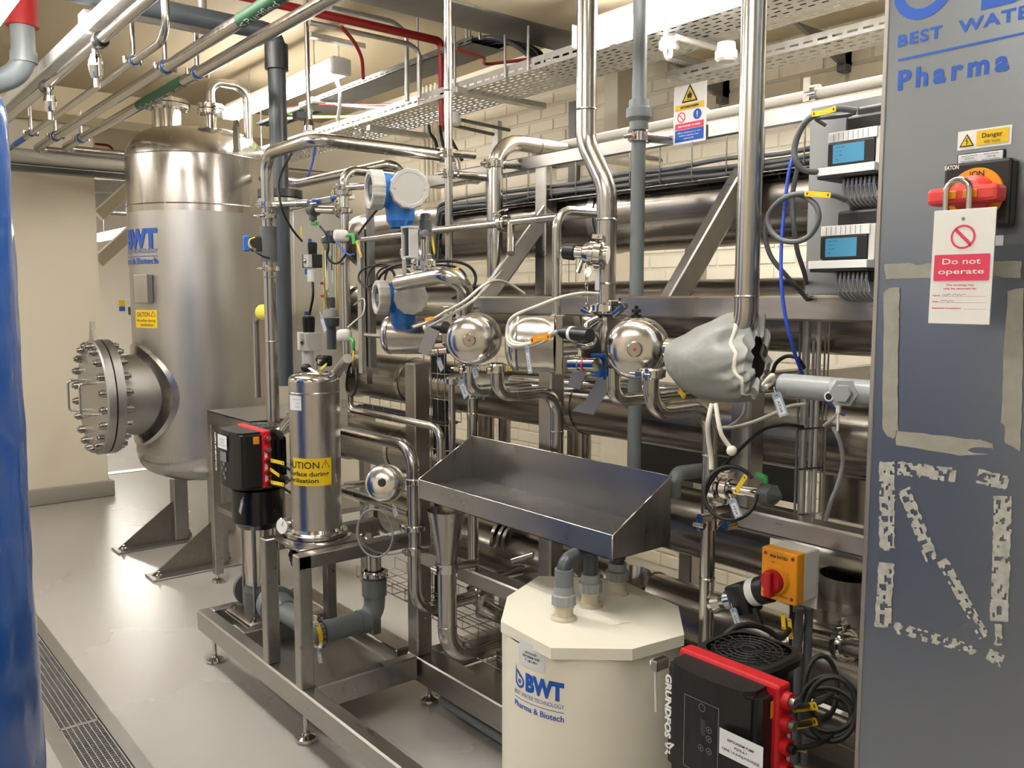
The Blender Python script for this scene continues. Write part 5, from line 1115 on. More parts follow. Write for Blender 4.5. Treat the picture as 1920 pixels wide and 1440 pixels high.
# ================================================================ CREAM TANK
LZ = .78; lp = [at(x, y, Z=LZ) for x, y in ((951, 1119), (939, 1165), (1033, 1215), (1186, 1217), (1283, 1190), (1272, 1137), (1160, 1085), (1010, 1080))]
lx0, lx1, ly0, ly1 = min(p.x for p in lp), max(p.x for p in lp), min(p.y for p in lp), max(p.y for p in lp)
ch = .12; lx0, lx1, ly0, ly1 = -1.885, -1.315, 1.33, 1.80
lp = [(lx0, ly1 - ch), (lx0, ly0 + ch + .02), (lx0 + ch + .02, ly0), (lx1 - ch, ly0), (lx1, ly0 + ch), (lx1, ly1 - ch), (lx1 - ch, ly1), (lx0 + ch, ly1)]
lp = [at(x, y, Z=LZ) for x, y in ((951, 1119), (939, 1165), (1033, 1215), (1186, 1217), (1283, 1190), (1272, 1137), (1160, 1085), (1010, 1080))]
bc_ = sum((V(p) for p in lp), V((0, 0, 0))) / 8
t = thing('plastic_tank', 'cream plastic tank with an eight-sided lid and blue lettering, under the drip tray', 'tank', (bc_.x, bc_.y, 0))
obj('lid', B().prism([p - V((0, 0, .028)) for p in lp], (0, 0, .028)), 'cream', t)
BR = .232; bcn = V((bc_.x + .01, bc_.y - .0, 0))
obj('tank_body', B().lathe(bcn, (0, 0, 1), [(0, 0), (0, BR), (LZ - .028, BR)], 96), 'cream', t)
ph = shell_phi(1058, bcn, BR, 1300); fn = cyl_fn(bcn, BR, ph, 0); zc2 = lambda col, r_: mv(at(col, r_, Y=bcn.y - .18), 'z', row=r_)
def zrow_cyl(col, row, c, r):
    p_ = shell_phi(col, c, r, row); q = V((c.x + r * math.cos(p_), c.y + r * math.sin(p_), 1)); return mv(q, 'z', row=row).z
zB0, zB1 = zrow_cyl(1055, 1314, bcn, BR), zrow_cyl(1055, 1283, bcn, BR)
b = B(); sB = zB1 - zB0; put(b, 'BWT', fn, 0, zB0, sB, w=sB * 2.7, bold=.06, align='r')
dx, dz = -sB * 3.25, zB0 + sB * .35
annulus(b, fn, dx, dz, sB * .42, sB * .28, 20, -PI * .9, PI * .55); poly2(b, fn, [(dx - sB * .4, dz - sB * .2), (dx - sB * .28, dz - sB * .16), (dx - sB * .26, dz + sB * .5), (dx - sB * .38, dz + sB * 1.0)]); annulus(b, fn, dx, dz, sB * .14, 0, 10); poly2(b, fn, [(dx - sB * .26, dz + sB * .7), (dx + sB * .22, dz + sB * .38), (dx + sB * .1, dz + sB * .28), (dx - sB * .25, dz + sB * .5)])
z2 = zrow_cyl(1055, 1330, bcn, BR); z3 = zrow_cyl(1055, 1337, bcn, BR); z4 = zrow_cyl(1055, 1354, bcn, BR); W_ = sB * 3.75
put(b, 'BEST WATER TECHNOLOGY', fn, 0, z2, .0105, w=W_, align='r'); quad(b, fn, -W_, z3 - .0008, 0, z3 + .0008, 10); put(b, 'Pharma & Biotech', fn, 0, z4, .0145, w=W_, bold=.02, align='r'); obj('printed_logo', b, 'blue_print', t)
phl = shell_phi(1022, bcn, BR, 1240); f5 = cyl_fn(bcn, BR, phl, 0); zl0, zl1 = zrow_cyl(1020, 1261, bcn, BR), zrow_cyl(1020, 1215, bcn, BR); b = B(); quad(b, f5, -.085, zl0, 0, zl1, 8); l_ = obj('paper_label', b, 'label_white', t); b = B(); f6 = lambda a, c: f5(a, c, .0008)
for k, s in enumerate(('R270.6.83', 'SEPTOPERM TANK', 'T 1 MC-4011')): put(b, s, f6, -.042, zl0 + (zl1 - zl0) * (.55 - .16 * k), .006, w=[.035, .055, .04][k], align='c', bold=.02)
obj('lettering', b, 'print_black', l_)
b = B(); stroke(b, plane_fn((0, 0, LZ), (1, 0, 0), (0, 1, 0), .0008), [(at(x, y, Z=LZ).x, at(x, y, Z=LZ).y) for x, y in ((1150, 1174), (1158, 1172), (1168, 1168), (1182, 1167))], .003); obj('pencil_mark', b, 'beam_paint', t)
a = at(1232, 1247, Y=1.36); obj('catch', B().rbox(a - V((.01, .01, .012)), a + V((.008, .03, .012)), .003), 'steel', t); obj('latch_pin', B().cyl(a + V((.0, -.005, -.012)), a + V((.004, -.005, -.10)), .003, 8), 'white_soft', t); obj('latch_nut', B().sphere(at(1226, 1243, Y=1.36), .009, 10), 'white', t)
def drop(lab, col, row, top, P2=None, un=True):
    a = at(col, row, Z=LZ); t = thing('plastic_pipe', lab, 'pipe', a)
    r = .0195; ztop = mv(a, 'z', row=top).z
    P = [V((a.x, a.y, LZ + .05)), V((a.x, a.y, ztop))] + (P2(a, ztop) if P2 else []); obj('pipe_run', B().tube(fillet(P, .03), r, 22), 'pvc_dark', t)
    obj('lid_socket', B().lathe(a, (0, 0, 1), [(0, .034), (.006, .032), (.010, .024), (.03, .024), (.032, .027), (.038, .027), (.04, .022)], 24), 'cream_fit', t)
    b = B(); n_ = 48; rows = [[V((a.x, a.y, LZ + zz_)) + V((math.cos(2 * PI * j / n_), math.sin(2 * PI * j / n_), 0)) * (rr + (.0012 if j % 4 < 2 and .03 < rr else 0)) for j in range(n_)] for zz_, rr in ((.038, .022), (.04, .031), (.065, .031), (.068, .026), (.088, .0255), (.088, .0195))]
    for i in range(5): b.add(rows[i] + rows[i + 1], [(j, (j + 1) % n_, n_ + (j + 1) % n_, n_ + j) for j in range(n_)])
    obj('union_nut', b, 'pvc_light', t); return t, a, ztop
tt, a, z_ = drop('grey plastic drain pipe with an elbow on the cream tank lid, leftmost of three', 1057, 1160, 1052, lambda a, z: [V((a.x - .02, a.y + .12, z + .01))])
obj('elbow_socket', B().cyl((a.x, a.y, z_ - .075), (a.x, a.y, z_ - .02), .0245, 22), 'pvc', tt)
drop('grey plastic drain pipe on the cream tank lid, middle one of three', 1107, 1135, 1030)
tt, a, z_ = drop('grey plastic drain pipe on the cream tank lid, rightmost of three', 1157, 1112, 1030); obj('socket', B().cyl((a.x, a.y, LZ + .10), (a.x, a.y, LZ + .15), .023, 22), 'pvc_dark', tt)
# grey plastic pipe creeping along the floor to the tank
P = [at(935, 1180, Y=1.62), at(936, 1252, Y=1.62), at(822, 1312, Y=1.62), at(958, 1396, Y=1.45)]
a = at(824, 1312, Z=.06); P = [V((a.x, a.y, .06)), V((-1.9, a.y, .06))]
p_ = mv(V(P[0]), 'y', col=938); P0 = [mv(p_, 'z', row=1180), p_, P[0], mv(P[0], 'x', col=985)]
pipe('plastic_pipe', 'thin grey plastic pipe creeping low round the left side of the cream tank', 'pipe', P0, .0165, 'pvc', R=.03)
pipe('plastic_pipe', 'grey plastic elbow poking out behind the right end of the drip tray', 'pipe', [at(1262, 930, Y=1.80), at(1266, 888, Y=1.80), at(1330, 880, Y=2.0)], .02, 'pvc', R=.035)
# ================================================================ BLACK PUMP, RIGHT
t = thing('vertical_pump', 'big black pump controller with white lettering and a red band, lower right', 'pump', (-.87, 1.3, 0))
x0, x1 = at(1236, 1235, Y=1.15).x, at(1410, 1325, Y=1.15).x; z1 = at(1243, 1240, Y=1.15).z; z0 = at(1243, 1402, Y=1.15).z - .04
cc_, rb_ = controller(t, x0, x1, 1.15, z0, z1, .058, .035, 'led'); fn = plane_fn((0, 1.151, 0), (1, 0, 0), (0, 0, 1), .0015)
def P2(x, y): q = at(x, y, Y=1.1495); return q.x, q.z
# front lettering, reading downwards
xA, zA = P2(1254, 1262); xB, zB = P2(1262, 1386); cap = .0125
fv = lambda a, c: fn(xA + c - .003, zA - a, .004); b = B(); put(b, 'GRUNDFOS', fv, 0, 0, cap, w=zA - zB, bold=.05)
stroke(b, lambda a, c: fn(a, c, .004), [P2(1250, 1393), P2(1256, 1402), P2(1258, 1412)], .004); stroke(b, lambda a, c: fn(a, c, .004), [P2(1266, 1394), P2(1259, 1400), P2(1250, 1412)], .004); stroke(b, lambda a, c: fn(a, c, .004), [P2(1250, 1393), P2(1262, 1393)], .0035); obj('lettering', b, 'white', cc_)
fq = lambda a, c: fn(a, c, .0032); c4 = [P2(1286, 1300), P2(1350, 1324), P2(1347, 1440), P2(1284, 1412)]
c4 = [(c4[0][0], c4[0][1]), (c4[1][0], c4[0][1] - .0), (c4[1][0], c4[3][1] - .02), (c4[0][0], c4[3][1] - .02)]
b = B(); stroke(b, fq, c4 + [c4[0]], .0012); 
for x, y in ((1331, 1368), (1331, 1385), (1316, 1401), (1331, 1408)): q = P2(x, y); annulus(b, fq, q[0], q[1], .0058, .0048, 18); annulus(b, fq, q[0], q[1], .0018, 0, 10)
for k in range(10): q = P2(1316, 1348 + k * 3); stroke(b, fq, [(q[0], q[1]), (q[0] + .009, q[1])], .0006)
q = P2(1318, 1326); annulus(b, fq, q[0], q[1], .007, .006, 20); obj('keypad', b, 'print_grey', cc_)
a_ = P2(1352, 1362); b = B(); lw, lh = P2(1434, 1400)[0] - a_[0], .045; fl = lambda a, c: fn(a_[0] + a, a_[1] - lh + c, .004); quad(b, fl, 0, 0, lw, lh); l_ = obj('paper_label', b, 'label_white', cc_); b = B(); fl2 = lambda a, c: fl(a, c) + V((0, -.0006, 0))
for k, s in enumerate(('SEPTOPERM PUMP', 'P270.6.1', 'CRNE 1-9-A-FGJ-H-E-HQQE')): put(b, s, fl2, lw / 2, lh * (.62 - .2 * k), .0042, w=lw * [.62, .28, .86][k], align='c', bold=.015)
obj('lettering', b, 'print_black', l_)
fs_ = plane_fn((x1 + .0005, 1.15, z0), (0, 1, 0), (0, 0, 1), .001); hh = z1 - z0; b = B(); quad(b, fs_, .05, hh - .05, .068, hh - .02); obj('warning_label', b, 'orange', cc_); b = B(); quad(b, lambda a, c: fs_(a, c) + V((.0125, 0, 0)), .082, .0, .092, hh - .05); obj('rating_strip', b, 'label_white', rb_)
mq = at(1403, 1238, Y=1.335); mcx, mcy, mz = mq.x, mq.y, mq.z
obj('motor', B().lathe((mcx, mcy, .62), (0, 0, 1), [(0, .07), (0, .082), (mz - .62 - .01, .082), (mz - .62, .07), (mz - .62, 0)], 40), 'black', t); obj('pump_sleeve', B().cyl((mcx, mcy, .15), (mcx, mcy, .62), .06, 28), 'steel_pol', t); obj('pump_base', B().rbox((mcx - .1, mcy - .09, .0), (mcx + .1, mcy + .09, .16), .01), 'grey_paint', t)
b = B(); n_ = 40; rows = []
for zz_, s in ((0, .9), (.004, 1), (.016, 1), (.022, .93), (.023, .80)):
    row = []
    for j in range(n_):
        an = 2 * PI * j / n_; c_, s_ = math.cos(an), math.sin(an); q = .088 * s / (abs(c_) ** 4 + abs(s_) ** 4) ** .25 * .94; row.append(V((mcx + q * c_, mcy + q * s_, mz + zz_)))
    rows.append(row)
for i in range(4): b.add(rows[i] + rows[i + 1], [(j, (j + 1) % n_, n_ + (j + 1) % n_, n_ + j) for j in range(n_)], True)
obj('fan_cover', b, 'black', t)
obj('fan_recess', B().cyl((mcx, mcy, mz + .004), (mcx, mcy, mz + .012), .07, 32), 'rubber', t)
b = B()
for R in (.014, .026, .038, .05, .062): b.ring((mcx, mcy, mz + .022), (0, 0, 1), R, .0013, 32, 6)
for k in range(20): an = 2 * PI * k / 20; b.beam((mcx + .012 * math.cos(an), mcy + .012 * math.sin(an), mz + .021), (mcx + .07 * math.cos(an + .25), mcy + .07 * math.sin(an + .25), mz + .021), .0018, .003, .0004)
obj('fan_grille', b, 'black', t)['kind'] = 'stuff'
# ================================================================ YELLOW ISOLATOR
a = at(1445, 1008, Y=1.765); q = at(1536, 1020, Y=1.765); zb_ = mv(q, 'z', row=1142).z
t = thing('isolator_switch', 'yellow isolator box with a red rotary knob on the lower rail', 'switch', ((a.x + q.x) / 2, 1.7, zb_))
obj('back_plate', B().box((a.x, 1.762, zb_), (q.x + .0, 1.766, a.z)), 'white_soft', t)
yf = 1.675; p0 = at(1428, 1028, Y=yf); p1 = at(1508, 1140, Y=yf); zt2 = at(1468, 1030, Y=yf).z
ix0, ix1, iz0, iz1 = at(1427, 1090, Y=yf).x, at(1493, 1090, Y=yf).x, at(1508, 1142, Y=yf).z, at(1427, 1024, Y=yf).z
obj('grey_box', B().rbox((ix0, yf + .03, iz0), (ix1, 1.762, iz1), .004), 'white_soft', t); obj('yellow_cover', B().rbox((ix0 - .001, yf, iz0 - .001), (ix1 + .001, yf + .032, iz1 + .001), .004), 'amber', t)
kc = at(1453, 1088, Y=yf - .003); kc = V((kc.x, yf, kc.z)); obj('knob_ring', B().lathe(kc, (0, -1, 0), [(0, .036), (.004, .034), (.01, .031), (.01, 0)], 40), 'amber', t); kn = obj('knob', B().lathe(kc + V((0, -.01, 0)), (0, -1, 0), [(0, .027), (.01, .026), (.014, .024), (.014, 0)], 36), 'red', t)
obj('knob_grip', B().rbox(kc + V((-.009, -.036, -.034)), kc + V((.009, -.012, .026)), .004), 'red', kn)
for dx in (ix0 + .01, ix1 - .01):
    for dz in (iz0 + .012, iz1 - .012): obj('screw', B().cyl((dx, yf - .001, dz), (dx, yf + .002, dz), .0042, 14), 'red_paint', t)
fn = plane_fn((ix0, yf, iz0), (1, 0, 0), (0, 0, 1), .0006); W_, H_ = ix1 - ix0, iz1 - iz0; b = B(); put(b, 'IP66 RATED', fn, W_ / 2, H_ * .84, .0065, w=W_ * .5, align='c', bold=.03); put(b, 'ISOLATOR SWITCH', fn, W_ / 2, H_ * .09, .0045, w=W_ * .55, align='c'); put(b, 'OFF', fn, W_ * .34, H_ * .73, .004, align='c'); put(b, 'ON', fn, W_ * .75, H_ * .56, .004, align='c'); obj('lettering', b, 'print_black', t)
# ================================================================ CONTROL CABINET
YC = 1.27; cx0 = -.671
def C(x, y, k=0): return at(x, y, Y=YC - .0008 - k)
t = thing('control_cabinet', 'tall brushed steel control cabinet filling the right edge, with blue lettering', 'cabinet', (-.25, 1.45, 0))
obj('cabinet_body', B().rbox((cx0, YC, .04), (.25, 1.75, 2.45), .004), 'steel_panel', t); obj('plinth', B().box((cx0 + .02, YC + .02, 0), (.23, 1.73, .04)), 'grey_paint', t)
obj('door_edge', B().rbox((cx0 - .001, YC - .002, .05), (cx0 + .006, YC + .01, 2.44), .001, seg=1), 'steel_mat', t)
def cz(x, y): q = C(x, y); return q.x, q.z
fn = plane_fn((0, YC, 0), (1, 0, 0), (0, 0, 1), .0008)
b = B(); x_, z_ = cz(1683, 88); hcap = cz(1683, 67)[1] - z_; xe = cz(1766, 72)[0]; put(b, 'BEST', fn, x_, z_, hcap, w=xe - x_, bold=.03, sp=1.12); x2 = cz(1796, 64)[0]; put(b, 'WATER', fn, x2, z_, hcap, w=(xe - x_) * 1.75, bold=.03, sp=1.12); put(b, 'TECHNOLOGY', fn, x2 + (xe - x_) * 2.1, z_, hcap, w=(xe - x_) * 3, bold=.035)
xr, zr_ = cz(1684, 113); quad(b, fn, xr, zr_ - .0016, xr + .62, zr_ + .0016)
x_, z_ = cz(1683, 169); h2 = cz(1683, 134)[1] - z_
put(b, 'Pharma & Biotech', fn, x_, z_, h2, w=(cz(1885, 138)[0] - x_) * 2.6, bold=.035, sp=1.35)
xb, zb = cz(1840, 6); put(b, 'BWT', fn, xb, zb, .11, w=.30, bold=.06)
x_, z_ = cz(1732, -24); R_ = x_ - cz(1676, -5)[0]; annulus(b, fn, x_, z_, R_ * 1.0, R_ * .66, 36, -PI * .95, PI * .5); annulus(b, fn, x_ + R_ * .05, z_, R_ * .3, 0, 24); poly2(b, fn, [(x_ - R_, z_), (x_ - R_ * .7, z_), (x_ - R_ * .66, z_ + R_ * .9), (x_ - R_ * .9, z_ + R_ * 1.8)])
obj('printed_logo', b, 'blue_print', t)
# danger sign and rating plate
s = thing('danger_sign', 'small white and yellow Danger 400 Volts sticker on the cabinet', 'sign', C(1845, 282))
xa, za = cz(1795, 283); xb, zb = cz(1898, 240); H_ = cz(1795, 248)[1] - za; W_ = xb - xa; f1 = plane_fn((xa, YC - .001, za), (1, 0, 0), (0, 0, 1), .0002)
obj('sticker', B().box((xa, YC - .0012, za), (xb, YC - .0002, za + H_)), 'white', s)
by, bk = B(), B(); f2 = lambda a, c, k=0: f1(a, c, .0006 + k)
warn_tri(by, bk, f2, W_ * .18, H_ * .16, H_ * .78, 'z'); quad(by, f2, W_ * .36, H_ * .14, W_ * .95, H_ * .9); obj('yellow_print', by, 'yellow', s); f3 = lambda a, c: f1(a, c, .0012); put(bk, 'Danger', f3, W_ * .655, H_ * .52, H_ * .23, w=W_ * .38, align='c', bold=.01); put(bk, '400 Volts', f3, W_ * .655, H_ * .22, H_ * .15, w=W_ * .3, align='c'); obj('black_print', bk, 'print_black', s)
s = thing('rating_plate', 'small black-framed silver plate above the main switch', 'sign', C(1840, 312)); xa, za = cz(1795, 312); xb = cz(1885, 300)[0]; W_ = xb - xa; H_ = cz(1795, 290)[1] - za
obj('plate', B().rbox((xa, YC - .004, za), (xb, YC, za + H_), .002), 'black', s); obj('plate_face', B().rbox((xa + .002, YC - .005, za + .002), (xb - .002, YC - .003, za + H_ - .002), .001, seg=1), 'label_white', s)
f1 = plane_fn((xa, YC - .0052, za), (1, 0, 0), (0, 0, 1), .0004); bk = B()
for k, (l_, r_) in enumerate((('HAUPTSCHALTER', 'MAIN SWITCH'), ('OFFEN IN', 'OPEN IN'), ('RESET-STELLUNG', 'RESET POSITION'))): put(bk, l_, f1, W_ * .28, H_ * (.68 - .24 * k), .0022, w=W_ * [.34, .2, .34][k], align='c'); put(bk, r_, f1, W_ * .73, H_ * (.68 - .24 * k), .0022, w=W_ * [.3, .18, .36][k], align='c')
obj('lettering', bk, 'print_black', s)
# main switch
s = thing('main_switch', 'red rotary main switch on a yellow disc and black square plate, locked off', 'switch', C(1832, 423)); xa, za = cz(1770, 420); xb, zb = cz(1893, 308); za = cz(1893, 418)[1]
ck = at(1829, 366, Y=YC - .022); cx_, cz_ = ck.x, ck.z; R_ = .036; obj('black_plate', B().rbox((cx_ - .044, YC - .022, cz_ - .044), (cx_ + .044, YC, cz_ + .046), .004), 'black', s)
obj('yellow_disc', B().lathe(ck, (0, -1, 0), [(0, R_ * 1.02), (.003, R_), (.003, 0)], 44), 'amber', s)
f1 = plane_fn((cx_, YC - .0255, cz_), (1, 0, 0), (0, 0, 1), .0004); bk = B(); put(bk, '|ON', f1, .002, R_ * .68, .0075, align='c', bold=.02); put(bk, 'OFF', f1, -R_ * .72, R_ * .35, .004, align='c'); obj('lettering', bk, 'print_black', s); bw = B(); put(bw, 'EATON', lambda a, c: f1(a, c) + V((0, .003, 0)), -R_ * 1.18, R_ * 1.05, .0055, w=.019, bold=.03); obj('maker_lettering', bw, 'white', s)
hd = obj('red_dome', B().lathe(ck + V((0, -.003, 0)), (0, -1, 0), [(0, R_ * .74), (.012, R_ * .70), (.02, R_ * .5), (.024, 0)], 36), 'red_soft', s)
b = B(); b.rbox(ck + V((-.046, -.045, -.014)), ck + V((.046, -.012, .009)), .006); obj('handle', b, 'red_soft', s)
for sx in (-.013, .013): obj('lock_slot', B().rbox(ck + V((sx - .010, -.047, -.008)), ck + V((sx + .008, -.044, .003)), .002), 'amber', s)
pl = thing('padlock_shackle', 'chrome padlock shackle hooked through the red switch handle', 'padlock', ck + V((0, -.05, -.05))); q = ck + V((-.018, -.052, 0)); q = at(1796, 358, Y=YC - .075); P = [q + V((-.015, 0, -.032))] + [q + V((-.015 * math.cos(PI * i / 10), 0, .015 * math.sin(PI * i / 10))) for i in range(11)] + [q + V((.015, 0, -.032))]
obj('shackle', B().tube(P, .0042, 14), 'steel_pol', pl)
# lock-off tag
YT_ = 1.185; D = lambda x, y: at(x, y, Y=YT_); TL, TRt, BL, BRt = D(1752, 396), D(1866, 390), D(1740, 606), D(1855, 609)
W_, H_ = (TRt - TL).length, (TL - BL).length; uu = (BRt - BL).normalized(); vv = (TL - BL).normalized()
tg = thing('lock_tag', 'white and red Do not operate lock-off tag hanging from the main switch', 'tag', BL)
Wt = (BRt - BL).length; M = Matrix((uu, uu.cross(vv) * -1, vv)).transposed().to_4x4(); M.translation = BL; obj('card', B().rbox((0, 0, 0), (Wt, .0012, H_), .0004, M, 1), 'white', tg)
ft = lambda a, c, k=0: BL + uu * (a * Wt) + vv * (c * H_) + uu.cross(vv) * (.0006 + k)
asp = Wt / H_
def ann(b, cx, cy, R, r, n=36, a0=0, a1=2 * PI, k=0):
    for i in range(n):
        p, q = a0 + (a1 - a0) * i / n, a0 + (a1 - a0) * (i + 1) / n
        b.add([ft(cx + R * math.cos(p), cy + R * asp * math.sin(p), k), ft(cx + R * math.cos(q), cy + R * asp * math.sin(q), k), ft(cx + r * math.cos(q), cy + r * asp * math.sin(q), k), ft(cx + r * math.cos(p), cy + r * asp * math.sin(p), k)], [(0, 1, 2, 3)])
b = B(); ann(b, .5, .76, .20, .165); stroke(b, ft, [(.5 - .125, .76 + .125 * asp), (.5 + .125, .76 - .125 * asp)], .035)
pr = [(.06, .38), (.94, .38), (.95, .39), (.95, .60), (.94, .61), (.06, .61), (.05, .60), (.05, .39)]; poly2(b, ft, pr)
def putt(b, s, x, y, h, w, al='c', k=.0006, bold=0):
    vs, fs = glyphs(s, bold); x0, x1 = min(q[0] for q in vs), max(q[0] for q in vs); kx = w / (x1 - x0); ky = h / .7; ox = x - w / (2 if al == 'c' else 1e9)
    b.add([ft(ox + (q[0] - x0) * kx, y + q[1] * ky, k) for q in vs], fs)
putt(b, 'This lock/tag may', .5, .335, .015, .46, bold=.03); putt(b, 'only be removed by:', .5, .305, .015, .54, bold=.03); putt(b, 'Name', .06, .245, .013, .12, 'l', bold=.03); putt(b, 'Dept', .06, .19, .013, .10, 'l', bold=.03); putt(b, 'Expected Completion', .06, .133, .013, .48, 'l', bold=.03)
for y_, xs_ in ((.243, .2), (.188, .18), (.131, .58)): stroke(b, ft, [(xs_, y_), (.93, y_)], .002)
obj('red_print', b, 'pink_print', tg); b = B(); putt(b, 'Do not', .5, .525, .05, .62, bold=.01); putt(b, 'operate', .5, .44, .045, .74, bold=.01); obj('white_lettering', b, 'white', tg)
b = B(); random.seed(3)
for x0_, x1_, y_ in ((.22, .36, .255), (.39, .60, .255), (.2, .42, .20)): pts = [(x0_ + (x1_ - x0_) * i / 14, y_ + random.uniform(-.007, .012)) for i in range(15)]; stroke(b, lambda a, c: ft(a, c, .0006), pts, .004)
ann(b, .49, .915, .03, 0, 16, k=.0004); obj('handwriting', b, 'print_grey', tg)
obj('small_sticker', quad(B(), fn, *cz(1866, 461), *cz(1882, 441)), 'label_white', t)
# torn silver tape left on the door
random.seed(11)
def rag(pts, n=10, j=1.2):
    out = []
    for (a, b_), (c, d) in zip(pts, pts[1:] + pts[:1]):
        for i in range(n): s = i / n; out.append((a + (c - a) * s + random.uniform(-j, j), b_ + (d - b_) * s + random.uniform(-j, j)))
    return out
def tape(name, lab, pts, m='tape', j=1.2, n=8):
    b = B(); P = [C(x, y) for x, y in rag(pts, n, j)]; b.prism([q + V((0, -.0006, 0)) for q in P], (0, .0005, 0)); return solo(name, b, m, lab, 'tape', 'torn tape strips on the cabinet door')
tape('tape_strip', 'plain grey tape strip left of the hanging tag', [(1658, 495), (1710, 493), (1718, 497), (1728, 497), (1742, 493), (1748, 495), (1750, 521), (1662, 523)])
tape('tape_strip', 'faded tape strip to the right of the hanging tag', [(1862, 490), (1916, 490), (1914, 521), (1880, 520), (1862, 515)])
tape('tape_strip', 'long plain tape strip down the left of the upper square', [(1658, 548), (1668, 539), (1687, 539), (1686, 600), (1684, 680), (1683, 740), (1684, 812), (1676, 822), (1664, 818), (1654, 802)])
tape('tape_strip', 'long plain tape strip down the right of the upper square', [(1890, 545), (1920, 540), (1918, 640), (1917, 760), (1913, 846), (1884, 830), (1885, 800), (1877, 792), (1882, 660)])
tape('tape_strip', 'torn tape strip along the bottom of the upper square', [(1679, 808), (1790, 819), (1806, 823), (1838, 824), (1862, 832), (1862, 840), (1830, 838), (1814, 844), (1822, 848), (1856, 852), (1800, 854), (1680, 834)])
def crack(lab, x0, y0, x1, y1, w, seed, dens=.22):
    """weathered tape: strip of small cells with missing bits and a ragged edge"""
    random.seed(seed); L = math.hypot(x1 - x0, y1 - y0); ux, uy = (x1 - x0) / L, (y1 - y0) / L; nx, ny = -uy, ux; n = int(L / 4); m_ = max(3, int(w / 4)); b = B()
    J = {}
    def pt(i, k):
        if (i, k) not in J:
            jj = 1.6 if k in (0, m_) else .8; a = L * i / n + random.uniform(-jj, jj); c = (k / m_ - .5) * w + random.uniform(-jj, jj); J[(i, k)] = C(x0 + ux * a + nx * c, y0 + uy * a + ny * c, .0004)
        return J[(i, k)]
    for i in range(n):
        for k in range(m_):
            if noise.noise(V((i * .33 + seed * 7, k * .45, seed))) > dens: continue
            b.add([pt(i, k), pt(i + 1, k), pt(i + 1, k + 1), pt(i, k + 1)], [(0, 1, 2, 3)])
    return solo('tape_strip', b, 'tape_old', lab, 'tape', 'torn tape strips on the cabinet door')
crack('weathered tape strip, upper piece on the left of the crossed square', 1663, 866, 1663, 1032, 29, 1); crack('weathered tape strip, lower piece on the left of the crossed square', 1662, 1055, 1655, 1176, 30, 2, .18)
crack('weathered tape strip along the top of the crossed square', 1683, 878, 1792, 891, 26, 3, .15); crack('short weathered tape piece at the top right of the crossed square', 1832, 892, 1890, 906, 26, 4, .1)
crack('weathered tape strip down the right of the crossed square', 1881, 930, 1873, 1165, 34, 5, .25); crack('small weathered tape tail under the right strip', 1872, 1170, 1872, 1210, 14, 6, .1)
crack('weathered diagonal tape, upper piece', 1694, 918, 1748, 1050, 24, 7, .12); crack('weathered diagonal tape, lower piece', 1766, 1050, 1846, 1195, 20, 9, .1)
crack('crumbled tape row along the bottom of the crossed square', 1676, 1175, 1830, 1220, 20, 8, .0); crack('small tape scrap at the bottom right corner of the crossed square', 1852, 1226, 1880, 1240, 22, 12, .2)

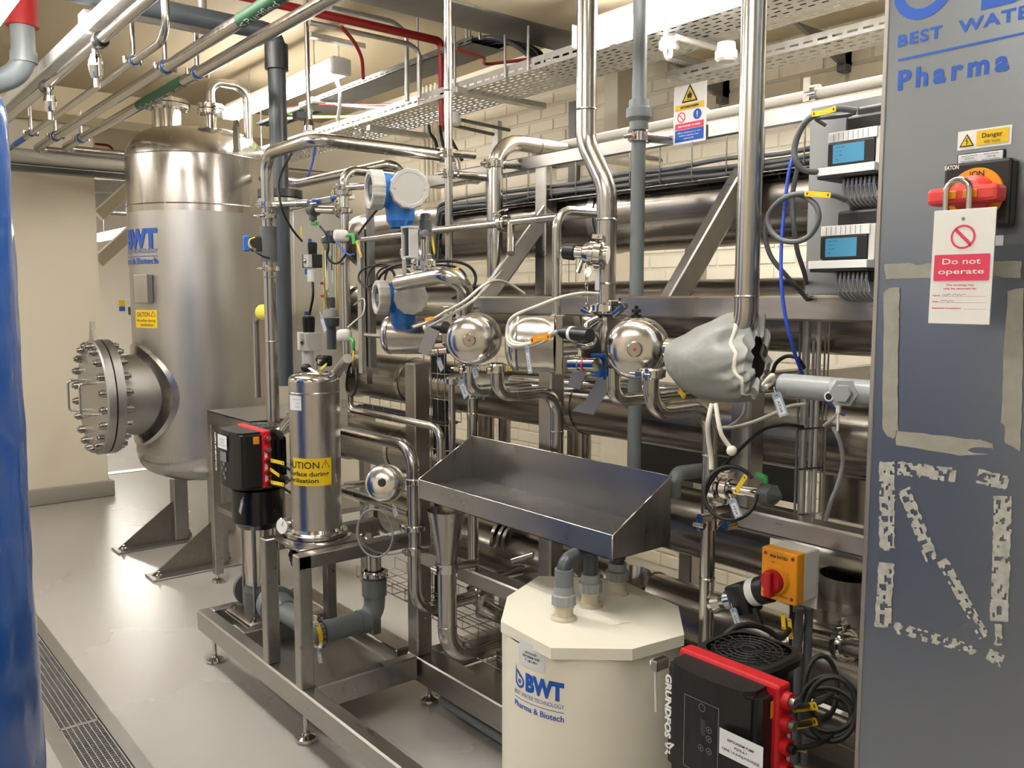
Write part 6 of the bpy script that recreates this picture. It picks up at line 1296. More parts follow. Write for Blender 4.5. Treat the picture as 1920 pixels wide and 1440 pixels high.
# ================================================================ DISPLAY MODULES ON THEIR PLATE
YD = 1.72; yv = lambda x, y: at(x, y, Y=YD)
a, q = yv(1509, 552), yv(1655, 552); tz_ = at(1512, 205, Y=YD).z
mp = thing('mounting_plate', 'tall grey steel plate carrying the two display modules', 'plate', ((a.x + q.x) / 2, YD, a.z)); obj('plate', B().rbox((a.x, YD, a.z), (q.x + .12, YD + .004, tz_), .001, seg=1), 'plate_grey', mp)
def module(lab, x0, y0, sc=1.0):
    """x0, y0: upper left corner of the white strip"""
    Ym = 1.62; g = lambda x, y, Y=Ym: at(x0 + x, y0 + y, Y=Y)
    p = g(0, 0); k = dep(p) / F_PX; wx = (at(x0 + 92, y0 - 14, Y=Ym).x - p.x); t = thing('display_module', lab, 'display', p - V((0, 0, .16)))
    X0_, X1_ = p.x, p.x + wx; Z = p.z
    obj('module_body', B().rbox((X0_ + .002, Ym + .004, Z - .075), (X1_, YD, Z - .002), .003), 'black', t)
    c_ = obj('top_housing', B().rbox((X0_ + .028, Ym + .012, Z - .004), (X1_ + .01, YD, Z + .030), .006), 'black', t); obj('top_step', B().rbox((X0_ + .042, Ym + .03, Z + .02), (X1_ + .01, YD, Z + .048), .005), 'black', c_)
    s = obj('white_strip', B().rbox((X0_, Ym, Z - .020), (X1_, Ym + .03, Z - .0), .001, seg=1), 'white', t)
    b = B()
    for i in range(8): xx = X0_ + wx * (.12 + .1 * i); b.box((xx, Ym - .0008, Z - .018), (xx + .0008, Ym, Z - .002))
    obj('strip_divisions', b, 'print_grey', s)
    obj('bezel', B().rbox((X0_, Ym, Z - .066), (X1_ - .004, Ym + .02, Z - .021), .002), 'black', t); obj('screen', B().box((X0_ + .012, Ym - .0006, Z - .062), (X0_ + wx * .76, Ym, Z - .025)), 'screen', t)
    fd = plane_fn((X0_ + .014, Ym - .0007, Z - .06), (1, 0, 0), (0, 0, 1), .0004); b = B()
    for i in range(4): put(b, ['uS/cm  0.62', 'C  21.4', 'l/h  1450', 'OK'][i], fd, .004, .004 + .008 * (3 - i), .003)
    obj('readout', b, 'screen_dark', t)
    obj('grey_column', B().rbox((X1_ - .004, Ym + .004, Z - .07), (X1_ + .01, Ym + .03, Z - .0), .001, seg=1), 'white_soft', t)
    obj('lower_strip', B().rbox((X0_ - .014, Ym - .02, Z - .086), (X1_ + .008, Ym + .02, Z - .070), .001, seg=1), 'white', t)
    obj('lower_tray', B().rbox((X0_ - .012, Ym - .016, Z - .092), (X1_ + .008, YD, Z - .086), .001, seg=1), 'black', t)
    tb = obj('terminal_block', B().rbox((X0_ + .03, Ym + .01, Z - .112), (X1_, YD - .02, Z - .09), .004), 'black', t)
    n_ = 8
    for i in range(n_):
        x = X0_ + .036 + (wx - .04) * i / (n_ - 1); P = smooth([(x, Ym + .004, Z - .094), (x + .001, Ym + .002, Z - .115), (x + .004, Ym + .012, Z - .138), (x + .010 , Ym + .04, Z - .15), (x + .014, YD - .01, Z - .14)]); wv = obj('cable', B().tube(P, .0029, 8), 'cable_grey', t); obj('sleeve', B().tube([V((x, Ym + .003, Z - .108)), V((x + .003, Ym + .008, Z - .132))], .0036, 8), 'white_soft', wv)
    obj('blue_tie', B().box((X0_ + .034, Ym + .001, Z - .110), (X1_, Ym + .01, Z - .107)), 'blue_fit', t)
    return t
module('upper black display module with a blue screen, near the cabinet edge', 1553, 250); module('lower black display module with a blue screen, near the cabinet edge', 1539, 425)
# ================================================================ GREY VALVE BODY BY THE CABINET, AND OTHER RIGHT-HAND FITTINGS
a = at(1466, 722, Y=1.50); X_ = lambda c: mv(a, 'x', col=c); t = thing('grey_valve', 'horizontal grey plastic valve body between jacket and cabinet', 'valve', a)
r = .0235; obj('barrel', B().lathe(a, (1, 0, 0), [(0, 0), (0, r * .92), (.004, r), ((X_(1563) - a).length, r), ((X_(1566) - a).length, r * .94), ((X_(1570) - a).length, r * 1.0), ((X_(1660) - a).length, r * 1.0), ((X_(1660) - a).length, 0)], 36), 'pvc_light', t)
obj('black_connector', B().lathe(a + V((-.028, 0, 0)), (1, 0, 0), [(0, 0), (0, .012), (.018, .013), (.018, .017), (.03, .017)], 20), 'black', t)
h0 = X_(1595) + V((0, -.018, -.002)); obj('hex_union', B().lathe(h0, (.2, -1, 0), [(-.01, .026), (.012, .026), (.012, .018), (.022, .016), (.022, 0)], 6), 'pvc_light', t)
q = X_(1572) + V((0, -r - .006, -.010)); dl = obj('dial', B().lathe(q, (0, -1, 0), [(-.006, .009), (.004, .009), (.004, 0)], 20), 'white', t); obj('dial_face', B().lathe(q + V((0, -.0042, 0)), (0, -1, 0), [(0, .0065), (.001, .006), (.001, 0)], 16), 'black', dl)
q = X_(1588) + V((0, -r - .004, -.018)); obj('nipple', B().cyl(q + V((0, .01, .01)), q, .006, 12), 'steel_pol', t); obj('key_stem', B().cyl(q + V((0, 0, -.01)), q + V((0, 0, -.055)), .0022, 8), 'white_soft', t); obj('key_head', B().rbox(q + V((-.004, -.003, -.022)), q + V((.004, .003, -.006)), .001), 'white_soft', t)
# vertical conduits in front of the housings
for k, (c, w_, r0, r1, Y, m, lab) in enumerate(((1514, .0095, 592, 985, 1.86, 'galv', 'steel conduit standing on the lower rail, left one of a pair near the cabinet'), (1537, .0065, 592, 985, 1.86, 'galv', 'thinner steel conduit standing on the lower rail, right one of a pair'), (1502, .003, 590, 980, 1.84, 'cable_dark', 'thin dark cable strapped left of the conduit pair'), (1556, .0022, 592, 995, 1.84, 'steel_dark', 'thin wire running down right of the conduit pair'), (1549, .0022, 592, 960, 1.87, 'steel_dark', 'second thin wire just right of the conduit pair'), (1526, .0035, 640, 985, 1.85, 'cable_grey', 'grey cable strapped between the two conduits'), (1497, .012, 1140, 1430, 1.80, 'cable_dark', 'dark conduit below the yellow isolator box'), (1517, .010, 1140, 1430, 1.82, 'cable_dark', 'second dark conduit below the yellow isolator box'), (1484, .004, 1130, 1400, 1.79, 'rubber', 'black cable hanging below the yellow isolator box'), (1410, .022, 1120, 1300, 2.3, 'steel_dark', 'brown steel post behind the isolator box'))):
    a = at(c, r0, Y=Y); solo('conduit', B().cyl(a, mv(a, 'z', row=r1), w_, 16), m, lab, 'pipe')
for k, r_ in enumerate((710, 805, 880, 965)):
    a = at(1497, r_, Y=1.845); q = at(1545, r_ + (-4), Y=1.845); solo('cable_tie', B().beam(a, q, .003, .004, .001), 'rubber' if k in (1, 2) else 'steel', 'tie round the conduit pair near the cabinet, %s one' % ['topmost', 'second', 'third', 'lowest'][k], 'cable tie')
# sensor on the pipe to the black pump
a = at(1345, 912, Y=1.60); q = at(1432, 926, Y=1.60); d = (q - a); L = d.length; d.normalize(); t = thing('flow_sensor', 'level steel sensor with a dark grey head and green plug, right of the curving pipe', 'sensor', (a + q) / 2 - V((0, 0, .02)))
obj('sensor_tube', B().cyl(a, q, .0125, 22), 'steel_pol', t); tri_clamp(t, a + d * .03, d, .0125, side=(0, 0, 1)); tri_clamp(t, a + d * .002, d, .018, side=(0, 0, -1)); obj('sensor_head', B().lathe(q - d * .006, d, [(0, 0), (0, .022), (.006, .025), (.03, .025), (.05, .004), (.05, 0)], 7), 'grey_paint', t)
obj('green_plug', B().cyl(q + V((.004, 0, .02)), q + V((.002, 0, .04)), .006, 12).cyl(q + V((.002, 0, .036)), q + V((-.02, 0, .04)), .0065, 12), 'green', t)
for k, (x, y) in enumerate(((1312, 972), (1360, 986))): p = at(x, y, Y=1.58); obj('clamp_nut', B().hexn(p, p + V((.004, .03, 0)), .011), 'steel_pol', t)
# black motor valve beneath
a, q = at(1375, 1105, Y=1.72), at(1425, 1130, Y=1.72); d = (q - a).normalized(); t = thing('motor_valve', 'black motorised valve with a white label left of the yellow isolator', 'valve', a - V((0, 0, .05)))
M = Matrix.Translation(at(1398, 1118, Y=1.72)) @ Matrix.Rotation(-.45, 4, 'Y'); obj('motor_body', B().rbox((-.035, -.03, -.04), (.02, .03, .035), .008, M), 'black', t); obj('motor_cap', B().cyl(M @ V((.02, 0, .005)), M @ V((.075, 0, .005)), .033, 24), 'black', t); obj('white_label', B().lathe(M @ V((.025, 0, .005)), (M.to_3x3() @ V((1, 0, 0))), [(0, .0335), (.022, .0335)], 24), 'white', t); obj('plug', B().cyl(M @ V((.03, -.02, -.03)), M @ V((.035, -.025, -.07)), .008, 12), 'rubber', t); obj('valve_body', B().lathe(M @ V((-.035, 0, 0)), M.to_3x3() @ V((-1, 0, 0)), [(0, .02), (.02, .024), (.04, .018), (.06, .025), (.07, .025), (.07, 0)], 20), 'steel_pol', t)
p = at(1545, 1180, Y=2.55); t = thing('carton', 'small white carton with a red stripe on the floor behind the cables', 'box', (p.x, p.y, 0)); bx = B().rbox((p.x - .12, p.y - .1, 0), (p.x + .12, p.y + .1, .30), .003, seg=1); obj('carton_body', bx, 'white', t); obj('red_stripe', B().box((p.x - .121, p.y - .101, .18), (p.x + .121, p.y + .101, .22)), 'red', t)
# hydrogen sign on the top rail
YS = YT - .004; xa, xb = at(1265, 160, Y=YS).x, at(1326, 160, Y=YS).x; zt_, zb_ = at(1265, 165, Y=YS).z, at(1265, 273, Y=YS).z
t = thing('hydrogen_sign', 'white hydrogen warning sign with a yellow flame triangle on the top rail', 'sign', ((xa + xb) / 2, YS, zb_)); W_, H_ = xb - xa, zt_ - zb_; obj('sign_board', B().box((xa, YS - .002, zb_), (xb, YS, zt_)), 'white', t)
f1 = plane_fn((xa, YS - .0022, zb_), (1, 0, 0), (0, 0, 1), .0003); g = lambda k: (lambda a, c, kk=0: f1(a * W_, c * H_, k + kk)); b, by, bk = B(), B(), B()
warn_tri(by, bk, lambda a, c, k=0: f1(a, c, .0004 + k), W_ * .5, H_ * .70, W_ * .5, 'f'); quad(by, g(.0004), .06, .58, .94, .675); put(bk, 'HYDROGEN', lambda a, c: f1(a, c, .001), W_ * .5, H_ * .605, H_ * .04, w=W_ * .55, align='c', bold=.05); obj('yellow_print', by, 'yellow', t); obj('black_print', bk, 'print_black', t)
b = B(); annulus(b, lambda a, c: f1(a, c, .0005), W_ * .25, H_ * .46, W_ * .125, W_ * .10, 24); stroke(b, lambda a, c: f1(a, c, .0006), [(W_ * .17, H_ * .46 + W_ * .08), (W_ * .33, H_ * .46 - W_ * .08)], W_ * .022); quad(b, g(.0004), .06, .25, .94, .355); obj('red_print', b, 'pink_print', t)
b = B(); annulus(b, lambda a, c: f1(a, c, .0005), W_ * .74, H_ * .47, W_ * .125, 0, 24); quad(b, g(.0004), .06, .04, .94, .24); obj('blue_print_area', b, 'blue_print', t)
b = B(); put(b, 'NO NAKED FLAMES', lambda a, c: f1(a, c, .001), W_ * .5, H_ * .285, H_ * .03, w=W_ * .68, align='c', bold=.03); quad(b, g(.001), .725, .455, .755, .52); quad(b, g(.001), .725, .425, .755, .44)
for k, s in enumerate(('Allow enclosure to vent', 'before opening any', 'pipework')): put(b, s, lambda a, c: f1(a, c, .001), W_ * .5, H_ * (.18 - .05 * k), H_ * .022, w=W_ * [.72, .6, .3][k], align='c', bold=.02)
obj('white_lettering', b, 'white', t)
# ================================================================ LEFT INSTRUMENT PLATE
YI = 1.98; a, q = at(558, 700, Y=YI), at(650, 700, Y=YI); ztl, ztr = at(558, 395, Y=YI).z, at(645, 372, Y=YI).z
t = thing('instrument_plate', 'upright grey steel plate behind the air regulators and flow tube', 'plate', ((a.x + q.x) / 2, YI, .9))
obj('plate', B().rbox((a.x, YI, 1.0), (q.x, YI + .004, ztl), .001, seg=1), 'steel_mat', t); obj('side_plate', B().rbox((a.x - .12, YI + .0, 1.0), (a.x - .01, YI + .06, ztl + .05), .003, seg=1), 'steel_mat', t)
obj('top_edge', B().beam((a.x - .05, YI - .01, ztl + .02), (q.x + .1, YI - .01, ztl + .02), .03, .03, .003), 'steel_beam', t)
def bx(x0, y0, x1, y1, Y, d, r=.003): return B().rbox(at(x0, y1, Y=Y), (at(x1, y1, Y=Y).x, Y + d, at(x0, y0, Y=Y).z), r)
# air regulators
for k, (cx, r0, sc, lab) in enumerate(((578, 448, 1.1, 'upper air regulator with a black cap and white bowl on the instrument plate'), (571, 584, 1.5, 'lower, larger air regulator with a white body on the instrument plate'))):
    Y = 1.84; p = at(cx, r0, Y=Y); t = thing('air_regulator', lab, 'regulator', p - V((0, 0, .2))); Z = lambda r_: mv(p, 'z', row=r_).z; s = sc
    obj('knob', B().lathe((p.x, Y + .02, Z(r0 + 26 * s)), (0, 0, 1), [(0, .018 * s), (.03 * s, .02 * s), (.045 * s, .02 * s), (.05 * s, .017 * s), (.05 * s, 0)], 20), 'black', t); obj('knob_mark', B().box((p.x + .004, Y - .003, Z(r0 + 7)), (p.x + .016, Y + .01, Z(r0))), 'blue_print', t)
    obj('body', B().rbox((p.x - .045 * s, Y - .01, Z(r0 + 49 * s)), (p.x + .03 * s, Y + .06, Z(r0 + 26 * s)), .004), 'black' if k == 0 else 'white_soft', t)
    f_ = obj('face', B().rbox((p.x - .012 * s, Y - .022, Z(r0 + 49 * s)), (p.x + .032 * s, Y, Z(r0 + 27 * s)), .003), 'white_soft', t); obj('gauge', B().lathe((p.x + .012 * s, Y - .022, Z(r0 + 38 * s)), (0, -1, 0), [(0, .010 * s), (.006, .009 * s), (.012, .004), (.012, 0)], 18), 'steel', f_)
    obj('bowl', B().lathe((p.x + .002, Y + .01, Z(r0 + (80 if k == 0 else 112))), (0, 0, 1), [(0, 0), (0, .016 * s), (.02, .018 * s), (Z(r0 + 49 * s) - Z(r0 + (80 if k == 0 else 112)), .019 * s)], 20), 'white', t); obj('bowl_mark', B().box((p.x - .010, Y - .016, Z(r0 + 60 * s)), (p.x + .0, Y, Z(r0 + 51 * s))), 'blue_print', t)
solo('air_hose', B().tube(smooth([at(586, 530, Y=1.83), at(587, 545, Y=1.82), at(586, 562, Y=1.82), at(580, 590, Y=1.83)]), .006, 10), 'rubber', 'short black hose joining the two air regulators', 'hose')
# variable area flow tube
p = at(621, 606, Y=1.78); Z = lambda r_: mv(p, 'z', row=r_).z; t = thing('flow_tube', 'upright clear flow meter tube with amber edges on a grey plastic union', 'flow meter', V((p.x, p.y, Z(660))))
obj('glass_tube', B().lathe((p.x, p.y, Z(590)), (0, 0, 1), [(0, .018), (Z(455) - Z(590), .027), (Z(455) - Z(590), .024), (0, .015)], 28), 'glass', t)
for sx in (-.027, .030):
    q = p + RT * sx; obj('amber_rail', B().beam((q.x, q.y, Z(592)), (q.x, q.y, Z(454)), .009, .009, .002), 'amber_clear', t)
for r_ in (531, 555): obj('red_pointer', B().rbox((p.x - .020, p.y - .040, Z(r_) - .006), (p.x - .004, p.y - .030, Z(r_) + .005), .002), 'red', t)
obj('scale_strip', B().box((p.x + .004, p.y - .026, Z(520)), (p.x + .010, p.y - .025, Z(470))), 'white', t)
obj('float', B().lathe((p.x, p.y, Z(577)), (0, 0, 1), [(0, .012), (0, .015), (.045, .015), (.045, .0), ], 20), 'rubber', t)
obj('end_cone', B().lathe((p.x, p.y, Z(594)), (0, 0, 1), [(0, .034), (.03, .03), (.032, .018)], 24), 'pvc_light', t); obj('union_nut', B().lathe((p.x, p.y, Z(612)), (0, 0, 1), [(0, .02), (0, .033), (.018, .036), (.035, .036), (.036, .02)], 28), 'pvc_dark', t); obj('tail_pipe', B().cyl((p.x, p.y, Z(655)), (p.x, p.y, Z(612)), .021, 20), 'pvc_dark', t)
obj('top_nut', B().lathe((p.x, p.y, Z(455)), (0, 0, 1), [(0, .034), (.02, .034), (.03, .02), (.05, .016), (.05, 0)], 24), 'pvc_dark', t)
# sensor heads with green plugs
def head(lab, cx, cy, Y, m, plug, s=1.0, gd=1):
    p = at(cx, cy, Y=Y); t = thing('sensor_head', lab, 'sensor', p - V((0, 0, .03))); M = Matrix.Translation(p) @ Matrix.Rotation(1.0, 4, 'Z')
    obj('head', B().rbox(V((-.028, -.05, -.022)) * s, V((.028, .02, .022)) * s, .013 * s, M), m, t); obj('neck', B().lathe(M @ V((0, .02 * s, 0)), M.to_3x3() @ V((0, 1, 0)), [(0, .02 * s), (.03 * s, .018 * s), (.045 * s, .022 * s), (.06 * s, .022 * s), (.06 * s, 0)], 24), 'steel_mat', t)
    q = at(*plug, Y=Y - .01); b = B(); b.tube(fillet([p + V((.02, 0, 0)), q, q + V((.006 * gd, 0, -.035))], .01), .0065, 12); obj('green_plug', b, 'green', t)
head('beige sensor head with a green plug, below left of the upper blue transmitter', 640, 443, 1.62, 'white_soft', (662, 440), 1.0); head('beige sensor head with a green plug, above right of the filter', 646, 628, 1.62, 'white_soft', (663, 640), 1.0, -1)
p = at(587, 393, Y=1.72); q = at(640, 395, Y=1.74); t = thing('sensor_head', 'dark grey angular sensor head on a level steel tube beside the instrument riser', 'sensor', p - V((0, 0, .03)))
d = (q - p).normalized(); obj('head', B().lathe(p - d * .05, d, [(0, 0), (0, .01), (.03, .027), (.065, .03), (.075, .028), (.075, 0)], 8), 'grey_paint', t); obj('connector', B().cyl(p + V((-.002, 0, -.02)), p + V((-.002, 0, -.045)), .017, 12), 'grey_paint', t); obj('green_plug', B().cyl(p + V((-.005, 0, -.045)), p + V((-.005, 0, -.06)), .008, 10).cyl(p + V((-.005, 0, -.058)), p + V((.035, .0, -.062)), .0085, 10), 'green', t); obj('sensor_tube', B().cyl(p + d * .02, q, .0165, 22), 'steel_pol', t); tri_clamp(t, q, d, .0165, side=(0, 0, 1))
for k, (x, y, m) in enumerate(((566, 383, 'blue_fit'), (585, 378, 'blue_fit'), (620, 372, 'blue_fit'), (632, 376, 'yellow'))):
    p = at(x, y, Y=1.93); solo('hose_fitting', B().cyl(p, p + V((.01, .045, .0)), .013, 14), m, ['blue push-in fitting at the top left of the instrument plate', 'second blue push-in fitting on the instrument plate', 'third blue push-in fitting, beside the yellow one', 'yellow fitting at the top of the instrument plate'][k], 'fitting')
p = at(606, 677, Y=1.7); t = thing('solenoid_valve', 'black solenoid valve with a gauge above the filter dome', 'valve', p - V((0, 0, .03))); obj('coil', B().rbox(p + V((-.02, -.02, -.022)), p + V((.03, .03, .024)), .008), 'black', t); obj('cap', B().sphere(p + V((-.03, 0, .005)), .02, 14), 'black_gloss', t); obj('stem', B().cyl(p + V((.015, -.02, -.0)), p + V((.015, -.03, -.0)), .010, 16), 'steel_pol', t); obj('pin', B().cyl(p + V((-.02, -.02, -.0)), p + V((-.02, -.02, -.05)), .004, 8), 'steel_pol', t)
# upright cable ducts and risers right of the plate
for k, (c, r0, r1, w_, m, lab) in enumerate(((672, 450, 700, .016, 'galv', 'upright grey cable duct right of the instrument riser'), (688, 380, 690, .010, 'galv_dark', 'darker upright channel behind the black cable coils'), (682, 430, 720, .003, 'steel', 'thin upright wire of the cable ladder by the coils'))):
    a = at(c, r0, Y=1.92); b = B(); z1 = mv(a, 'z', row=r1).z; b.box((a.x - w_, a.y, z1), (a.x + w_, a.y + .03, a.z)); solo('cable_duct', b, m, lab, 'duct')
# ================================================================ SMALL ROUND ACTUATOR ABOVE THE STAND
p = at(716, 905, Y=1.46); T4 = actuator('valve_actuator', 'small round steel actuator with a hanging cable loop, right of the filter', p, (.70, -.62, .25), .062, .045, neck=.04, hub=False)
obj('black_button', B().lathe(p, (.70, -.62, .25), [(-.006, .014), (0, .014), (.003, .012), (.003, 0)], 20), 'rubber', T4); 
c = at(703, 1000, Y=1.5); obj('cable_loop', B().tube([c + V((.066 * math.cos(a_) * .8, .04 * math.cos(a_), .085 * math.sin(a_))) for a_ in [2 * PI * k / 28 for k in range(28)]], .0035, 8, closed=True), 'cable_grey', T4)
obj('cable_tail', B().tube(smooth([at(688, 950, Y=1.5), at(672, 985, Y=1.49), at(680, 1020, Y=1.5), at(730, 1040, Y=1.6), at(790, 1020, Y=1.7)]), .0033, 8), 'cable_grey', T4)
pipe('process_pipe', 'short pipe with a clamp leading left from the small round actuator', 'pipe', [at(650, 910, Y=1.6), at(700, 905, Y=1.62)], .014)
b = B()
for k in range(4): q = at(700 + 12 * k, 1008 - 3 * k, Y=1.66); b.box(q, q + V((.03, .06, .004)))
o = solo('strip_labels', b, 'white_soft', 'row of white plastic clips on the stand below the small round actuator', 'clips'); o['kind'] = 'stuff'
# ================================================================ WIRE BASKETS
def basket(name, lab, o, u, v, L, W, pu, pv, w_=(0, 0, 0), D=0):
    """wire mesh: long wires along u, cross wires along v, sides raised along w"""
    o, u, v, w_ = V(o), V(u).normalized(), V(v).normalized(), V(w_); t = thing(name, lab, 'cable basket', o); r = .0022
    nv = max(1, round(W / pv)); nu = max(1, round(L / pu)); prof = [v * (W * k / nv) for k in range(nv + 1)] + ([w_.normalized() * D, v * W + w_.normalized() * D] if D else [])
    for q in prof: obj('long_wire', B().tube([o + q, o + q + u * L], r, 6), 'steel', t)
    for k in range(nu + 1):
        c = o + u * (L * k / nu); P = ([c + w_.normalized() * D] if D else []) + [c, c + v * W] + ([c + v * W + w_.normalized() * D] if D else []); obj('cross_wire', B().tube(P, r, 6), 'steel', t)
    return t
a = at(800, 1200, Y=2.0); basket('wire_basket', 'upright wire cable basket behind the tall post left of the funnel', (a.x, 2.0, .25), (0, 0, 1), (1, 0, 0), 1.15, .15, .1, .05, (0, 1, 0), .05)
for k in range(5): solo('black_cable', B().tube(smooth([(a.x + .03 + .02 * k, 2.03, .25), (a.x + .03 + .022 * k, 2.035, .7), (a.x + .025 + .02 * k, 2.03, 1.4)]), .009, 8), 'rubber', 'thick black cable running up the wire basket by the tall post', 'cable', 'black cables in the upright wire basket')
p = at(560, 1075, Z=.36); basket('wire_basket', 'low flat wire cable basket behind the stand with the filter', (-3.35, 1.86, .36), (1, 0, 0), (0, 1, 0), 1.0, .2, .1, .05, (0, 0, 1), .05)
p = at(870, 1225, Z=.24); basket('wire_basket', 'low wire cable basket on the base rail left of the cream tank', (-2.65, 1.90, .25), (1, 0, 0), (0, 1, 0), 1.2, .2, .1, .05, (0, 0, 1), .05)
a = at(665, 768, Y=1.98); basket('wire_basket', 'level wire cable basket between filter and tall post', (a.x - .1, 1.97, a.z), (1, 0, 0), (0, 1, 0), .75, .15, .1, .05, (0, 0, 1), .04)
for k in range(3): solo('black_cable', B().tube(smooth([(a.x - .05, 2.0 + .03 * k, a.z + .01), (a.x + .3, 2.01 + .03 * k, a.z + .012), (a.x + .7, 2.0 + .03 * k, a.z + .01)]), .007, 8), 'rubber', 'black cable lying in the level wire basket', 'cable', 'black cables in the level wire basket')
a = at(985, 505, Y=2.75); basket('wire_basket', 'upright wire basket seen far behind the left diagonal brace', (a.x, 2.9, 0.0), (0, 0, 1), (1, 0, 0), 2.0, .2, .12, .05)
# cable bundle slung under the top rail
zt3 = mv(at(1430, 260, Y=YT + .03), 'z', row=285).z; xl_, xr_ = at(832, 372, Y=YT).x, -.55; random.seed(5)
for k in range(14):
    y = YT + .0 + .013 * (k % 6); z = zt3 - .045 + .016 * (k // 6) + random.uniform(-.004, .004)
    P = [V((xl_ + (xr_ - xl_) * i / 12, y + random.uniform(-.004, .004), z + random.uniform(-.006, .006))) for i in range(13)]; P = [V((xl_ - .14, y + .05, z - .18)), V((xl_ - .07, y + .02, z - .04))] + P
    solo('bundle_cable', B().tube(smooth(P, 4), .0062, 8), ['cable_dark', 'cable_grey', 'pvc_dark'][k % 3], 'grey cable in the long bundle under the top rail', 'cable', 'grey cables slung under the top rail')
n_ = 13
hb = thing('cable_hanger_rail', 'wire hangers and thin rail carrying the cable bundle under the top rail', 'cable basket', ((xl_ + xr_) / 2, YT, zt3 - .07))
for k in range(18):
    x = xl_ + .05 + k * .118
    if x > -.6: break
    obj('wire_hook', B().tube(fillet([V((x, YT - .012, zt3 + .05)), V((x, YT - .012, zt3 - .055)), V((x, YT + .09, zt3 - .062)), V((x, YT + .09, zt3 - .02))], .012, 3), .0022, 6), 'steel', hb)
for y in (YT - .012, YT + .04, YT + .09): obj('long_wire', B().tube([V((xl_, y, zt3 - .06)), V((xr_, y, zt3 - .06))], .0022, 6), 'steel', hb)
# ================================================================ LOOSE CABLES (polylines through real points)
def cable(lab, P, r, m, name='cable', cat='cable', n=6, group=None): return solo(name, B().tube(smooth([at(x, y, Y=Y) for x, y, Y in P], n), r, 10), m, lab, cat, group)
def loop(cx, cy, rx, ry, Y, dy=.03, turns=1.0, ph=0, n=22):
    return [(cx + rx * math.cos(ph + 2 * PI * turns * i / n), cy - ry * math.sin(ph + 2 * PI * turns * i / n), Y + dy * math.sin(ph + 2 * PI * turns * i / n + 1)) for i in range(n + 1)]
cable('pale grey cable arching from the coiled actuator up past the valve block', [(1122, 551, 1.5), (1090, 550, 1.45), (1050, 558, 1.40), (1005, 575, 1.35), (965, 592, 1.30), (952, 612, 1.29), (952, 640, 1.29), (962, 650, 1.28), (990, 650, 1.28), (1020, 640, 1.30), (1042, 624, 1.36)], .0042, 'cable_white')
cable('pale grey cable coiled once on the sideways actuator between the domes', [(1042, 622, 1.35), (1015, 634, 1.28), (985, 645, 1.26), (958, 638, 1.26), (962, 615, 1.27), (985, 600, 1.30), (1015, 600, 1.31), (1034, 612, 1.32), (1032, 625, 1.29), (1000, 643, 1.25), (966, 648, 1.25), (951, 634, 1.27), (953, 610, 1.28)], .0042, 'cable_white')
cable('pale grey cable rising from the left sensor over the dome to the middle rail', [(776, 613, 1.42), (800, 605, 1.40), (830, 588, 1.40), (870, 565, 1.42), (905, 536, 1.5), (930, 526, 1.6), (955, 532, 1.68), (984, 551, 1.74)], .0042, 'cable_white'); cable('second pale grey cable strapped to the first above the left dome', [(800, 615, 1.42), (835, 596, 1.41), (875, 572, 1.43), (900, 552, 1.5), (930, 520, 1.75), (960, 490, 2.0)], .0042, 'cable_white')
for k, (cx, cy, rx, ry) in enumerate(((715, 528, 27, 33), (738, 520, 32, 22), (706, 520, 34, 22), (745, 530, 24, 34))): cable('black cable coil left of the lower blue transmitter, %s' % ['tallest loop', 'widest loop', 'leftmost loop', 'rightmost loop'][k], loop(cx, cy, rx, ry, 1.62 + .02 * k), .0042, 'rubber')
cable('black cable sweeping from the coils behind the pressure sensor to the right', [(700, 548, 1.6), (715, 515, 1.6), (745, 497, 1.6), (800, 492, 1.62), (850, 490, 1.66), (880, 500, 1.7), (892, 520, 1.72), (885, 542, 1.7), (865, 552, 1.68), (848, 560, 1.66)], .005, 'rubber')
cable('second black cable sweeping parallel behind the pressure sensor', [(690, 540, 1.64), (725, 508, 1.63), (760, 500, 1.63), (840, 498, 1.7), (870, 512, 1.72), (874, 540, 1.72)], .0042, 'rubber'); cable('black cable from the upper blue transmitter down to the green plug', [(708, 392, 1.5), (690, 414, 1.56), (672, 438, 1.6)], .0042, 'rubber')
cable('long black cable hanging past the riser to the air regulator', [(548, 285, 1.62), (530, 320, 1.55), (522, 350, 1.47), (530, 395, 1.47), (548, 430, 1.6), (566, 452, 1.8)], .0048, 'rubber'); cable('black cable sagging from the blue flow switch', [(470, 458, 1.42), (478, 470, 1.40), (492, 480, 1.42), (505, 484, 1.45)], .0045, 'rubber'); cable('thin yellow lead at the blue flow switch', [(478, 445, 1.42), (468, 450, 1.40), (468, 462, 1.40), (480, 468, 1.42)], .003, 'yellow')
cable('black cable curling down from the green plug by the instrument plate', [(600, 424, 1.72), (612, 440, 1.7), (616, 462, 1.7), (614, 480, 1.7), (622, 492, 1.7), (634, 493, 1.68), (645, 482, 1.66), (652, 470, 1.66)], .0045, 'rubber'); cable('thin dark blue hose under the beige sensor head', [(630, 452, 1.62), (642, 468, 1.62), (655, 478, 1.63), (664, 476, 1.64)], .0035, 'blue_hose')
cable('black cable falling from the lower green plug', [(664, 655, 1.6), (660, 672, 1.6), (652, 700, 1.6), (650, 730, 1.6), (660, 742, 1.6), (668, 725, 1.62), (668, 690, 1.66)], .0045, 'rubber'); cable('two-core pale cable running to the lower beige sensor head', [(652, 614, 1.62), (668, 600, 1.66), (680, 590, 1.7), (684, 570, 1.74), (680, 560, 1.76), (664, 572, 1.78)], .0035, 'cable_white')
cable('blue cable looping below the wide tray by the black pipe', [(592, 268, 2.3), (588, 295, 2.28), (582, 318, 2.26), (576, 334, 2.24)], .006, 'blue_hose')
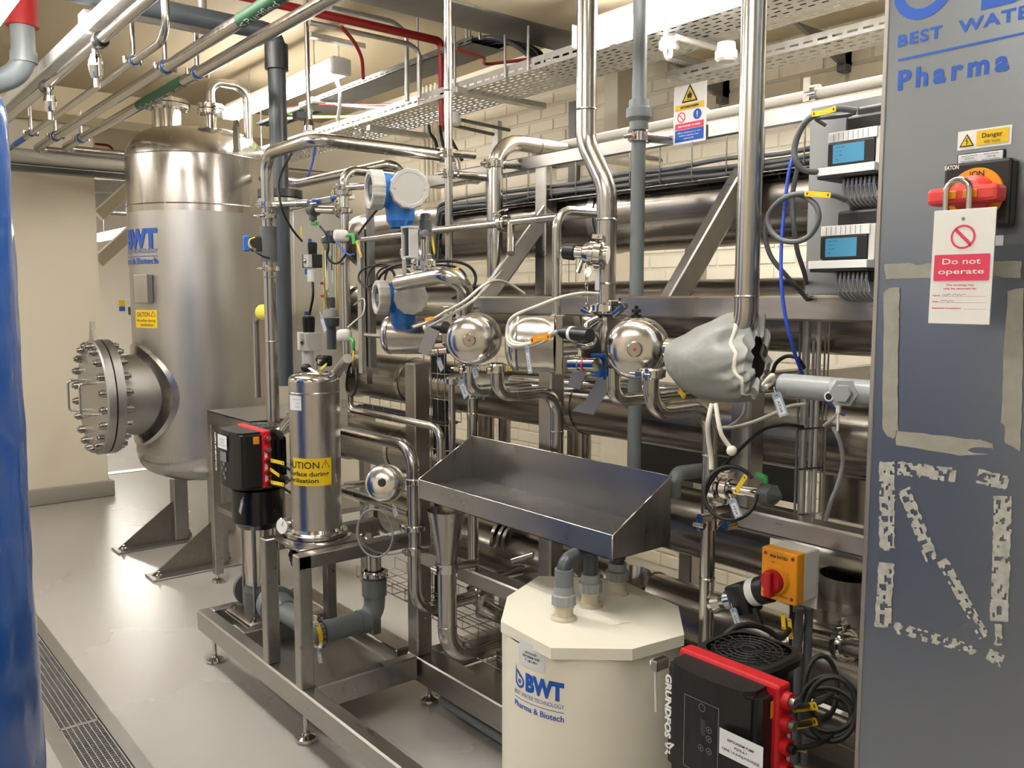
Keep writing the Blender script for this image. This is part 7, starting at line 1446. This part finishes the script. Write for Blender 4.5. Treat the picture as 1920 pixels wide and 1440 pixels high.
for k, (xs_, lab) in enumerate(((((826, 248), (832, 275), (845, 300)), 'black cable dropping from the tray behind the thin tall pipe'), (((838, 246), (850, 270), (866, 300)), 'black cable dropping right of its twin behind the thin tall pipe'), (((806, 250), (815, 262), (820, 280)), 'short black cable dropping from the tray, left of its twins'))): cable(lab, [(xs_[0][0] - 2, xs_[0][1] - 14, 2.6)] + [(x, y, 2.52) for x, y in xs_], .009, 'rubber')
# right-hand side
cable('bright blue hose hanging in a long curve left of the cabinet', [(1489, 282, 1.60), (1478, 330, 1.58), (1470, 400, 1.57), (1465, 460, 1.56), (1465, 530, 1.55), (1472, 590, 1.55), (1484, 640, 1.56), (1500, 690, 1.6), (1525, 735, 1.7), (1560, 762, 1.8), (1582, 778, 1.9)], .0038, 'blue_hose', 'blue_hose', 'hose')
cable('thick grey cable looping from the upper display module', [(1606, 208, 1.62), (1575, 204, 1.6), (1545, 210, 1.58), (1518, 222, 1.57), (1500, 245, 1.57), (1490, 275, 1.57), (1492, 300, 1.57), (1505, 318, 1.58), (1530, 322, 1.6), (1545, 318, 1.62)], .0062, 'cable_dark'); cable('thinner grey cable doubling the loop of the upper display module', [(1602, 214, 1.66), (1560, 220, 1.6), (1530, 222, 1.6), (1548, 235, 1.62)], .004, 'cable_dark')
cable('grey cable coiled in a round loop left of the lower display module', [(1585, 375, 1.62), (1560, 366, 1.59), (1520, 363, 1.57), (1485, 366, 1.56), (1458, 380, 1.56), (1440, 405, 1.56), (1445, 432, 1.56), (1465, 450, 1.56), (1495, 453, 1.56), (1520, 440, 1.57), (1534, 415, 1.57), (1532, 390, 1.57), (1518, 374, 1.57), (1496, 364, 1.58)], .0055, 'cable_dark')
cable('grey cable running from the round loop down behind the middle rail', [(1500, 300, 1.6), (1492, 330, 1.6), (1486, 370, 1.6), (1488, 420, 1.6), (1495, 470, 1.62), (1510, 520, 1.68), (1512, 560, 1.9)], .0052, 'cable_dark'); cable('second grey cable descending left of the first behind the blue hose', [(1438, 405, 1.57), (1434, 440, 1.57), (1445, 480, 1.58), (1470, 512, 1.6), (1500, 545, 1.66), (1520, 570, 1.85)], .0052, 'cable_dark')
cable('black cable from the sensor looping round the curving pipe', [(1505, 800, 1.83), (1470, 796, 1.75), (1430, 806, 1.7), (1395, 835, 1.62), (1360, 870, 1.55), (1335, 900, 1.52), (1322, 930, 1.5), (1325, 955, 1.5)], .0042, 'rubber'); cable('black cable loop hanging on the curving pipe by the level sensor', loop(1370, 925, 49, 50, 1.52, turns=.9, ph=.6), .0045, 'rubber')
cable('pale cable running from the conduits left to the post behind the jacket', [(1510, 758, 1.84), (1480, 762, 1.8), (1450, 776, 1.78), (1410, 792, 1.76), (1375, 800, 1.75), (1352, 802, 1.75)], .0045, 'cable_white'); cable('grey cable hanging below the jacket beside the post', [(1398, 752, 1.75), (1396, 770, 1.75), (1385, 788, 1.75), (1365, 801, 1.75)], .0045, 'cable_grey')
cable('grey cable bowing down right of the conduit pair', [(1562, 800, 1.8), (1575, 830, 1.8), (1580, 865, 1.8), (1572, 905, 1.8), (1558, 940, 1.8), (1548, 975, 1.82)], .005, 'cable_grey'); cable('short grey cable above the bowing one', [(1562, 752, 1.8), (1572, 768, 1.8), (1562, 785, 1.8), (1545, 798, 1.82)], .004, 'cable_white')
for k, (cx, cy, rx, ry, w_) in enumerate(((1560, 1330, 46, 60, 1), (1555, 1320, 52, 52, 1), (1548, 1338, 58, 48, 1), (1556, 1345, 40, 40, 1), (1540, 1290, 30, 60, 1))): cable('black cable coil beside the big black pump, %s' % ['tall loop', 'round loop', 'widest loop', 'smallest loop', 'narrow loop nearest the pump'][k], loop(cx, cy, rx, ry, 1.5 + .02 * k), .0052, 'rubber')
cable('thick black cable arching over the fan of the big black pump', [(1352, 1212, 1.42), (1360, 1192, 1.44), (1380, 1176, 1.46), (1410, 1172, 1.5), (1440, 1182, 1.55), (1462, 1195, 1.62), (1480, 1180, 1.7), (1486, 1150, 1.74)], .0065, 'rubber'); cable('black cable behind the wire hooks above the grey valve body', [(1448, 700, 1.7), (1456, 680, 1.7), (1475, 668, 1.7), (1495, 672, 1.7), (1508, 690, 1.72)], .0045, 'rubber')
for k, r_ in enumerate((1322, 1356, 1400)): cable('black cable leaving the pump gland, %s' % ['upper one', 'middle one', 'lowest one'][k], [(1474, r_, 1.22), (1500, r_ + 2, 1.3), (1530, r_ - 3, 1.42), (1560, r_ - 20, 1.5)], .005, 'rubber')
for k, (r_, lab) in enumerate(((866, 'upper'), (886, 'middle'), (908, 'lowest'))): cable('black cable leaving the left pump gland, %s one' % lab, [(498, r_, 1.42), (515, r_ + 1, 1.42), (532, r_ + 8, 1.48), (545, r_ + 16, 1.56)], .005, 'rubber')
for k, (c, r0, r1, w_, Y, lab) in enumerate(((908, 780, 880, .05, 2.6, 'brown steel upright far behind the drip tray, left one'), (946, 780, 880, .03, 2.65, 'brown steel upright far behind the drip tray, second one'), (1078, 800, 880, .035, 2.6, 'brown steel upright far behind the drip tray, third one'), (1100, 800, 900, .02, 2.5, 'thin steel upright far behind the drip tray, right one'), (1592, 890, 1010, .085, 2.6, 'fat brown steel cylinder behind the lower rail beside the cabinet'))):
    a = at(c, r0, Y=Y); solo('steel_upright', B().cyl((a.x, a.y, .0), (a.x, a.y, a.z + .1), w_, 28), 'steel_dark', lab, 'pipe')
# ---------------------------------------------------------------- yellow cable markers and hanging valve tags
def marker(lab, x0, y0, x1, y1, Y, w_=.011, m='yellow', curve=0):
    a, q = at(x0, y0, Y=Y), at(x1, y1, Y=Y); d = (q - a); L = d.length; d.normalize(); n = d.cross(V((0, -1, 0))).normalized(); f = d.cross(n).normalized(); f = f if f.y < 0 else -f
    t = thing('cable_marker', lab, 'marker', min(a, q, key=lambda p: p.z)); k = 8; P = []
    def g(s, c): return a + d * (L * s) + n * (c * w_ / 2 + curve * 4 * s * (1 - s))
    o_ = [g(0.03, -1), g(.97, -1), g(1, -.6), g(1, .6), g(.97, 1)] + ([g(1 - i / k, 1) for i in range(1, k)] if curve else []) + [g(.03, 1), g(0, .6), g(0, -.6)] + ([] if not curve else [])
    if curve: o_ = [g(i / k, -1) for i in range(k + 1)] + [g(1 - i / k, 1) for i in range(k + 1)]
    obj('marker_strip', B().prism(o_, f * .001), m, t); b = B()
    for s in (.08, .88): b.prism([g(s, -.45) + f * .0012, g(s + .05, -.45) + f * .0012, g(s + .05, .45) + f * .0012, g(s, .45) + f * .0012], f * .0003)
    obj('slot', b, 'print_black', t); b = B(); b.prism([g(.38, -.12) + f * .0012, g(.62, -.12) + f * .0012, g(.62, .12) + f * .0012, g(.38, .12) + f * .0012], f * .0003); obj('lettering', b, 'beam_paint', t); return t
for a_ in (('curved yellow cable marker on the loop above the upper display module', 1522, 214, 1568, 203, 1.565, .0105, 'yellow', .002), ('yellow cable marker above the lower display module', 1509, 363, 1558, 366, 1.562, .0105), ('yellow cable marker hanging from the green plug by the slim riser', 668, 452, 678, 482, 1.58, .011), ('yellow cable marker beside the upright pressure sensor', 810, 444, 815, 476, 1.46, .009), ('yellow cable marker hanging above the filter, right side', 663, 657, 661, 685, 1.58, .011), ('small yellow cable marker at the top left of the instrument plate', 564, 424, 566, 445, 1.74, .009),
           ('curved yellow cable marker on the coiled actuator', 995, 640, 1032, 632, 1.235, .014, 'amber', -.004), ('yellow cable marker below the left end of the coiled actuator', 952, 655, 958, 695, 1.40, .012), ('small yellow marker above the tilted pale steel tab', 797, 600, 812, 596, 1.38, .010, 'amber'), ('slanting yellow cable marker in front of the curving pipe', 1378, 924, 1399, 892, 1.48, .010, 'yellow'), ('pale yellow marker on the solenoid above the filter', 600, 693, 613, 682, 1.62, .009, 'yellow_pale'),
           ('yellow cable marker on the left pump, upper one', 508, 863, 533, 869, 1.38, .014), ('yellow cable marker on the left pump, middle slanting one', 507, 880, 524, 892, 1.38, .014), ('yellow cable marker on the left pump, lowest one', 508, 904, 533, 909, 1.38, .014), ('yellow cable marker beside the big black pump, upper one', 1486, 1329, 1532, 1323, 1.36, .014), ('yellow cable marker beside the big black pump, second one', 1488, 1362, 1532, 1352, 1.38, .014), ('yellow cable marker beside the big black pump, lowest one', 1485, 1400, 1512, 1406, 1.38, .012),
           ('upright yellow cable marker under the isolator, left one', 1468, 1148, 1470, 1180, 1.70, .011), ('upright yellow cable marker under the isolator, right one', 1480, 1160, 1484, 1198, 1.70, .010), ('small yellow marker behind the lower left of the jacket', 1272, 730, 1284, 745, 1.6, .012), ('small yellow marker above the sideways coils behind the short fat pipe', 850, 508, 862, 500, 1.62, .009)): marker(*a_)
def vtag(lab, x0, y0, x1, y1, wpx, Y, txt='V270', m='tag_blue'):
    a, q = at(x0, y0, Y=Y), at(x1, y1, Y=Y); d = q - a; L = d.length; d.normalize(); n = d.cross(V((0, -1, 0))).normalized(); w_ = wpx * dep(a) / F_PX; f = d.cross(n).normalized(); f = f if f.y < 0 else -f
    t = thing('valve_tag', lab, 'tag', q); g = lambda s, c, k=0: a + d * (L * s) + n * (c * w_) + f * k
    obj('tag_body', B().prism([g(0, -.3), g(0, .3), g(.08, .5), g(1, .5), g(1, -.5), g(.08, -.5)], f * .0015), m, t); l_ = obj('paper', B().prism([g(.25, -.32, .0016), g(.25, .32, .0016), g(.92, .32, .0016), g(.92, -.32, .0016)], f * .0002), 'label_white', t)
    b = B(); s_ = 1 if n.z > 0 else -1; put(b, txt, lambda u, v: g(.34, 0, .0021) + d * u + n * (-s_ * 0 + v), 0, -w_ * .12, w_ * .26, w=L * .5, bold=.02); stroke(b, lambda u, v: g(u, v * .32, .0021), [(.12, -.5), (.12, .5)], .03); obj('lettering', b, 'print_black', l_)
    obj('tag_tie', B().tube([g(.05, 0), g(-.12, .1), g(-.25, 0)], .001, 5), 'white', t); return t
for a_ in (('blue-grey valve tag hanging from the black connector of the grey valve body', 1455, 736, 1470, 780, 20, 1.47), ('blue-grey valve tag left of the vertical pipe beside the drip tray', 864, 713, 876, 744, 20, 1.66), ('blue-grey valve tag below the left dome', 888, 684, 894, 708, 18, 1.5), ('clear valve tag below the small cap valve left of the left dome', 822, 672, 830, 694, 15, 1.5), ('white valve tag hanging from the coiled cable', 988, 648, 995, 700, 11, 1.24), ('valve tag hanging below the slanting yellow marker', 1372, 935, 1386, 970, 18, 1.5), ('white valve tag left of the flow tube union', 602, 592, 611, 622, 12, 1.70), ('dark valve tag below the black motor valve', 1374, 1140, 1386, 1176, 16, 1.68), ('small tag hanging below the clamp of the grey plastic pipework', 598, 1222, 602, 1244, 16, 1.36), ('small blue tag below the small round actuator', 738, 950, 744, 968, 14, 1.5), ('dark tag at the motor stool of the left pump', 455, 938, 450, 962, 10, 1.36)): vtag(*a_)
# things in the far room, seen between the partition and the vessel
a = at(229, 575, X=-16.98); solo('wall_notice', B().box((-16.995, a.y - .05, a.z - .08), (-16.98, a.y + .05, a.z + .0)), 'blue_print', 'tiny blue notice on the far white wall', 'sign'); solo('wall_notice', B().box((-16.995, a.y - .05, a.z + .02), (-16.98, a.y + .05, a.z + .12)), 'yellow', 'tiny yellow notice on the far white wall above the blue one', 'sign')
a = at(248, 583, X=-9.3); a = at(250, 583, Y=1.9); b = B(); b.rbox(a + V((-.03, -.03, -.03)), a + V((.03, .03, .03)), .006); b.cyl(a, a + V((.12, 0, 0)), .012, 10); obj('level_switch', b, 'black', ves)
for k, (x0, y0, x1, y1, X) in enumerate(((182, 492, 262, 420, -9.6), (184, 405, 262, 335, -9.8))): solo('roof_brace', B().beam(at(x0, y0, X=X), at(x1, y1, X=X), .12, .12, .005), 'wall', ['sloping pale beam crossing the far room, lower one', 'sloping pale beam crossing the far room, upper one'][k], 'beam')
for k, (r_, X, w_) in enumerate(((348, -10.5, .14), (360, -11, .06), (378, -10.8, .2))): a, q = at(150, r_, X=X), at(300, r_ + 8, X=X); solo('far_duct', B().beam(a, q, w_, w_, .005), 'galv', ['pale duct crossing the far room near its ceiling', 'thin pale duct under the first in the far room', 'wide pale duct lowest in the far room'][k], 'duct')
solo('floor_channel', B().box((-8.45, -1, 0), (-8.33, 3.5, .004)), 'galv', 'narrow dark floor channel beyond the partition end', 'drain')
